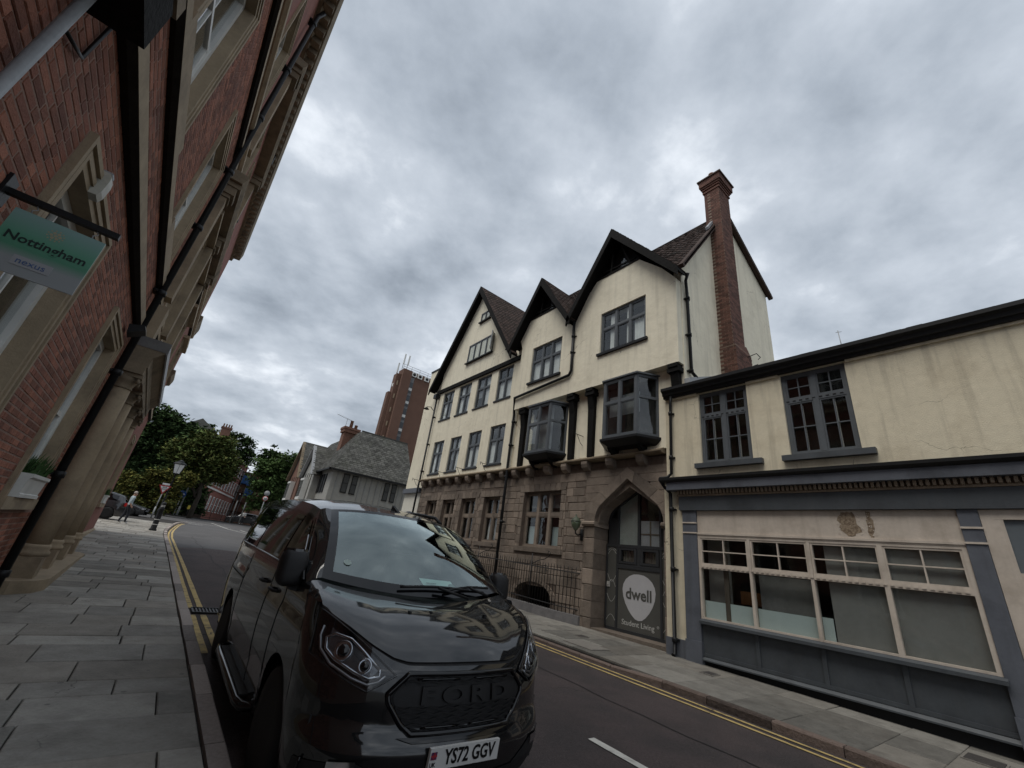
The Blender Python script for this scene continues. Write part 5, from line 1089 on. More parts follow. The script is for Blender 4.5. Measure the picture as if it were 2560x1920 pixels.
mb = MB(); mb.box(px0 - .42, px1 + .2, py0 - .40, py0 - .30, ez - .22, ez - .10); mb.box(px0 - .45, px0 - .35, py0 - .4, py1, ez - .22, ez - .10); mb.build('gutter', m_black, PB)
for x in (8.3, 9.95, 10.35, 10.75, 11.2, 11.6, 12.9, 13.3): b = MB(); b.box(x - .04, x + .04, py0 - .03, py0 - .001, 1, ez - .1); b.build('batten', mat('grey_batten', (.27, .27, .26), .8, .1), PB)
for x0, x1 in ((8.70, 9.13), (9.32, 9.72), (11.76, 12.14), (12.32, 12.70)):
    b = MB(); b.box(x0, x1, py0 - .06, py0 - .032, 4.40, 5.68); w = b.build('window', m_black, PB)
    for r_, t_ in ((4.46, 5.02), (5.08, 5.62)): b = MB(); b.box(x0 + .05, x1 - .05, py0 - .068, py0 - .061, r_, t_); b.build('pane', mat('dull_glass', (.06, .063, .066), .12, .2, 2), w)
for y in (31.2, 31.8, 32.4, 33.0): b = MB(); b.box(px0 - .06, px0 - .001, y, y + .4, 4.3, 5.6); b.build('window', m_black, PB)
for k, y in enumerate((34.4, 38.8)):                                                    # street gables
    hw = 1.5 + .3 * k; gx = px0 - .5 - .0 * k; gzt = 7.7 + .9 * k; mg = m_panel if k == 0 else m_brickdull
    b = MB(); b.prism([(gx, y - hw, .5), (gx, y + hw, .5), (gx, y + hw, ez - .3), (gx, y, gzt), (gx, y - hw, ez - .3)], (3, 0, 0)); b.build('gable', mg, PB)
    b = MB(); b.bar((gx - .2, y - hw - .2, ez - .45), (gx - .2, y, gzt + .12), .08, .22, (1, 0, 0)); b.bar((gx - .2, y + hw + .2, ez - .45), (gx - .2, y, gzt + .12), .08, .22, (1, 0, 0)); b.build('bargeboard', m_lead if k == 0 else m_sandblk, PB)
    for s in (-1, 1): tiled('gable_roof', (gx - .2, y + s * (hw + .2), ez - .4), (gx + 3.2, y + s * (hw + .2), ez - .4), (gx - .2, y, gzt + .16), (gx + 3.2, y, gzt + .16), PB, m_slate, .28, .2, base=m_slate)
    for dy in (-.9, -.3, .3, .9): b = MB(); b.box(gx - .03, gx - .001, y + dy - .05, y + dy + .05, .5, ez - .2); b.build('timber', m_black, PB)
    b = MB(); b.box(gx - .35, gx - .002, y - .55, y + .55, 3.7, 5.3); w = b.build('bay_window', m_whitep, PB)
    for dy in (-.36, 0, .36): b = MB(); b.box(gx - .36, gx - .351, y + dy - .14, y + dy + .14, 3.95, 5.15); b.build('pane', MATS['dull_glass'], w)
PC = thing('pub_chimney', 'stubby brick chimney with two clay pots on the slate roof', 'chimney', (9.0, 33.5, 7.6)); mb = MB(); mb.box(8.75, 9.75, 33.2, 34.0, 7.0, 9.25); mb.build('stack', m_brickdull, PC)
mb = MB(); mb.box(8.65, 9.85, 33.1, 34.1, 9.251, 9.5); mb.box(8.6, 9.9, 33.05, 34.15, 9.501, 9.68); mb.build('cap', m_brickdull, PC)
for x, h_ in ((9.2, .62), (9.6, .35)): b = MB(); b.lathe([(.14, 9.68), (.12, 9.68 + h_), (.15, 9.69 + h_), (.1, 9.72 + h_)], (x, 33.6, 0), 12); b.build('chimney_pot', MATS['terracotta'], PC)
t = thing('tv_aerial', 'thin television aerial standing beside the clay chimney pots', 'aerial', (8.8, 33.5, 9.6)); mb = MB(); mb.tube([(8.75, 33.5, 9.3), (8.75, 33.5, 10.4)], .02, 4); mb.build('mast', m_lead, t); mb = MB(); mb.tube([(7.9, 33.5, 10.5), (9.2, 33.5, 10.3)], .015, 4)
for k in range(8): mb.tube([(8.0 + .15 * k, 33.3, 10.49 - .023 * k), (8.0 + .15 * k, 33.7, 10.49 - .023 * k)], .01, 4)
mb.build('elements', m_lead, t)

# ------------------------------------------------------------------ brick tower block
TW = thing('tower_block', 'tall brown brick tower block with a strip of white panelled windows', 'tower', (32, 84, 1.5))
m_tb = mat('tower_brick', (.135, .074, .052), .9, .12, .8, stain=((.10, .05, .035), .5), sscale=.3)
mb = MB(); mb.box(29.4, 36.2, 80.0, 83, 1, 35.7); mb.build('main_shaft', m_tb, TW)
mb = MB(); mb.box(28.1, 29.39, 80.3, 82, 1, 35.4); mb.build('side_shaft', m_tb, TW)
mb = MB(); mb.box(29.0, 31.0, 79.2, 79.99, 1, 36.6); mb.box(29.2, 36.0, 80.01, 82.5, 35.71, 36.9); mb.build('stair_shaft', m_tb, TW)
mb = MB(); mb.box(27.4, 28.09, 80.7, 82, 1, 31.0); mb.build('lower_shaft', m_tb, TW)
mb = MB(); mb.box(31.15, 32.05, 79.93, 79.998, 5, 35.5); strip = mb.build('window_strip', mat('strip_grey', (.17, .17, .17), .7, .1), TW)
z = 34.8
while z > 14:
    for z0, z1, m_ in ((z - 1.75, z - .45, MATS['dull_glass']), (z - 2.35, z - 1.78, m_whitep), (z - 2.95, z - 2.4, MATS['dull_glass'])): b = MB(); b.box(31.2, 32.0, 79.87, 79.925, z0, z1); b.build('window' if m_ is not m_whitep else 'panel', m_, strip)
    b = MB(); b.box(28.04, 28.095, 80.9, 81.4, z - 2.4, z - 1.6); b.build('side_window', m_whitep, TW); b = MB(); b.box(28.5, 28.75, 80.24, 80.29, z - 2.0, z - 1.0); b.build('side_window', m_sand, TW)
    z -= 3.05
for x in (31.2, 32.6, 34.3): b = MB(); b.box(x, x + 1.1, 79.7, 80.0, 35.75, 36.75); u = b.build('plant_unit', m_whitep, TW); b = MB(); b.lathe([(.0, -.02), (.36, -.02), (.36, 0), (0, 0)], (x + .55, 79.7, 36.25), 14, 'y'); b.build('fan', m_black, u)
mb = MB()
for x in (29.1, 31, 33, 35, 36): mb.tube([(x, 80.1, 36.8), (x, 80.1, 37.9)], .04, 4)
for z in (37.4, 37.9): mb.tube([(29.1, 80.1, z), (36, 80.1, z)], .04, 4)
mb.build('roof_rail', m_lead, TW)
for x, y, z0, z1 in ((28.7, 79.6, 37.6, 40.0), (29.7, 79.6, 37.8, 40.0), (28.2, 80.8, 35.6, 38.0)): b = MB(); b.box(x - .14, x + .14, y - .1, y + .1, z0, z1); b.build('antenna_panel', m_whitep, TW); b = MB(); b.tube([(x, y + .2, z0 - 1.2), (x, y + .2, z1)], .06, 5); b.build('antenna_pole', m_lead, TW)
# ------------------------------------------------------------------ black passenger van
VAN = thing('parked_van', 'glossy black passenger van parked beside the stone kerb over the yellow lines', 'van', (1.975, 2.66, gz(2.66)))
VT = Matrix(((1, 0, 0, 1.975), (0, 1, 0, 2.66), (0, GS, 1, gz(2.66)), (0, 0, 0, 1)))      # (v,u,w): across, back, up
m_paint = mat('van_paint', (.005, .0053, .006), .4, .1, 3, metal=0, spec=.1, coat=1.0)
m_trim = mat('van_black_plastic', (.010, .010, .011), .55, .2, 30, bump=.15, bscale=140)
m_gloss = mat('van_gloss_black', (.004, .004, .005), .08, .1, 3, spec=.5)
m_vglass = mat('van_privacy_glass', (.004, .004, .005), .03, .05, 3, spec=.6)
m_chrome = mat('chrome', (.55, .56, .58), .12, .08, 10, metal=1.0)
m_silver = mat('satin_silver', (.45, .45, .46), .3, .08, 10, metal=1.0)
m_tyre = mat('tyre_rubber', (.012, .012, .012), .8, .2, 20)
m_lens = glass('headlamp_lens', (.80, .82, .84), 1.0, .02); m_wind = glass('windscreen_glass', (.80, .90, .88), 4.8, .02, gcol=(.88, 1.0, .98))
def tab(t): return lerp_tab(t)
vU0 = tab([(.16, .12), (.24, .04), (.32, .0), (.47, .0), (.53, .03), (.57, .06), (.70, .07), (.84, .09), (.90, .12), (1.0, .18), (1.2, .30)])
vVm = tab([(.16, .90), (.3, .945), (.5, .975), (.75, .992), (.95, .988), (1.2, .965)])
vD, vN = .56, 2.25
def vS(v, w):
    s = min(abs(v) / vVm(w), 1.0); return vU0(w) + vD * (1 - max(0, 1 - s ** vN) ** (1 / vN))
vTop = tab([(0, .885), (.42, .885), (.52, .905), (.65, .965), (.78, 1.045), (.92, 1.12), (.99, 1.165)])
def fas(v, w, off=0.0):
    e = .01; p = Vector((v, vS(v, w), w)); 
    if off:
        a = Vector((v + e, vS(v + e, w), w)) - Vector((v - e, vS(v - e, w), w)); b = Vector((v, vS(v, w + e), w + e)) - Vector((v, vS(v, w - e), w - e)); n = a.cross(b).normalized()
        if n.y > 0: n = -n
        p = p + n * off
    return p
def fas_grid(i, j):
    th = (i * 2 - 1) * pi / 2; sg = 1 if th > 0 else -1; s = abs(sin(th)) ** (2 / vN); w0 = .17 
    vt = min(.992, s * .99); w = w0 + (vTop(vt) - w0) * j; v = sg * s * vVm(w)
    return (v, vS(v * .9999, w), w)
mb = MB(VT); mb.grid(fas_grid, 72, 26, flip=False); mb.build('bumper', m_paint, VAN)
# bonnet
roofc = tab([(1.5, 1.825), (1.8, 1.875), (2.1, 1.915), (2.6, 1.95), (3.4, 1.965), (4.3, 1.955), (4.9, 1.92)])
def cowl(s): return Vector((.86 * s, .80 + .17 * s * s, 1.175 + .065 * s * s))
def hoodf(s): v = .925 * s; return Vector((v, vS(v, vTop(abs(v))), vTop(abs(v))))
def hood(i, f):
    s = 2 * i - 1; s = (1 if s > 0 else -1) * abs(s) ** .85; a, b = hoodf(s), cowl(s); p = a.lerp(b, f); p.z += (.016 + .085 * (1 - s * s)) * sin(pi * f ** .66) + .006 * math.exp(-((abs(s) - .68) / .12) ** 2) * sin(pi * f); return p
mb = MB(VT); mb.grid(lambda i, f: hood(i, .012 + .975 * f), 44, 18); mb.build('bonnet', m_paint, VAN)
mb = MB(VT); mb.grid(lambda i, f: Vector(hood(i, f)) + Vector((0, 0, -.012)), 20, 8); mb.build('bonnet_gap', m_trim, VAN)
for sg in (-1, 1):
    def fend(i, f):
        inn = Vector(hood(0 if sg < 0 else 1, i)); k = min(1, i * 1.45); vv = .925 + .063 * k; w = vTop(vv); out = Vector((sg * vv * vVm(w) / .99, vS(vv, w), w))
        if i > .69: out = out.lerp(Vector((sg * .966, 1.0, 1.215)), (i - .69) / .31)
        p = inn.lerp(out, f); p.z += .012 * sin(pi * f); return p
    mb = MB(VT); mb.grid(fend, 22, 5, flip=sg > 0); mb.build('wing_top', m_paint, VAN)
# sides
def arch(u):
    w = .21
    for c in (1.02, 3.95):
        if abs(u - c) < .415: w = max(w, .33 + sqrt(.415 ** 2 - (u - c) ** 2))
    return w
def side_v(u, w): return vVm(w) - .03 * max(0, (u - 4.2) / .7) ** 2 - .010 * math.exp(-((w - 1.03) / .05) ** 2) - .012 * math.exp(-((w - .46) / .08) ** 2)
us_ = [.58 + .05 * k for k in range(87)]
for sg in (-1, 1):
    def sd(i, f):
        u = us_[min(86, round(i * 86))]; wb = arch(u); w = wb + (1.215 - wb) * f; uu = max(u, vU0(w) + vD) ; return (sg * side_v(uu, w), uu, w)
    mb = MB(VT); mb.grid(sd, 86, 16, flip=sg > 0); bs = mb.build('body_side', m_paint, VAN)
def wtop(u): return roofc(u) - .10
def up_v(w, u): k = max(0, (w - 1.215) / (wtop(u) - 1.215)); return .963 - .155 * k ** 1.35 - .03 * max(0, (u - 4.2) / .7) ** 2
def a_u(k): return 1.0 + .80 * k                          # front edge of the greenhouse (k: 0 belt, 1 roof)
def gh(u_or_i, f, off=0.0, sg=-1, u=None):
    uf = a_u(f); uu = uf + (4.88 - uf) * u_or_i if u is None else u; w = 1.215 + (wtop(max(uu, 1.8)) - 1.215) * f
    return Vector((sg * (up_v(w, max(uu, 1.8)) + off), uu, w + off * .3))
for sg in (-1, 1):
    mb = MB(VT); mb.grid(lambda i, f: gh(i, f, 0, sg), 60, 14, flip=sg > 0); mb.build('upper_side', m_paint, VAN)
def scr(s, f):
    b = cowl(s) + Vector((0, .03, .02)); v = .725 * s; u = 1.58 + .2 * (v / .8) ** 2; t = Vector((v, u, roofc(u) - .10 * (abs(v) / .8) ** 2.5)); p = b.lerp(t, f); p.z += .055 * sin(pi * f) * (1 - .25 * s * s); p.y -= .03 * sin(pi * f); return p
mb = MB(VT); gi = .915
for i0, i1, f0, f1 in ((-1, -gi, 0, 1), (gi, 1, 0, 1), (-gi, gi, 0, .085), (-gi, gi, .945, 1)): mb.grid(lambda i, f: scr(i0 + (i1 - i0) * i, f0 + (f1 - f0) * f), 16, 14)
mb.build('windscreen_surround', m_gloss, VAN)
mb = MB(VT); mb.grid(lambda i, f: scr(-gi + 2 * gi * i, .085 + .86 * f), 36, 18); ws = mb.build('windscreen', m_wind, VAN)
mb = MB(VT); mb.grid(lambda i, f: Vector(scr(-.13 + .26 * i * (1 - .0 * f) + 0.0, .80 + .15 * f)) + Vector((0, .012, -.012)), 8, 6); mb.build('mirror_shade', m_trim, ws)
for sg in (-1, 1):
    mb = MB(VT); mb.grid(lambda i, f: Vector(scr(sg, i)).lerp(gh(0, i, 0, sg), f) + Vector((0, 0, .010 * sin(pi * f))), 18, 5, flip=sg > 0); mb.build('pillar', m_paint, VAN)
def roof(i, f):
    v = .808 * (2 * i - 1); us = 1.58 + .2 * (v / .8) ** 2; u = us + (4.88 - us) * f; return (v * (1 - .03 * max(0, (u - 4.2) / .7) ** 2), u, roofc(u) - .10 * (abs(v) / .8) ** 2.5)
mb = MB(VT); mb.grid(roof, 30, 30); mb.build('roof', m_paint, VAN)
mb = MB(VT); rr_ = [Vector((s * side_v(4.85, w), 4.88, w)) for s, w in ((-1, .27), (-1, .75), (-1, 1.2))] + [gh(1, f, 0, -1) for f in (.4, .8, 1)] + [Vector(roof(i / 8, 1)) for i in range(9)] + [gh(1, f, 0, 1) for f in (1, .8, .4)] + [Vector((s * side_v(4.85, w), 4.88, w)) for s, w in ((1, 1.2), (1, .75), (1, .27))]
mb.prism(rr_, (0, .08, 0)); mb.build('tailgate', m_paint, VAN)
mb = MB(VT); mb.box(-.90, .90, .35, 4.85, .20, .60); mb.box(-.60, .60, .35, 4.85, .6, .95); mb.build('underbody', m_trim, VAN)
# side glazing on a gloss band
for sg in (-1, 1):
    mb = MB(VT); mb.grid(lambda i, f: gh(0, .05 + .80 * f, .003, sg, a_u(.05 + .80 * f) + .06 + (4.74 - a_u(.05 + .80 * f) - .06) * i), 50, 10, flip=sg > 0); band = mb.build('window_band', m_gloss, VAN)
    for u0, u1 in ((None, 2.02), (2.10, 3.44), (3.52, 4.68)):
        fa, fb = .09, .80
        mb = MB(VT); mb.grid(lambda i, f: gh(0, fa + (fb - fa) * f, .008, sg, (a_u(fa + (fb - fa) * f) + .13 if u0 is None else u0) * (1 - i) + u1 * i), 16, 8, flip=sg > 0); mb.build('side_window', m_vglass, band)
    for u0, u1 in ((2.10, 3.44), (3.52, 4.68)): mb = MB(VT); mb.tube([gh(0, .075, .012, sg, u0 + (u1 - u0) * k / 6) for k in range(7)], .007, 5); mb.build('chrome_strip', m_silver, band)
    mb = MB(VT); mb.tube([gh(0, .06 + .5 * k / 6, .016, sg, a_u(.06 + .5 * k / 6) + .10) for k in range(7)], .008, 5); mb.build('window_edge', m_silver, band)
    # shut lines
    mb = MB(VT)
    for u0 in (1.46, 2.06, 3.48, 4.78):
        p = [Vector((sg * (side_v(u0, w) + .001), u0, w)) for w in [.30 + .05 * k for k in range(19)] if w > arch(u0)]
        for a_, b_ in zip(p, p[1:]): mb.bar(a_, b_, .006, .006)
    p = [Vector((sg * (side_v(u0, .93) + .001), u0, .93)) for u0 in [3.5 + .1 * k for k in range(12)]]
    for a_, b_ in zip(p, p[1:]): mb.bar(a_, b_, .012, .018)
    tag(mb.build('shut_line', m_trim, VAN), kind='stuff')
    for u0, w0 in ((1.86, 1.04), (2.36, 1.05)):
        x = side_v(u0, w0); mb = MB(VT); mb.tube([(sg * (x - .01), u0 - .09, w0), (sg * (x + .035), u0 - .07, w0 + .004), (sg * (x + .04), u0 + .06, w0 + .004), (sg * (x - .01), u0 + .10, w0)], .014, 6); mb.build('door_handle', m_trim, VAN)
    mb = MB(VT); mb.bar((sg * (side_v(3.6, 1.12) + .004), 3.58, 1.125), (sg * (side_v(3.9, 1.12) + .004), 3.88, 1.125), .008, .03); mb.build('trim_badge', m_silver, VAN)
    mb = MB(VT); mb.tube([(sg * .80, 1.62, .24), (sg * .985, 1.68, .235), (sg * 1.005, 1.8, .235), (sg * 1.005, 3.3, .235), (sg * .985, 3.44, .235), (sg * .80, 3.52, .24)], .038, 10); st = mb.build('side_step', m_gloss, VAN)
    mb = MB(VT); mb.box(sg * .85, sg * 1.0, 1.8, 3.3, .268, .28); mb.build('step_tread', m_trim, st)
    if sg > 0: mb = MB(VT); mb.tube([(sg * .66, 2.0 + k * .16, roofc(2.0 + k * .16) - .055 + (.045 if 0 < k < 16 else 0)) for k in range(17)], .02, 7); mb.build('roof_rail', m_trim, VAN)
    # door mirror
    c = Vector((sg * 1.045, 1.20, 1.295)); mb = MB(VT)
    def mir(i, f):
        th, ph = 2 * pi * i, pi * (f - .5); e = .55; sgn = lambda x: (1 if x > 0 else -1) * abs(x)
        pw = lambda x, q: (1 if x > 0 else -1) * abs(x) ** q
        return c + Vector((.105 * pw(cos(ph), e) * pw(cos(th), e), .085 * pw(cos(ph), .7) * pw(sin(th), .8) + .02 * sin(ph), .135 * pw(sin(ph), e)))
    mb.grid(mir, 24, 14, flip=False); mi = mb.build('door_mirror', m_trim, VAN)
    mb = MB(VT); mb.hexa([(sg * .90, 1.16, 1.12), (sg * .90, 1.32, 1.12), (sg * .90, 1.30, 1.22), (sg * .90, 1.17, 1.22), (sg * 1.03, 1.17, 1.14), (sg * 1.03, 1.25, 1.14), (sg * 1.03, 1.24, 1.22), (sg * 1.03, 1.18, 1.22)]); mb.build('mirror_arm', m_trim, mi)
    mb = MB(VT); mb.box(sg * .98, sg * 1.11, 1.283, 1.29, 1.20, 1.40); mb.build('mirror_glass', m_chrome, mi)
    mb = MB(VT); mb.grid(lambda i, f: c + Vector((sg * .0 + .106 * (i * 2 - 1) * (1 - .18 * f), -.068 + .03 * f, .06 + .078 * f)) + Vector((0, .05 * (2 * i - 1) ** 2, 0)), 8, 4); mb.build('mirror_cap', m_paint, mi)
    mb = MB(VT); q = [gh(0, .03, .012, sg, a_u(.03) + .0), gh(0, .03, .012, sg, 1.30), gh(0, .22, .012, sg, 1.30), gh(0, .40, .012, sg, a_u(.40) + .10)]; mb.prism(q, (sg * .012, 0, 0)); mb.build('mirror_base', m_trim, mi)
    # headlamp: black housing, chrome edge, projector, reflector, clear lens
    A_, B_, C_, D_ = (.50, .835), (.66, .745), (.955, .885), (.93, 1.125)
    def hl(i, f, off): 
        a = Vector(A_).lerp(Vector(D_), i); a.y += .012 * sin(pi * i) ; b = Vector(B_).lerp(Vector(C_), i); b.y -= .012 * sin(pi * i); p = a.lerp(b, f); return fas(sg * p.x, p.y, off)
    mb = MB(VT); mb.grid(lambda i, f: hl(i, f, .004), 22, 10, flip=sg > 0); hd = mb.build('headlamp', m_gloss, VAN)
    for nm, pts in (('lamp_rim', [hl(k / 16, .02, .012) for k in range(17)] + [hl(1, k / 8, .012) for k in range(1, 9)] + [hl(1 - k / 16, .98, .012) for k in range(1, 17)] + [hl(0, 1 - k / 4, .012) for k in range(1, 5)]),): mb = MB(VT); mb.tube(pts, .0065, 5); mb.build(nm, m_gloss, hd)
    def inner(pts, r, nm, m): b = MB(VT); b.tube([fas(sg * x, z, .012) for x, z in pts], r, 6); return b.build(nm, m, hd)
    inner([(.90, 1.03), (.915, .98), (.91, .915), (.86, .855), (.75, .805), (.66, .78), (.60, .80), (.565, .83)], .008, 'light_guide', m_silver)
    inner([(.60, .855), (.69, .93), (.76, .985), (.84, 1.0), (.885, .975), (.885, .92), (.84, .88), (.74, .835), (.66, .81), (.60, .825), (.60, .855)], .010, 'inner_bezel', m_chrome)
    for (x, z, r) in ((.80, .925, .055), (.685, .865, .042)):
        b = MB(VT); c0 = fas(sg * x, z, .006); nrm = (fas(sg * x, z, .02) - fas(sg * x, z, .01)).normalized(); Rm = Vector((0, 0, 1)).rotation_difference(nrm).to_matrix()
        prof = [(r, 0), (r * 1.05, .012), (r * .95, .020), (r * .72, .012)]; bb = MB(); bb.lathe(prof, (0, 0, 0), 20); b.v = [c0 + Rm @ p_ for p_ in bb.v]; b.f = bb.f; b.m = bb.m; b.sm = bb.sm; b.build('lamp_bowl', m_chrome, hd)
        b = MB(VT); bb = MB(); bb.lathe([(r * .7, .010), (r * .6, .024), (r * .38, .032), (0.0001, .035)], (0, 0, 0), 18); b.v = [c0 + Rm @ p_ for p_ in bb.v]; b.f = bb.f; b.m = bb.m; b.sm = bb.sm; b.build('projector', m_vglass, hd)
    mb = MB(VT); mb.grid(lambda i, f: hl(.16 + .66 * i, .22 + .52 * f, .007), 12, 6, flip=sg > 0); mb.build('reflector', mat('lamp_reflector', (.20, .205, .215), .25, .35, 25, metal=.8), hd)
    mb = MB(VT); mb.grid(lambda i, f: hl(i, f, .030), 22, 10, flip=sg > 0); mb.build('lens', m_lens, hd)
    # lower corner: black insert with fog lamp
    mb = MB(VT); mb.grid(lambda i, f: fas(sg * (.44 + .49 * i), .205 + (.13 + .12 * min(1, i * 2.2) - .05 * i) * f, .005), 22, 8, flip=sg < 0); fg = mb.build('bumper_insert', m_trim, VAN)
    mb = MB(VT); mb.grid(lambda i, f: fas(sg * (.66 + .13 * i), .385 + .055 * f * (1 - .2 * i), .014), 8, 5, flip=sg < 0); mb.build('fog_lamp', m_chrome, fg)
    mb = MB(VT); mb.tube([fas(sg * .90, .26 + .04 * k, .012) for k in range(5)], .008, 5); mb.build('insert_edge', m_gloss, fg)
    # wheels
    for uc in (1.02, 3.95):
        mb = MB(VT); prof = [(.20, -.10), (.29, -.108), (.325, -.095), (.338, -.06), (.338, .06), (.325, .095), (.29, .108), (.20, .10)]; mb.lathe(prof, (sg * .86, uc, .338 - .004), 32, 'x'); wh = mb.build('wheel', m_tyre, VAN)
        mb = MB(VT); mb.lathe([(.215, -.05), (.215, .07), (.20, .085), (.19, .06), (.19, -.05)] if sg > 0 else [(.215, .05), (.215, -.07), (.20, -.085), (.19, -.06), (.19, .05)], (sg * .86, uc, .334), 28, 'x')
        for k in range(5):
            a_ = 2 * pi * k / 5 + .3; mb.bar((sg * .92, uc, .334), (sg * .93, uc + .2 * cos(a_), .334 + .2 * sin(a_)), .05, .03, (1, 0, 0))
        mb.build('rim', m_gloss, wh)
    mb = MB(VT); mb.box(sg * .52, sg * .93, .62, 1.42, .3, .9) if False else mb.box(sg * .50, sg * .72, .60, 1.44, .2, 1.0); mb.build('wheel_arch_liner', m_trim, VAN)
# grille with raised letters
def hexpt(w, o=0): 
    t_ = tab([(.545, .37), (.60, .44), (.70, .525), (.74, .535), (.80, .47), (.845, .42)]); return t_(w) + o
mb = MB(VT); mb.grid(lambda i, f: fas((2 * i - 1) * hexpt(.548 + .295 * f), .548 + .295 * f, .003), 40, 14); gr = mb.build('grille', m_trim, VAN)
mb = MB(VT); P_ = [(hexpt(w), w) for w in (.845, .80, .74, .70, .60, .545)]; loop = [(x, z) for x, z in P_] + [(-x, z) for x, z in P_[::-1]]; loop.append(loop[0]); pp = []
for (x0, z0), (x1, z1) in zip(loop, loop[1:]):
    for k in range(8): pp.append(fas(x0 + (x1 - x0) * k / 8, z0 + (z1 - z0) * k / 8, .010))
pp.append(pp[0]); mb.tube(pp, .016, 7, cap=False); mb.build('grille_surround', m_gloss, gr)
mb = MB(VT); bw = MB(VT); r = 0
for k in range(11):                                        # honeycomb mesh bars
    w = .565 + k * .027
    if .675 < w < .79: continue
    hw = hexpt(w) - .02; n = int(2 * hw / .055)
    for i in range(n):
        x0 = -hw + 2 * hw * i / n; x1 = -hw + 2 * hw * (i + 1) / n; dz = .006 * (1 if (i + k) % 2 else -1); mb.bar(fas(x0, w - dz, .012), fas(x1, w + dz, .012), .008, .009)
tag(mb.build('grille_mesh', m_trim, gr), kind='stuff')
mb = MB(VT); mb.grid(lambda i, f: fas((2 * i - 1) * (hexpt(.68 + .105 * f) - .03), .68 + .105 * f, .010), 30, 4); mb.build('grille_band', m_trim, gr)
for k, ch in enumerate('FORD'):
    x = (-.285, -.095, .095, .285)[k]; me = text_mesh(ch, .125, ext=.010, bold=.004, sx=1.85); me.materials.clear(); me.materials.append(m_trim)
    n_ = (fas(x, .732, .02) - fas(x, .732, .01)).normalized(); xx = Vector((0, 0, 1)).cross(n_).normalized(); xx = xx if xx.x > 0 else -xx; yy = n_.cross(xx); me.transform(Matrix((xx, yy, n_)).transposed().to_4x4()); link('letter', me, gr, VT @ fas(x, .732, .016))
for sg in (-1, 1):
    mb = MB(VT); mb.tube([fas(sg * (.06 + .05 * k), .820, .014) for k in range(7)], .006, 5); mb.build('grille_bar', m_gloss, gr); mb = MB(VT); mb.tube([fas(sg * (.05 + .05 * k), .572, .014) for k in range(6)], .007, 5); mb.build('grille_bar', m_gloss, gr)
mb = MB(VT); mb.grid(lambda i, f: fas((2 * i - 1) * (.46 - .10 * f), .535 - .025 * f, .010), 30, 3); mb.build('grille_lip', m_silver if False else m_gloss, VAN)
mb = MB(VT); mb.grid(lambda i, f: fas((2 * i - 1) * .56, .21 + .12 * f, .006), 30, 5); mb.build('lower_grille', m_trim, VAN)
# number plate
yy = Vector((0, -.10, 1)).normalized(); pc = Vector((0.0, -.030, .447))
NP = MB(VT); NP.hexa([(-.262, -.014, .392), (.262, -.014, .392), (.262, .006, .392), (-.262, .006, .392), (-.262, -.026, .503), (.262, -.026, .503), (.262, -.004, .503), (-.262, -.004, .503)]); pl_ = NP.build('number_plate', mat('plate_white', (.62, .62, .60), .35, .05, 8), VAN)
yv = Vector((0, -.012, .111)).normalized(); og = VT @ Vector((.035, -.0222, .4475))
place_text('registration', 'YS72 GGV', .108, mat('plate_ink', (.006, .006, .006), .4, .1), pl_, og, (1, 0, 0), yv, ext=.0012, bold=.0022, sx=.80)
mb = MB(VT); mb.prism([(-.255, -.0225, .447), (-.215, -.0225, .447), (-.215, -.0275, .485), (-.255, -.0275, .485)], (0, -.0006, 0)); fl_ = mb.build('flag_mark', mat('flag_blue', (.02, .03, .12), .5, .1), pl_)
mb = MB(VT); mb.bar((-.255, -.0262, .466), (-.215, -.0262, .466), .002, .010); mb.bar((-.235, -.0240, .447), (-.235, -.0292, .485), .008, .002); mb.bar((-.254, -.0240, .448), (-.216, -.0288, .484), .003, .002); mb.bar((-.216, -.0240, .448), (-.254, -.0288, .484), .003, .002); mb.build('flag_cross', mat('flag_red', (.35, .03, .04), .5, .1), fl_)
place_text('country_mark', 'UK', .030, MATS['plate_ink'], pl_, VT @ Vector((-.235, -.0185, .42)), (1, 0, 0), yv, ext=.0012, bold=.0006)
# wipers, washer jets, aerial, dashboard, seats, parking notice, sticker
for s0, s1, f1 in ((-.30, .52, .05), (.22, .84, .06)):
    mb = MB(VT); mb.tube([Vector(scr(s0 + (s1 - s0) * k / 10, .035 + .03 * sin(pi * k / 10))) + Vector((0, -.02, .03)) for k in range(11)], .011, 5); w_ = mb.build('wiper', m_trim, VAN)
    mb = MB(VT); mb.tube([Vector(scr(s1 * .95, -.03)) + Vector((0, -.02, .02)), Vector(scr((s0 + s1) / 2, .03)) + Vector((0, -.03, .055))], .012, 5); mb.build('wiper_arm', m_trim, w_)
for x in (-.30, -.12, .40): mb = MB(VT); mb.box(x - .010, x + .010, .50, .53, hood((x / .9 + 1) / 2, .55)[2] - .01, hood((x / .9 + 1) / 2, .55)[2] + .012); mb.build('washer_jet', m_trim, VAN)
mb = MB(VT); mb.prism([(-.0, 1.80, roofc(1.8)), (-.0, 2.02, roofc(2.0)), (-.0, 2.0, roofc(2.0) + .05)], (.03, 0, 0)); mb.build('aerial', m_trim, VAN)
m_dash = mat('dashboard', (.018, .019, .02), .75, .2, 12, bump=.1, bscale=90)
mb = MB(VT); mb.grid(lambda i, f: Vector((.80 * (2 * i - 1), .92 + .16 * (2 * i - 1) ** 2 + .62 * f, 1.14 + .02 * (2 * i - 1) ** 2 - .02 * f + .03 * sin(pi * f))), 16, 8); mb.box(-.8, .8, 1.5, 1.6, .7, 1.14); mb.build('dashboard', m_dash, VAN)
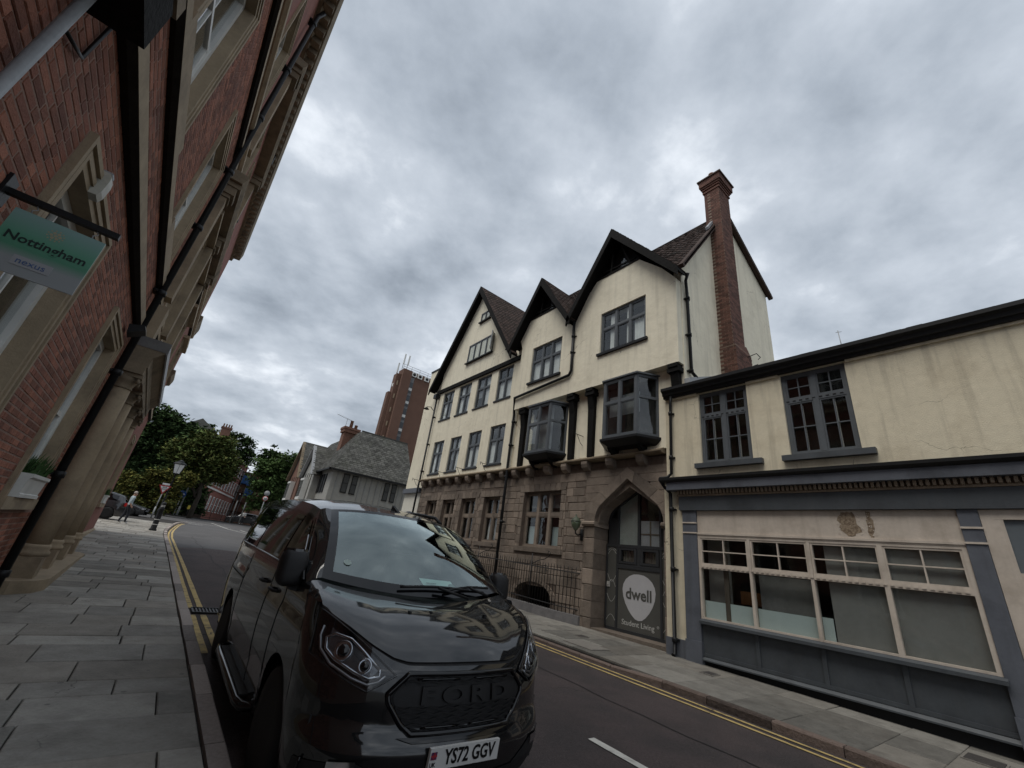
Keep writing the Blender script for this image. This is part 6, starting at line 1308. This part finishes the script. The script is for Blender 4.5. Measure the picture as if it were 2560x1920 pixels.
for x in (-.45, .45): mb = MB(VT); mb.hexa([(x - .25, 2.1, .8), (x + .25, 2.1, .8), (x + .25, 2.25, .8), (x - .25, 2.25, .8), (x - .2, 2.3, 1.45), (x + .2, 2.3, 1.45), (x + .2, 2.42, 1.45), (x - .2, 2.42, 1.45)]); mb.box(x - .14, x + .14, 2.36, 2.46, 1.47, 1.66); mb.build('seat', m_dash, VAN)
mb = MB(VT); mb.lathe([(.17, -.012), (.19, 0), (.17, .012), (.155, 0), (.17, -.012)], (.45, 1.62, 1.12), 24, 'y'); mb.build('steering_wheel', m_dash, VAN)
mb = MB(VT); mb.box(-.83, .83, 2.5, 2.56, .7, 1.75); mb.build('cabin_bulkhead', m_dash, VAN)
PN = MB(VT); PN.hexa([(.14, 1.05, 1.195), (.46, 1.00, 1.195), (.46, 1.005, 1.198), (.14, 1.055, 1.198), (.10, 1.22, 1.300), (.42, 1.17, 1.300), (.42, 1.175, 1.303), (.10, 1.225, 1.303)])
pn = PN.build('parking_notice', mat('mint_paper', (.42, .62, .56), .6, .05), VAN)
pdx = Vector((.32, -.05, 0)).normalized(); pdy = (Vector((-.04, .17, .105))).normalized()
mb = MB(VT)
for k in range(3): q = Vector((.15, 1.045, 1.199)) + Vector((-.04, .17, .105)) * (.2 + .25 * k); mb.bar(q + Vector((.03, -.005, .003)), q + Vector((.20 - .04 * k, -.03, .003)), .016, .003)
q = Vector((.40, 1.10, 1.262)); mb.poly([q + Vector((.04 * cos(k * pi / 5), .03 * sin(k * pi / 5), .024 * sin(k * pi / 5))) for k in range(10)]); mb.build('notice_print', mat('notice_ink', (.05, .12, .10), .6), pn)
mb = MB(VT); c = Vector(scr(-.80, .22)) ; mb.poly([Vector(scr(-.80 + .035 * cos(k * pi / 8), .20 + .028 * sin(k * pi / 8))) + Vector((0, -.006, .004)) for k in range(16)]); mb.build('sticker', mat('sticker_grey', (.40, .50, .46), .5, .2, 40), ws)
# ------------------------------------------------------------------ trees beyond the junction
def leafmat(name, c, c2): 
    m = mat(name, c, .9, .35, .6, rnd=.30, col2=c2, spec=.05); return m
m_lf1 = leafmat('leaf_dark', (.046, .074, .031), (.060, .092, .034)); m_lf2 = leafmat('leaf_mid', (.078, .108, .036), (.110, .116, .038)); m_lf3 = leafmat('leaf_yellow', (.115, .108, .030), (.060, .075, .022)); m_lf4 = leafmat('leaf_fresh', (.068, .112, .038), (.088, .130, .046)); m_bark = mat('bark', (.055, .045, .035), .95, .3, 3, bump=.5, bscale=12)
def tree(name, label, base, blobs, m, n, size, depth=1.0, trunk=.28, group=None, twig=0):
    t = thing(name, label, 'tree' if name != 'shrub' else 'shrub', base, group=group or ('shrubs by the junction' if name == 'shrub' else 'trees beyond the junction')); bx, by, bz = base
    zc = max(b[1] for b in blobs); b = MB(); top = Vector((sum(q[0] for q in blobs) / len(blobs), by, zc - 1)); b.tube([(bx, by, bz - .2), (bx + .1, by, bz + (top.z - bz) * .35), Vector((bx, by, bz)).lerp(top, .8)], [trunk, trunk * .75, trunk * .3], 8)
    for q in blobs:
        s_ = Vector((bx, by, bz)).lerp(top, rng.uniform(.3, .6)); b.tube([s_, s_.lerp(Vector((q[0], by, q[1])), .55) + Vector((0, rng.uniform(-.5, .5), -.2)), (q[0], by + rng.uniform(-.6, .6), q[1])], [trunk * .4, trunk * .22, .03], 5)
    b.build('trunk', m_bark, t)
    b = MB(); tot = sum(q[2] ** 2 for q in blobs)
    for q in blobs:
        k = int(n * q[2] ** 2 / tot); ncl = max(8, int(k / 55)); c0 = Vector((q[0], by + rng.uniform(-.3, .3) * q[2] * depth, q[1]))
        for _ in range(ncl):
            d = Vector((rng.gauss(0, 1), rng.gauss(0, 1) * depth, rng.gauss(0, 1))).normalized() * q[2] * rng.uniform(.15, 1.0) ** .6 * 1.05; cl = c0 + d; sp = rng.uniform(.16, .34) * (q[2] / 1.5) ** .5
            for _ in range(k // ncl):
                p = cl + Vector((rng.gauss(0, sp * 1.5), rng.gauss(0, sp * 1.5), rng.gauss(0, sp * .8))); s_ = size * rng.uniform(.6, 1.3)
                a = Vector((rng.gauss(0, 1), rng.gauss(0, 1), rng.gauss(0, .5))).normalized(); c_ = a.cross(Vector((rng.gauss(0, .6), rng.gauss(0, .6), 1))).normalized()
                b.add([p - a * s_, p + c_ * s_ * .5, p + a * s_, p - c_ * s_ * .5], [(0, 1, 2, 3)])
    tag(b.build('crown', m, t), kind='stuff')
    return t
tree('evergreen_tree', 'tall dark green tree rising above the corner behind the brick building', (-4.2, 74, 1.5), [(-4.6, 13.0, 2.2), (-5.4, 10.5, 2.4), (-2.6, 12.2, 2.0), (-1.0, 11.6, 1.6), (-3.7, 9.0, 2.6), (-5.3, 7.1, 2.0), (-2.0, 9.4, 2.2), (-8, 9, 2.5), (-7.5, 12, 2.0), (.4, 11.6, 1.5), (.9, 9.6, 1.6), (-.6, 12.8, 1.3), (-4, 5, 2.4), (-1, 6.5, 2.2)], m_lf1, 38000, .28)
tree('broad_tree', 'broad tree with yellowing top leaves standing before the brick terrace', (2.4, 63, 1.5), [(1.2, 9.9, 1.6), (2.9, 9.8, 1.4), (.1, 8.2, 1.7), (2.7, 7.9, 1.9), (1.4, 6.4, 1.4), (4.0, 6.7, 1.2), (4.2, 8.3, 1.1), (-1.4, 8.6, 1.2), (.0, 6.4, 1.2)], m_lf2, 32000, .22)
tree('shrub', 'yellow leaved shrub spreading under the trees by the junction', (-1, 59, 1.4), [(-2.7, 3.6, 1.1), (-1.9, 4.9, 1.1), (-1.7, 2.5, 1.0), (-.4, 3.3, 1.0), (-3.9, 4.0, 1.2), (.1, 4.5, 1.1), (.7, 5.4, .9), (-.2, 2.1, .8)], m_lf3, 10000, .17, trunk=.08)
tree('shrub', 'dark green shrub filling the ground behind the railings under the trees', (-1, 67, 1.5), [(-3.1, 2.6, 1.6), (-1.2, 2.9, 1.6), (.9, 2.8, 1.4), (1.9, 4.7, 1.4), (-4.7, 3.3, 1.6), (-6.5, 3.2, 1.8), (2.6, 2.9, 1.2), (-2, 5.5, 1.5)], m_lf1, 15000, .25, trunk=.08)
tree('hillside_tree', 'dark tree behind the chimney of the brick house on the hillside', (7.5, 100, 2), [(7.6, 16.2, 2.0), (5.6, 17.6, 1.4), (9.0, 14.5, 1.5), (1.3, 17.6, 1.2), (8, 12.5, 2.0), (-.5, 17.2, 1.2)], m_lf1, 6000, .3)
tree('round_tree', 'rounded dark tree standing beyond the blue sheeted scaffold', (12.4, 95, 2), [(12.3, 15.2, 1.5), (11.4, 13.8, 1.4), (13.7, 14.9, 1.3), (12.3, 12.3, 1.9), (14, 12.5, 1.5)], m_lf1, 5000, .28)
tree('leafy_tree', 'fresh green leafy tree standing beside the speed limit sign', (9.6, 62, 1.5), [(8.7, 8.2, 1.8), (10.1, 9.0, 1.7), (8.6, 6.5, 1.6), (10.5, 6.9, 1.9), (11.3, 9.6, 1.5), (11.9, 10.6, 1.0), (10.1, 5.2, 1.4), (8.6, 4.2, 1.1), (11.6, 7.8, 1.5), (12.8, 9.4, 1.2), (12.9, 7.6, 1.3), (12.6, 5.6, 1.4), (13.6, 8.6, .9)], m_lf4, 26000, .20)
# ------------------------------------------------------------------ far buildings
dx, dy = 6.6 / 26.82, 26 / 26.82
TT = Matrix(((dy, dx, 0, 3.8), (-dx, dy, 0, 78), (0, 0, 1, 0), (0, 0, 0, 1)))
RT = thing('brick_terrace', 'red brick terrace with rows of tall white sash windows beyond the junction', 'building', (6.5, 90, 1.5))
mb = MB(TT); mb.box(-8, 0, -1, 27, .5, 12.6); mb.build('wall', m_brickfar, RT)
mb = MB(TT); mb.prism([(.35, -1.2, 12.5), (-4, -1.2, 15.6), (-8.3, -1.2, 12.5)], (0, 28.4, 0)); mb.build('roof', m_slate, RT)
mb = MB(TT); mb.box(0, .12, -1, 27, 5.9, 6.15); mb.build('band', m_whitep, RT); mb = MB(TT); mb.box(0, .2, -1, 27, 12.4, 12.62); mb.build('gutter', m_whitep, RT)
for z0, z1 in ((2.7, 5.0), (6.5, 8.6), (9.7, 11.4)):
    for k in range(10):
        a = .5 + k * 2.65; b = MB(TT); b.box(.001, .10, a, a + .95, z0, z1); w = b.build('window', m_whitep, RT)
        for c in ((z0 + .12, (z0 + z1) / 2 - .05), ((z0 + z1) / 2 + .05, z1 - .12)): b = MB(TT); b.box(.101, .11, a + .16, a + .79, *c); b.build('pane', MATS['dull_glass'], w)
HH = thing('hillside_house', 'brick house gable with a chimney of clay pots showing above the trees', 'building', (2.5, 98, 2)); mb = MB(); mb.prism([(-1, 98, 2), (5.5, 98, 2), (5.5, 98, 14.6), (2.2, 98, 16.8), (-1, 98, 15.4)], (0, 8, 0)); mb.build('gable_wall', m_brickdull, HH)
mb = MB(); mb.prism([(-1.3, 97.8, 15.4), (2.2, 97.8, 17.15), (5.8, 97.8, 14.7), (5.8, 97.8, 14.4), (2.2, 97.8, 16.8), (-1.3, 97.8, 15.1)], (0, 8.4, 0)); mb.build('roof', m_tile, HH)
mb = MB(); mb.box(3.0, 4.6, 97.2, 98.4, 12, 18.3); mb.box(2.85, 4.75, 97.1, 98.5, 18.301, 18.6); ck = mb.build('chimney', m_brickdull, HH)
for x in (3.15, 3.6, 4.05, 4.45): b = MB(); b.lathe([(.14, 18.6), (.12, 19.2), (.15, 19.25)], (x, 97.7, 0), 8); b.build('chimney_pot', MATS['terracotta'], ck)
SB = thing('scaffolded_building', 'dark scaffolded building hung with bright blue sheeting', 'building', (11.5, 101, 2)); mb = MB(); mb.box(9.9, 14, 101, 108, 1, 11.5); mb.build('wall', m_brickdull, SB)
m_bs = mat('blue_sheet', (.05, .15, .40), .6, .25, 1.5)
for x0, x1, z0, z1 in ((9.8, 11.9, 8.9, 10.6), (11.0, 12.4, 6.8, 8.3)):
    b = MB(); b.grid(lambda i, f: (x0 + (x1 - x0) * i, 100.3 + .15 * sin(i * 9) * (1 - f), z0 + (z1 - z0) * f + .1 * sin(i * 6)), 10, 4); b.build('blue_sheet', m_bs, SB)
for x in (9.8, 10.9, 12.0, 13.1): b = MB(); b.tube([(x, 100.4, 1.5), (x, 100.4, 11.2)], .06, 5); b.build('scaffold_pole', m_lead, SB)
for z in (3.6, 5.4, 7.2, 9.0): b = MB(); b.box(9.7, 13.3, 100.2, 100.9, z, z + .08); b.build('scaffold_board', m_timber, SB)
RB = thing('far_brick_building', 'plain brick building end standing behind the leafy tree', 'building', (13, 88, 2)); mb = MB(); mb.box(12.4, 22, 86, 96, 1, 9.0); mb.build('wall', m_brickdull, RB); mb = MB(); mb.prism([(12.2, 85.8, 9.001), (22.2, 85.8, 9.001), (17, 85.8, 12.5)], (0, 10.4, 0)); mb.build('roof', m_slate, RB)
for k in range(3): b = MB(); b.box(12.9 + 2 * k, 14 + 2 * k, 85.9, 85.999, 3, 5); b.build('window', m_whitep, RB)
# far pavement edge and guard railing
mb = MB(); mb.box(-40, 40, 65.6, 78, 1.3, 1.58); tag(mb.build('far_pavement', m_earth), kind='structure')
GR = thing('guard_railing', 'low dark pedestrian guard railing along the far side of the junction', 'railing', (5, 66, 1.58))
for k in range(12): x = 1.0 + k * 1.2; b = MB(); b.tube([(x, 66, 1.58), (x, 66, 2.62)], .03, 5); b.build('railing_post', m_iron, GR)
for z in (1.75, 2.6): b = MB(); b.tube([(1, 66, z), (14.2, 66, z)], .025, 5); b.build('railing_rail', m_iron, GR)
b = MB()
for k in range(110): x = 1.0 + k * .12; b.tube([(x, 66, 1.76), (x, 66, 2.6)], .008, 3, cap=False)
tag(b.build('railing_bars', m_iron, GR), kind='stuff')
DW = thing('boundary_wall', 'dark brick boundary wall below the trees beside the terrace', 'wall', (2.6, 70, 1.5)); mb = MB(); mb.hexa([(1.4, 70, 1.3), (3.9, 70, 1.3), (3.9, 70.4, 1.3), (1.4, 70.4, 1.3), (1.4, 70, 3.3), (3.9, 70, 5.2), (3.9, 70.4, 5.2), (1.4, 70.4, 3.3)]); mb.build('brickwork', mat('sooty_brick', (.06, .042, .035), .95, .2, 3), DW)
# ------------------------------------------------------------------ street furniture
y = 46.0; lx = -.36; g0 = gz(y) + .1
t = thing('street_lamp', 'black heritage street lamp with a tapered glass lantern by the junction', 'street lamp', (lx, y, g0)); mb = MB(); mb.lathe([(.13, g0), (.13, g0 + .7), (.075, g0 + .85), (.06, g0 + 1.5), (.05, g0 + 3.55), (.09, g0 + 3.6), (.05, g0 + 3.7)], (lx, y, 0), 12); mb.build('post', m_black, t)
zb = 4.78; mb = MB()
def lan(i, f): r = .26 + .20 * f; a = i * pi / 2 + pi / 4; return (lx + r * cos(a) * 1.2, y + r * sin(a) * 1.2, zb + .78 * f)
m_lg = mat('lantern_glass', (.72, .74, .73), .25, .12, 3)
for k in range(4): b = MB(); b.quad(lan(k, 0), lan(k + 1, 0), lan(k + 1, 1), lan(k, 1)); b.build('pane', m_lg, t)
for k in range(4): mb.bar(lan(k, 0), lan(k, 1), .035); mb.bar(lan(k, 1), lan(k + 1, 1), .05); mb.bar(lan(k, 0), lan(k + 1, 0), .04); mb.bar(Vector(lan(k, 0)).lerp(Vector(lan(k + 1, 0)), .5), Vector(lan(k, 1)).lerp(Vector(lan(k + 1, 1)), .5), .02)
mb.build('lantern_frame', m_black, t); mb = MB(); mb.lathe([(.50, zb + .79), (.40, zb + .92), (.22, zb + 1.0), (.20, zb + 1.08), (.06, zb + 1.16), (.0, zb + 1.2)], (lx, y, 0), 4, smooth=False); mb.build('hood', m_black, t)
m_pole = mat('galvanised_pole', (.26, .27, .27), .5, .15, 4)
y = 45.5; g0 = gz(y) + .1; sx = -.68
t = thing('give_way_sign', 'triangular red bordered give way sign on a grey pole', 'sign', (sx, y, g0)); mb = MB(); mb.tube([(sx, y, g0), (sx + .02, y, 3.75)], .038, 7); mb.build('pole', m_pole, t); mb = MB(); mb.tube([(sx, y, g0), (sx, y, g0 + .9)], .055, 8); mb.build('pole_base', m_pole, t)
mb = MB(); mb.prism([(sx - .42, y - .05, 3.68), (sx + .42, y - .05, 3.68), (sx, y - .05, 2.95)], (0, .02, 0)); pl = mb.build('plate', mat('sign_red', (.32, .03, .03), .5, .1), t); mb = MB(); mb.prism([(sx - .29, y - .056, 3.60), (sx + .29, y - .056, 3.60), (sx, y - .056, 3.11)], (0, .005, 0)); mb.build('face', mat('sign_white', (.6, .6, .6), .5, .06), pl)
for k, tx in enumerate(('GIVE', 'WAY')): place_text('lettering', tx, .15 if k == 0 else .13, m_ink, pl, (sx, y - .062, 3.52 - .14 * k), (1, 0, 0), (0, 0, 1), ext=.002, bold=.003)
mb = MB(); mb.box(sx - .25, sx + .25, y - .04, y - .02, 3.72, 3.86); mb.build('plaque', MATS['sign_white'], t)
y = 64.5; bx_ = 1.22; g0 = 1.55
t = thing('arrow_sign', 'round blue sign with a white left arrow beside the railing', 'sign', (bx_ - .3, y, g0)); mb = MB(); mb.lathe([(.0, 0), (.42, 0), (.42, .03), (0, .03)], (bx_ - .33, y - .12, 3.92), 24, 'y'); pl = mb.build('plate', mat('sign_blue', (.03, .11, .42), .4, .06), t)
mb = MB(); c = Vector((bx_ - .33, y - .126, 3.92)); mb.prism([c + Vector(q) for q in ((-.30, 0, 0), (-.06, 0, -.20), (-.06, 0, -.07), (.28, 0, -.07), (.28, 0, .07), (-.06, 0, .07), (-.06, 0, .20))], (0, -.004, 0)); mb.build('arrow', MATS['sign_white'], pl); mb = MB(); mb.tube([(bx_ - .3, y, g0), (bx_ - .3, y, 4.2)], .04, 6); mb.build('post', m_pole, t)
t = thing('plain_pole', 'tall plain grey pole rising beside the blue arrow sign', 'pole', (bx_, y, g0)); mb = MB(); mb.tube([(bx_, y, g0), (bx_ + .02, y, 7.2)], [.075, .055], 8); mb.build('shaft', m_pole, t); mb = MB(); mb.lathe([(.11, g0), (.11, g0 + .9), (.08, g0 + 1.0)], (bx_, y, 0), 10); mb.build('base', m_pole, t)
for x, z in ((-.1, 4.2), (2.0, 2.35)): t = thing('small_yellow_sign', 'small yellow plate fixed to a dark post by the railing' if x > 0 else 'small yellow plate hanging beside the lamp post', 'sign', (x, y - 2, z - .5)); mb = MB(); mb.box(x - .13, x + .13, y - 2, y - 1.98, z, z + .42); mb.build('plate', mat('sign_yellow', (.45, .36, .05), .5, .1), t); mb = MB(); mb.tube([(x, y - 1.95, 1.6), (x, y - 1.95, z + .5)], .03, 6); mb.build('post', m_iron, t)
t = thing('bollard', 'black cast iron bollard with white bands on the pavement', 'bollard', (-.15, 28.8, gz(28.8) + .1)); g0 = gz(28.8) + .1; c = (-.15, 28.8, 0)
mb = MB(); mb.lathe([(.16, g0 - .02), (.16, g0 + .06), (.125, g0 + .10), (.115, g0 + .80), (.10, g0 + 1.0), (.115, g0 + 1.02), (.115, g0 + 1.08), (.08, g0 + 1.12), (.075, g0 + 1.25), (.10, g0 + 1.28), (.09, g0 + 1.36), (.03, g0 + 1.42)], c, 14); bo = mb.build('shaft', m_black, t)
for z in (.28, .52, 1.16, 1.22): b = MB(); r_ = .126 if z < 1 else .085; b.lathe([(r_, g0 + z), (r_ + .003, g0 + z + .005), (r_ + .003, g0 + z + .025), (r_, g0 + z + .03)], c, 14); b.build('band', m_whitep, t)
y = 50.0; x = 7.47; g0 = gz(y) + .05
t = thing('speed_limit_sign', 'round thirty speed limit sign on a grey pole under a second disc', 'sign', (x, y, g0)); mb = MB(); mb.tube([(x, y, g0), (x, y, 5.0)], .04, 7); mb.build('pole', m_pole, t)
for z, m_, nm in ((4.25, MATS['sign_red'], 'disc'), (4.78, m_pole, 'disc')): b = MB(); b.lathe([(0, 0), (.26, 0), (.26, .02), (0, .02)], (x, y - .07, z), 24, 'y'); d_ = b.build(nm, m_, t); 
b = MB(); b.lathe([(0, 0), (.20, 0), (.20, .004), (0, .004)], (x, y - .075, 4.25), 24, 'y'); d_ = b.build('disc_face', MATS['sign_white'], t); place_text('lettering', '30', .27, m_ink, d_, (x, y - .08, 4.25), (1, 0, 0), (0, 0, 1), ext=.002, bold=.006)
for x, y, h_, lb in ((7.05, 68, 5.3, 'slim grey pole beyond the railing in front of the scaffold'), (8.15, 68.5, 5.4, 'second slim grey pole standing before the blue sheeting')): t = thing('signal_pole', lb, 'pole', (x, y, 1.58), group='poles beyond the railing'); mb = MB(); mb.tube([(x, y, 1.58), (x, y, h_)], .07, 6); mb.build('shaft', m_pole, t); mb = MB(); mb.box(x - .14, x + .14, y - .2, y - .071, h_ - .9, h_ - .1); mb.build('signal_head', m_black, t)
# ------------------------------------------------------------------ people
m_skin = mat('skin', (.42, .25, .18), .6, .08); m_den = mat('dark_trousers', (.018, .020, .026), .85, .2, 8); m_wsh = mat('white_trainers', (.6, .6, .58), .6, .08)
def person(label, loc, rot, shirt, hairm, stride=.10):
    t = thing('person', label, 'person', loc, rot, 'people walking')
    V = {'pel': (0, 0, .95), 'waist': (0, 0, 1.08), 'chest': (0, .01, 1.30), 'neck': (0, .02, 1.47), 'head': (0, .05, 1.58), 'crown': (0, .045, 1.70), 'face': (0, .10, 1.56)}
    E = [('pel', 'waist'), ('waist', 'chest'), ('chest', 'neck'), ('neck', 'head'), ('head', 'crown')]
    Rr = {'pel': (.15, .11), 'waist': (.145, .10), 'chest': (.165, .115), 'neck': (.058, .058), 'head': (.085, .10), 'crown': (.055, .065), 'face': (.02, .02)}
    del V['face']
    for s, n in ((-1, 'l'), (1, 'r')):
        f = stride * s
        V.update({n + 'sh': (.19 * s, .0, 1.40), n + 'el': (.235 * s, -.04 - f * .4, 1.12), n + 'wr': (.24 * s, .10 - f * .6, .92), n + 'hd': (.235 * s, .15 - f * .6, .84), n + 'hip': (.09 * s, 0, .88), n + 'kn': (.095 * s, .04 + f * .6, .50), n + 'an': (.10 * s, -.03 + f * 1.2, .09), n + 'toe': (.11 * s, .13 + f * 1.2, .035)})
        E += [('chest', n + 'sh'), (n + 'sh', n + 'el'), (n + 'el', n + 'wr'), (n + 'wr', n + 'hd'), ('pel', n + 'hip'), (n + 'hip', n + 'kn'), (n + 'kn', n + 'an'), (n + 'an', n + 'toe')]
        Rr.update({n + 'sh': (.068, .068), n + 'el': (.05, .05), n + 'wr': (.034, .034), n + 'hd': (.035, .045), n + 'hip': (.10, .10), n + 'kn': (.068, .068), n + 'an': (.048, .048), n + 'toe': (.045, .035)})
    ks = list(V); me = bpy.data.meshes.new('p'); me.from_pydata([V[k] for k in ks], [(ks.index(a), ks.index(b)) for a, b in E], []); ob = bpy.data.objects.new('p', me); COL.objects.link(ob)
    sk = ob.modifiers.new('s', 'SKIN'); sb = ob.modifiers.new('b', 'SUBSURF'); sb.levels = 2; sb.render_levels = 2
    for i, k in enumerate(ks): me.skin_vertices[0].data[i].radius = Rr[k]; me.skin_vertices[0].data[i].use_root = (k == 'pel')
    dg = bpy.context.evaluated_depsgraph_get(); bm_ = bpy.data.meshes.new_from_object(ob.evaluated_get(dg)); bpy.data.objects.remove(ob)
    bm_.materials.clear(); [bm_.materials.append(m_) for m_ in (m_skin, shirt, m_den, m_wsh, hairm)]
    for p in bm_.polygons:
        c = p.center; p.use_smooth = True
        p.material_index = 3 if c.z < .085 else 2 if c.z < .98 and abs(c.x) < .20 else 0 if c.z > 1.47 or (c.z < 1.0) or (abs(c.x) > .2 and c.z < 1.06) else 1
    R = MWD[t.name]; bm_.transform(Matrix.Rotation(rot, 4, 'Z')); link('body', bm_, t, loc)
    b = MB(R); b.lathe([(.088, 1.60), (.094, 1.64), (.082, 1.69), (.05, 1.725), (0, 1.735)], (0, .03, 0), 12); b.build('hair', hairm, t); b = MB(R); b.prism([(-.012, .135, 1.585), (.012, .135, 1.585), (.012, .16, 1.56), (-.012, .16, 1.56)], (0, -.02, -.015)); b.build('nose', m_skin, t)
    for sx in (-1, 1): b = MB(R); b.box(sx * .085, sx * .098, .02, .06, 1.56, 1.62); b.build('ear', m_skin, t); b = MB(R); b.box(sx * .03 - .008, sx * .03 + .008, .128, .137, 1.60, 1.61); b.build('eye', m_black, t)
    return t
person('person in a pale blue shirt and dark trousers walking past the parked car', (-1.62, 32.0, gz(32) + .105), radians(-75), mat('pale_shirt', (.36, .43, .46), .85, .1, 6), mat('grey_hair', (.40, .36, .32), .8, .1))
person('person in a white shirt and dark trousers by the far railing', (8.62, 70, 1.585), radians(160), mat('white_shirt', (.62, .62, .62), .85, .08, 6), mat('dark_hair', (.03, .025, .02), .8, .1), .12)
# ------------------------------------------------------------------ distant cars
def car(label, loc, rot, paint, L_=4.2, H_=1.55, suv=True):
    t = thing('parked_car', label, 'car', loc, rot, 'cars around the junction'); T = MWD[t.name]
    belt = tab([(0, .62), (.12, .72), (1.05, .92), (1.3, .95), (L_ - .1, 1.0), (L_, .85)]); rf = tab([(0, .0), (1.05, .93), (1.75, H_ - .08), (2.3, H_), (3.3, H_ - .03), (L_ - .35, H_ - .15), (L_ - .02, 1.0), (L_, .9)]); hw = tab([(0, .62), (.25, .80), (.8, .87), (3.2, .87), (L_ - .3, .83), (L_, .70)])
    us = [L_ * k / 60 for k in range(61)]
    def ar(u):
        z = .22
        for c in (.82, L_ - .80):
            if abs(u - c) < .37: z = max(z, .32 + sqrt(.37 ** 2 - (u - c) ** 2))
        return z
    def sec(i, f):
        k = round(i * 60); u = us[k]; sgn = 1 if f >= .5 else -1; g = abs(f - .5) * 2; w_ = hw(u); top = max(rf(u), belt(u)); zb = ar(u)
        if g > .6: z = zb + (belt(u) - zb) * (1 - g) / .4; x = w_ * (1 - .05 * abs((z - .6) / .4) ** 2)
        elif g > .25: q = (.6 - g) / .35; z = belt(u) + (top - .06 - belt(u)) * q if top > belt(u) + .07 else belt(u) + .02 * q; x = w_ * (.95 - (.20 * q if top > belt(u) + .07 else .25 * q))
        else: q = (.25 - g) / .25; z = (top - .06 if top > belt(u) + .07 else belt(u) + .02) + .06 * sin(q * pi / 2); x = w_ * (.75 if top > belt(u) + .07 else .70) * (1 - q)
        return (sgn * x, u, z)
    b = MB(T); b.grid(sec, 60, 40); b.build('body', paint, t)
    for sg in (-1, 1):
        for u0, u1 in ((1.45, 2.25), (2.33, 3.10), (3.18, L_ - .55)):
            def gw(i, f):
                u = u0 + (u1 - u0) * i; q = .12 + .72 * f; z = belt(u) + (rf(u) - .06 - belt(u)) * q; return (sg * (hw(u) * (.95 - .20 * q) + .006), u + (.25 * (f) if u0 < 1.5 and i < .3 else 0), z)
            b = MB(T); b.grid(gw, 6, 4, flip=sg < 0); b.build('side_window', m_vglass, t)
        for uc in (.82, L_ - .80):
            b = MB(T); b.lathe([(.2, -.1), (.31, -.1), (.325, -.06), (.325, .06), (.31, .1), (.2, .1)], (sg * .78, uc, .325), 22, 'x'); w = b.build('wheel', m_tyre, t); b = MB(T); b.lathe([(.205, -.04), (.205, .09), (.19, .09), (.18, .03)] if sg > 0 else [(.205, .04), (.205, -.09), (.19, -.09), (.18, -.03)], (sg * .78, uc, .325), 20, 'x')
            for k in range(5): a_ = 2 * pi * k / 5; b.bar((sg * .85, uc, .325), (sg * .86, uc + .19 * cos(a_), .325 + .19 * sin(a_)), .06, .03, (1, 0, 0))
            b.build('rim', m_silver, w)
        b = MB(T); b.box(sg * .62, sg * .84, L_ - .16, L_ - .02, .80, 1.0); b.build('tail_lamp', mat('tail_red', (.45, .02, .02), .25, .1), t); b = MB(T); b.box(sg * .52, sg * .74, .02, .16, .60, .72); b.build('headlamp', m_silver, t)
        b = MB(T); b.tube([(sg * .90, 2.12 + .9 * k, .92) for k in (0, .2)], .016, 5); b.tube([(sg * .90, 2.9, .92), (sg * .90, 3.1, .92)], .016, 5); b.build('door_handle', m_silver, t)
    b = MB(T); b.grid(lambda i, f: ((2 * i - 1) * (.66 - .12 * f), L_ - .06 - .30 * f, 1.03 + (H_ - .22 - 1.03) * f + .02), 8, 4); b.build('rear_window', m_vglass, t); b = MB(T); b.grid(lambda i, f: ((2 * i - 1) * (.72 - .14 * f), 1.08 + .62 * f, .97 + (H_ - .14 - .97) * f + .012), 8, 4); b.build('windscreen', m_vglass, t); b = MB(T); b.box(-.7, .7, .2, L_ - .2, .2, .5); b.build('underbody', m_trim, t)
m_cp = mat('car_black', (.010, .011, .013), .35, .1, 3, coat=1.0); m_cp2 = mat('car_charcoal', (.018, .020, .023), .35, .1, 3, coat=1.0)
car('black hatchback with red tail lamp standing past the end of the brick building', (-6.0, 35.0, gz(35.0) + .10), radians(-90), m_cp)
car('black car parked nose out in front of the yellow shrub', (-1.15, 46.0, gz(46)), radians(78), m_cp2)
car('dark car passing behind the guard railing before the terrace', (6.9, 72.5, 1.585), radians(-92), m_cp2, 4.3)
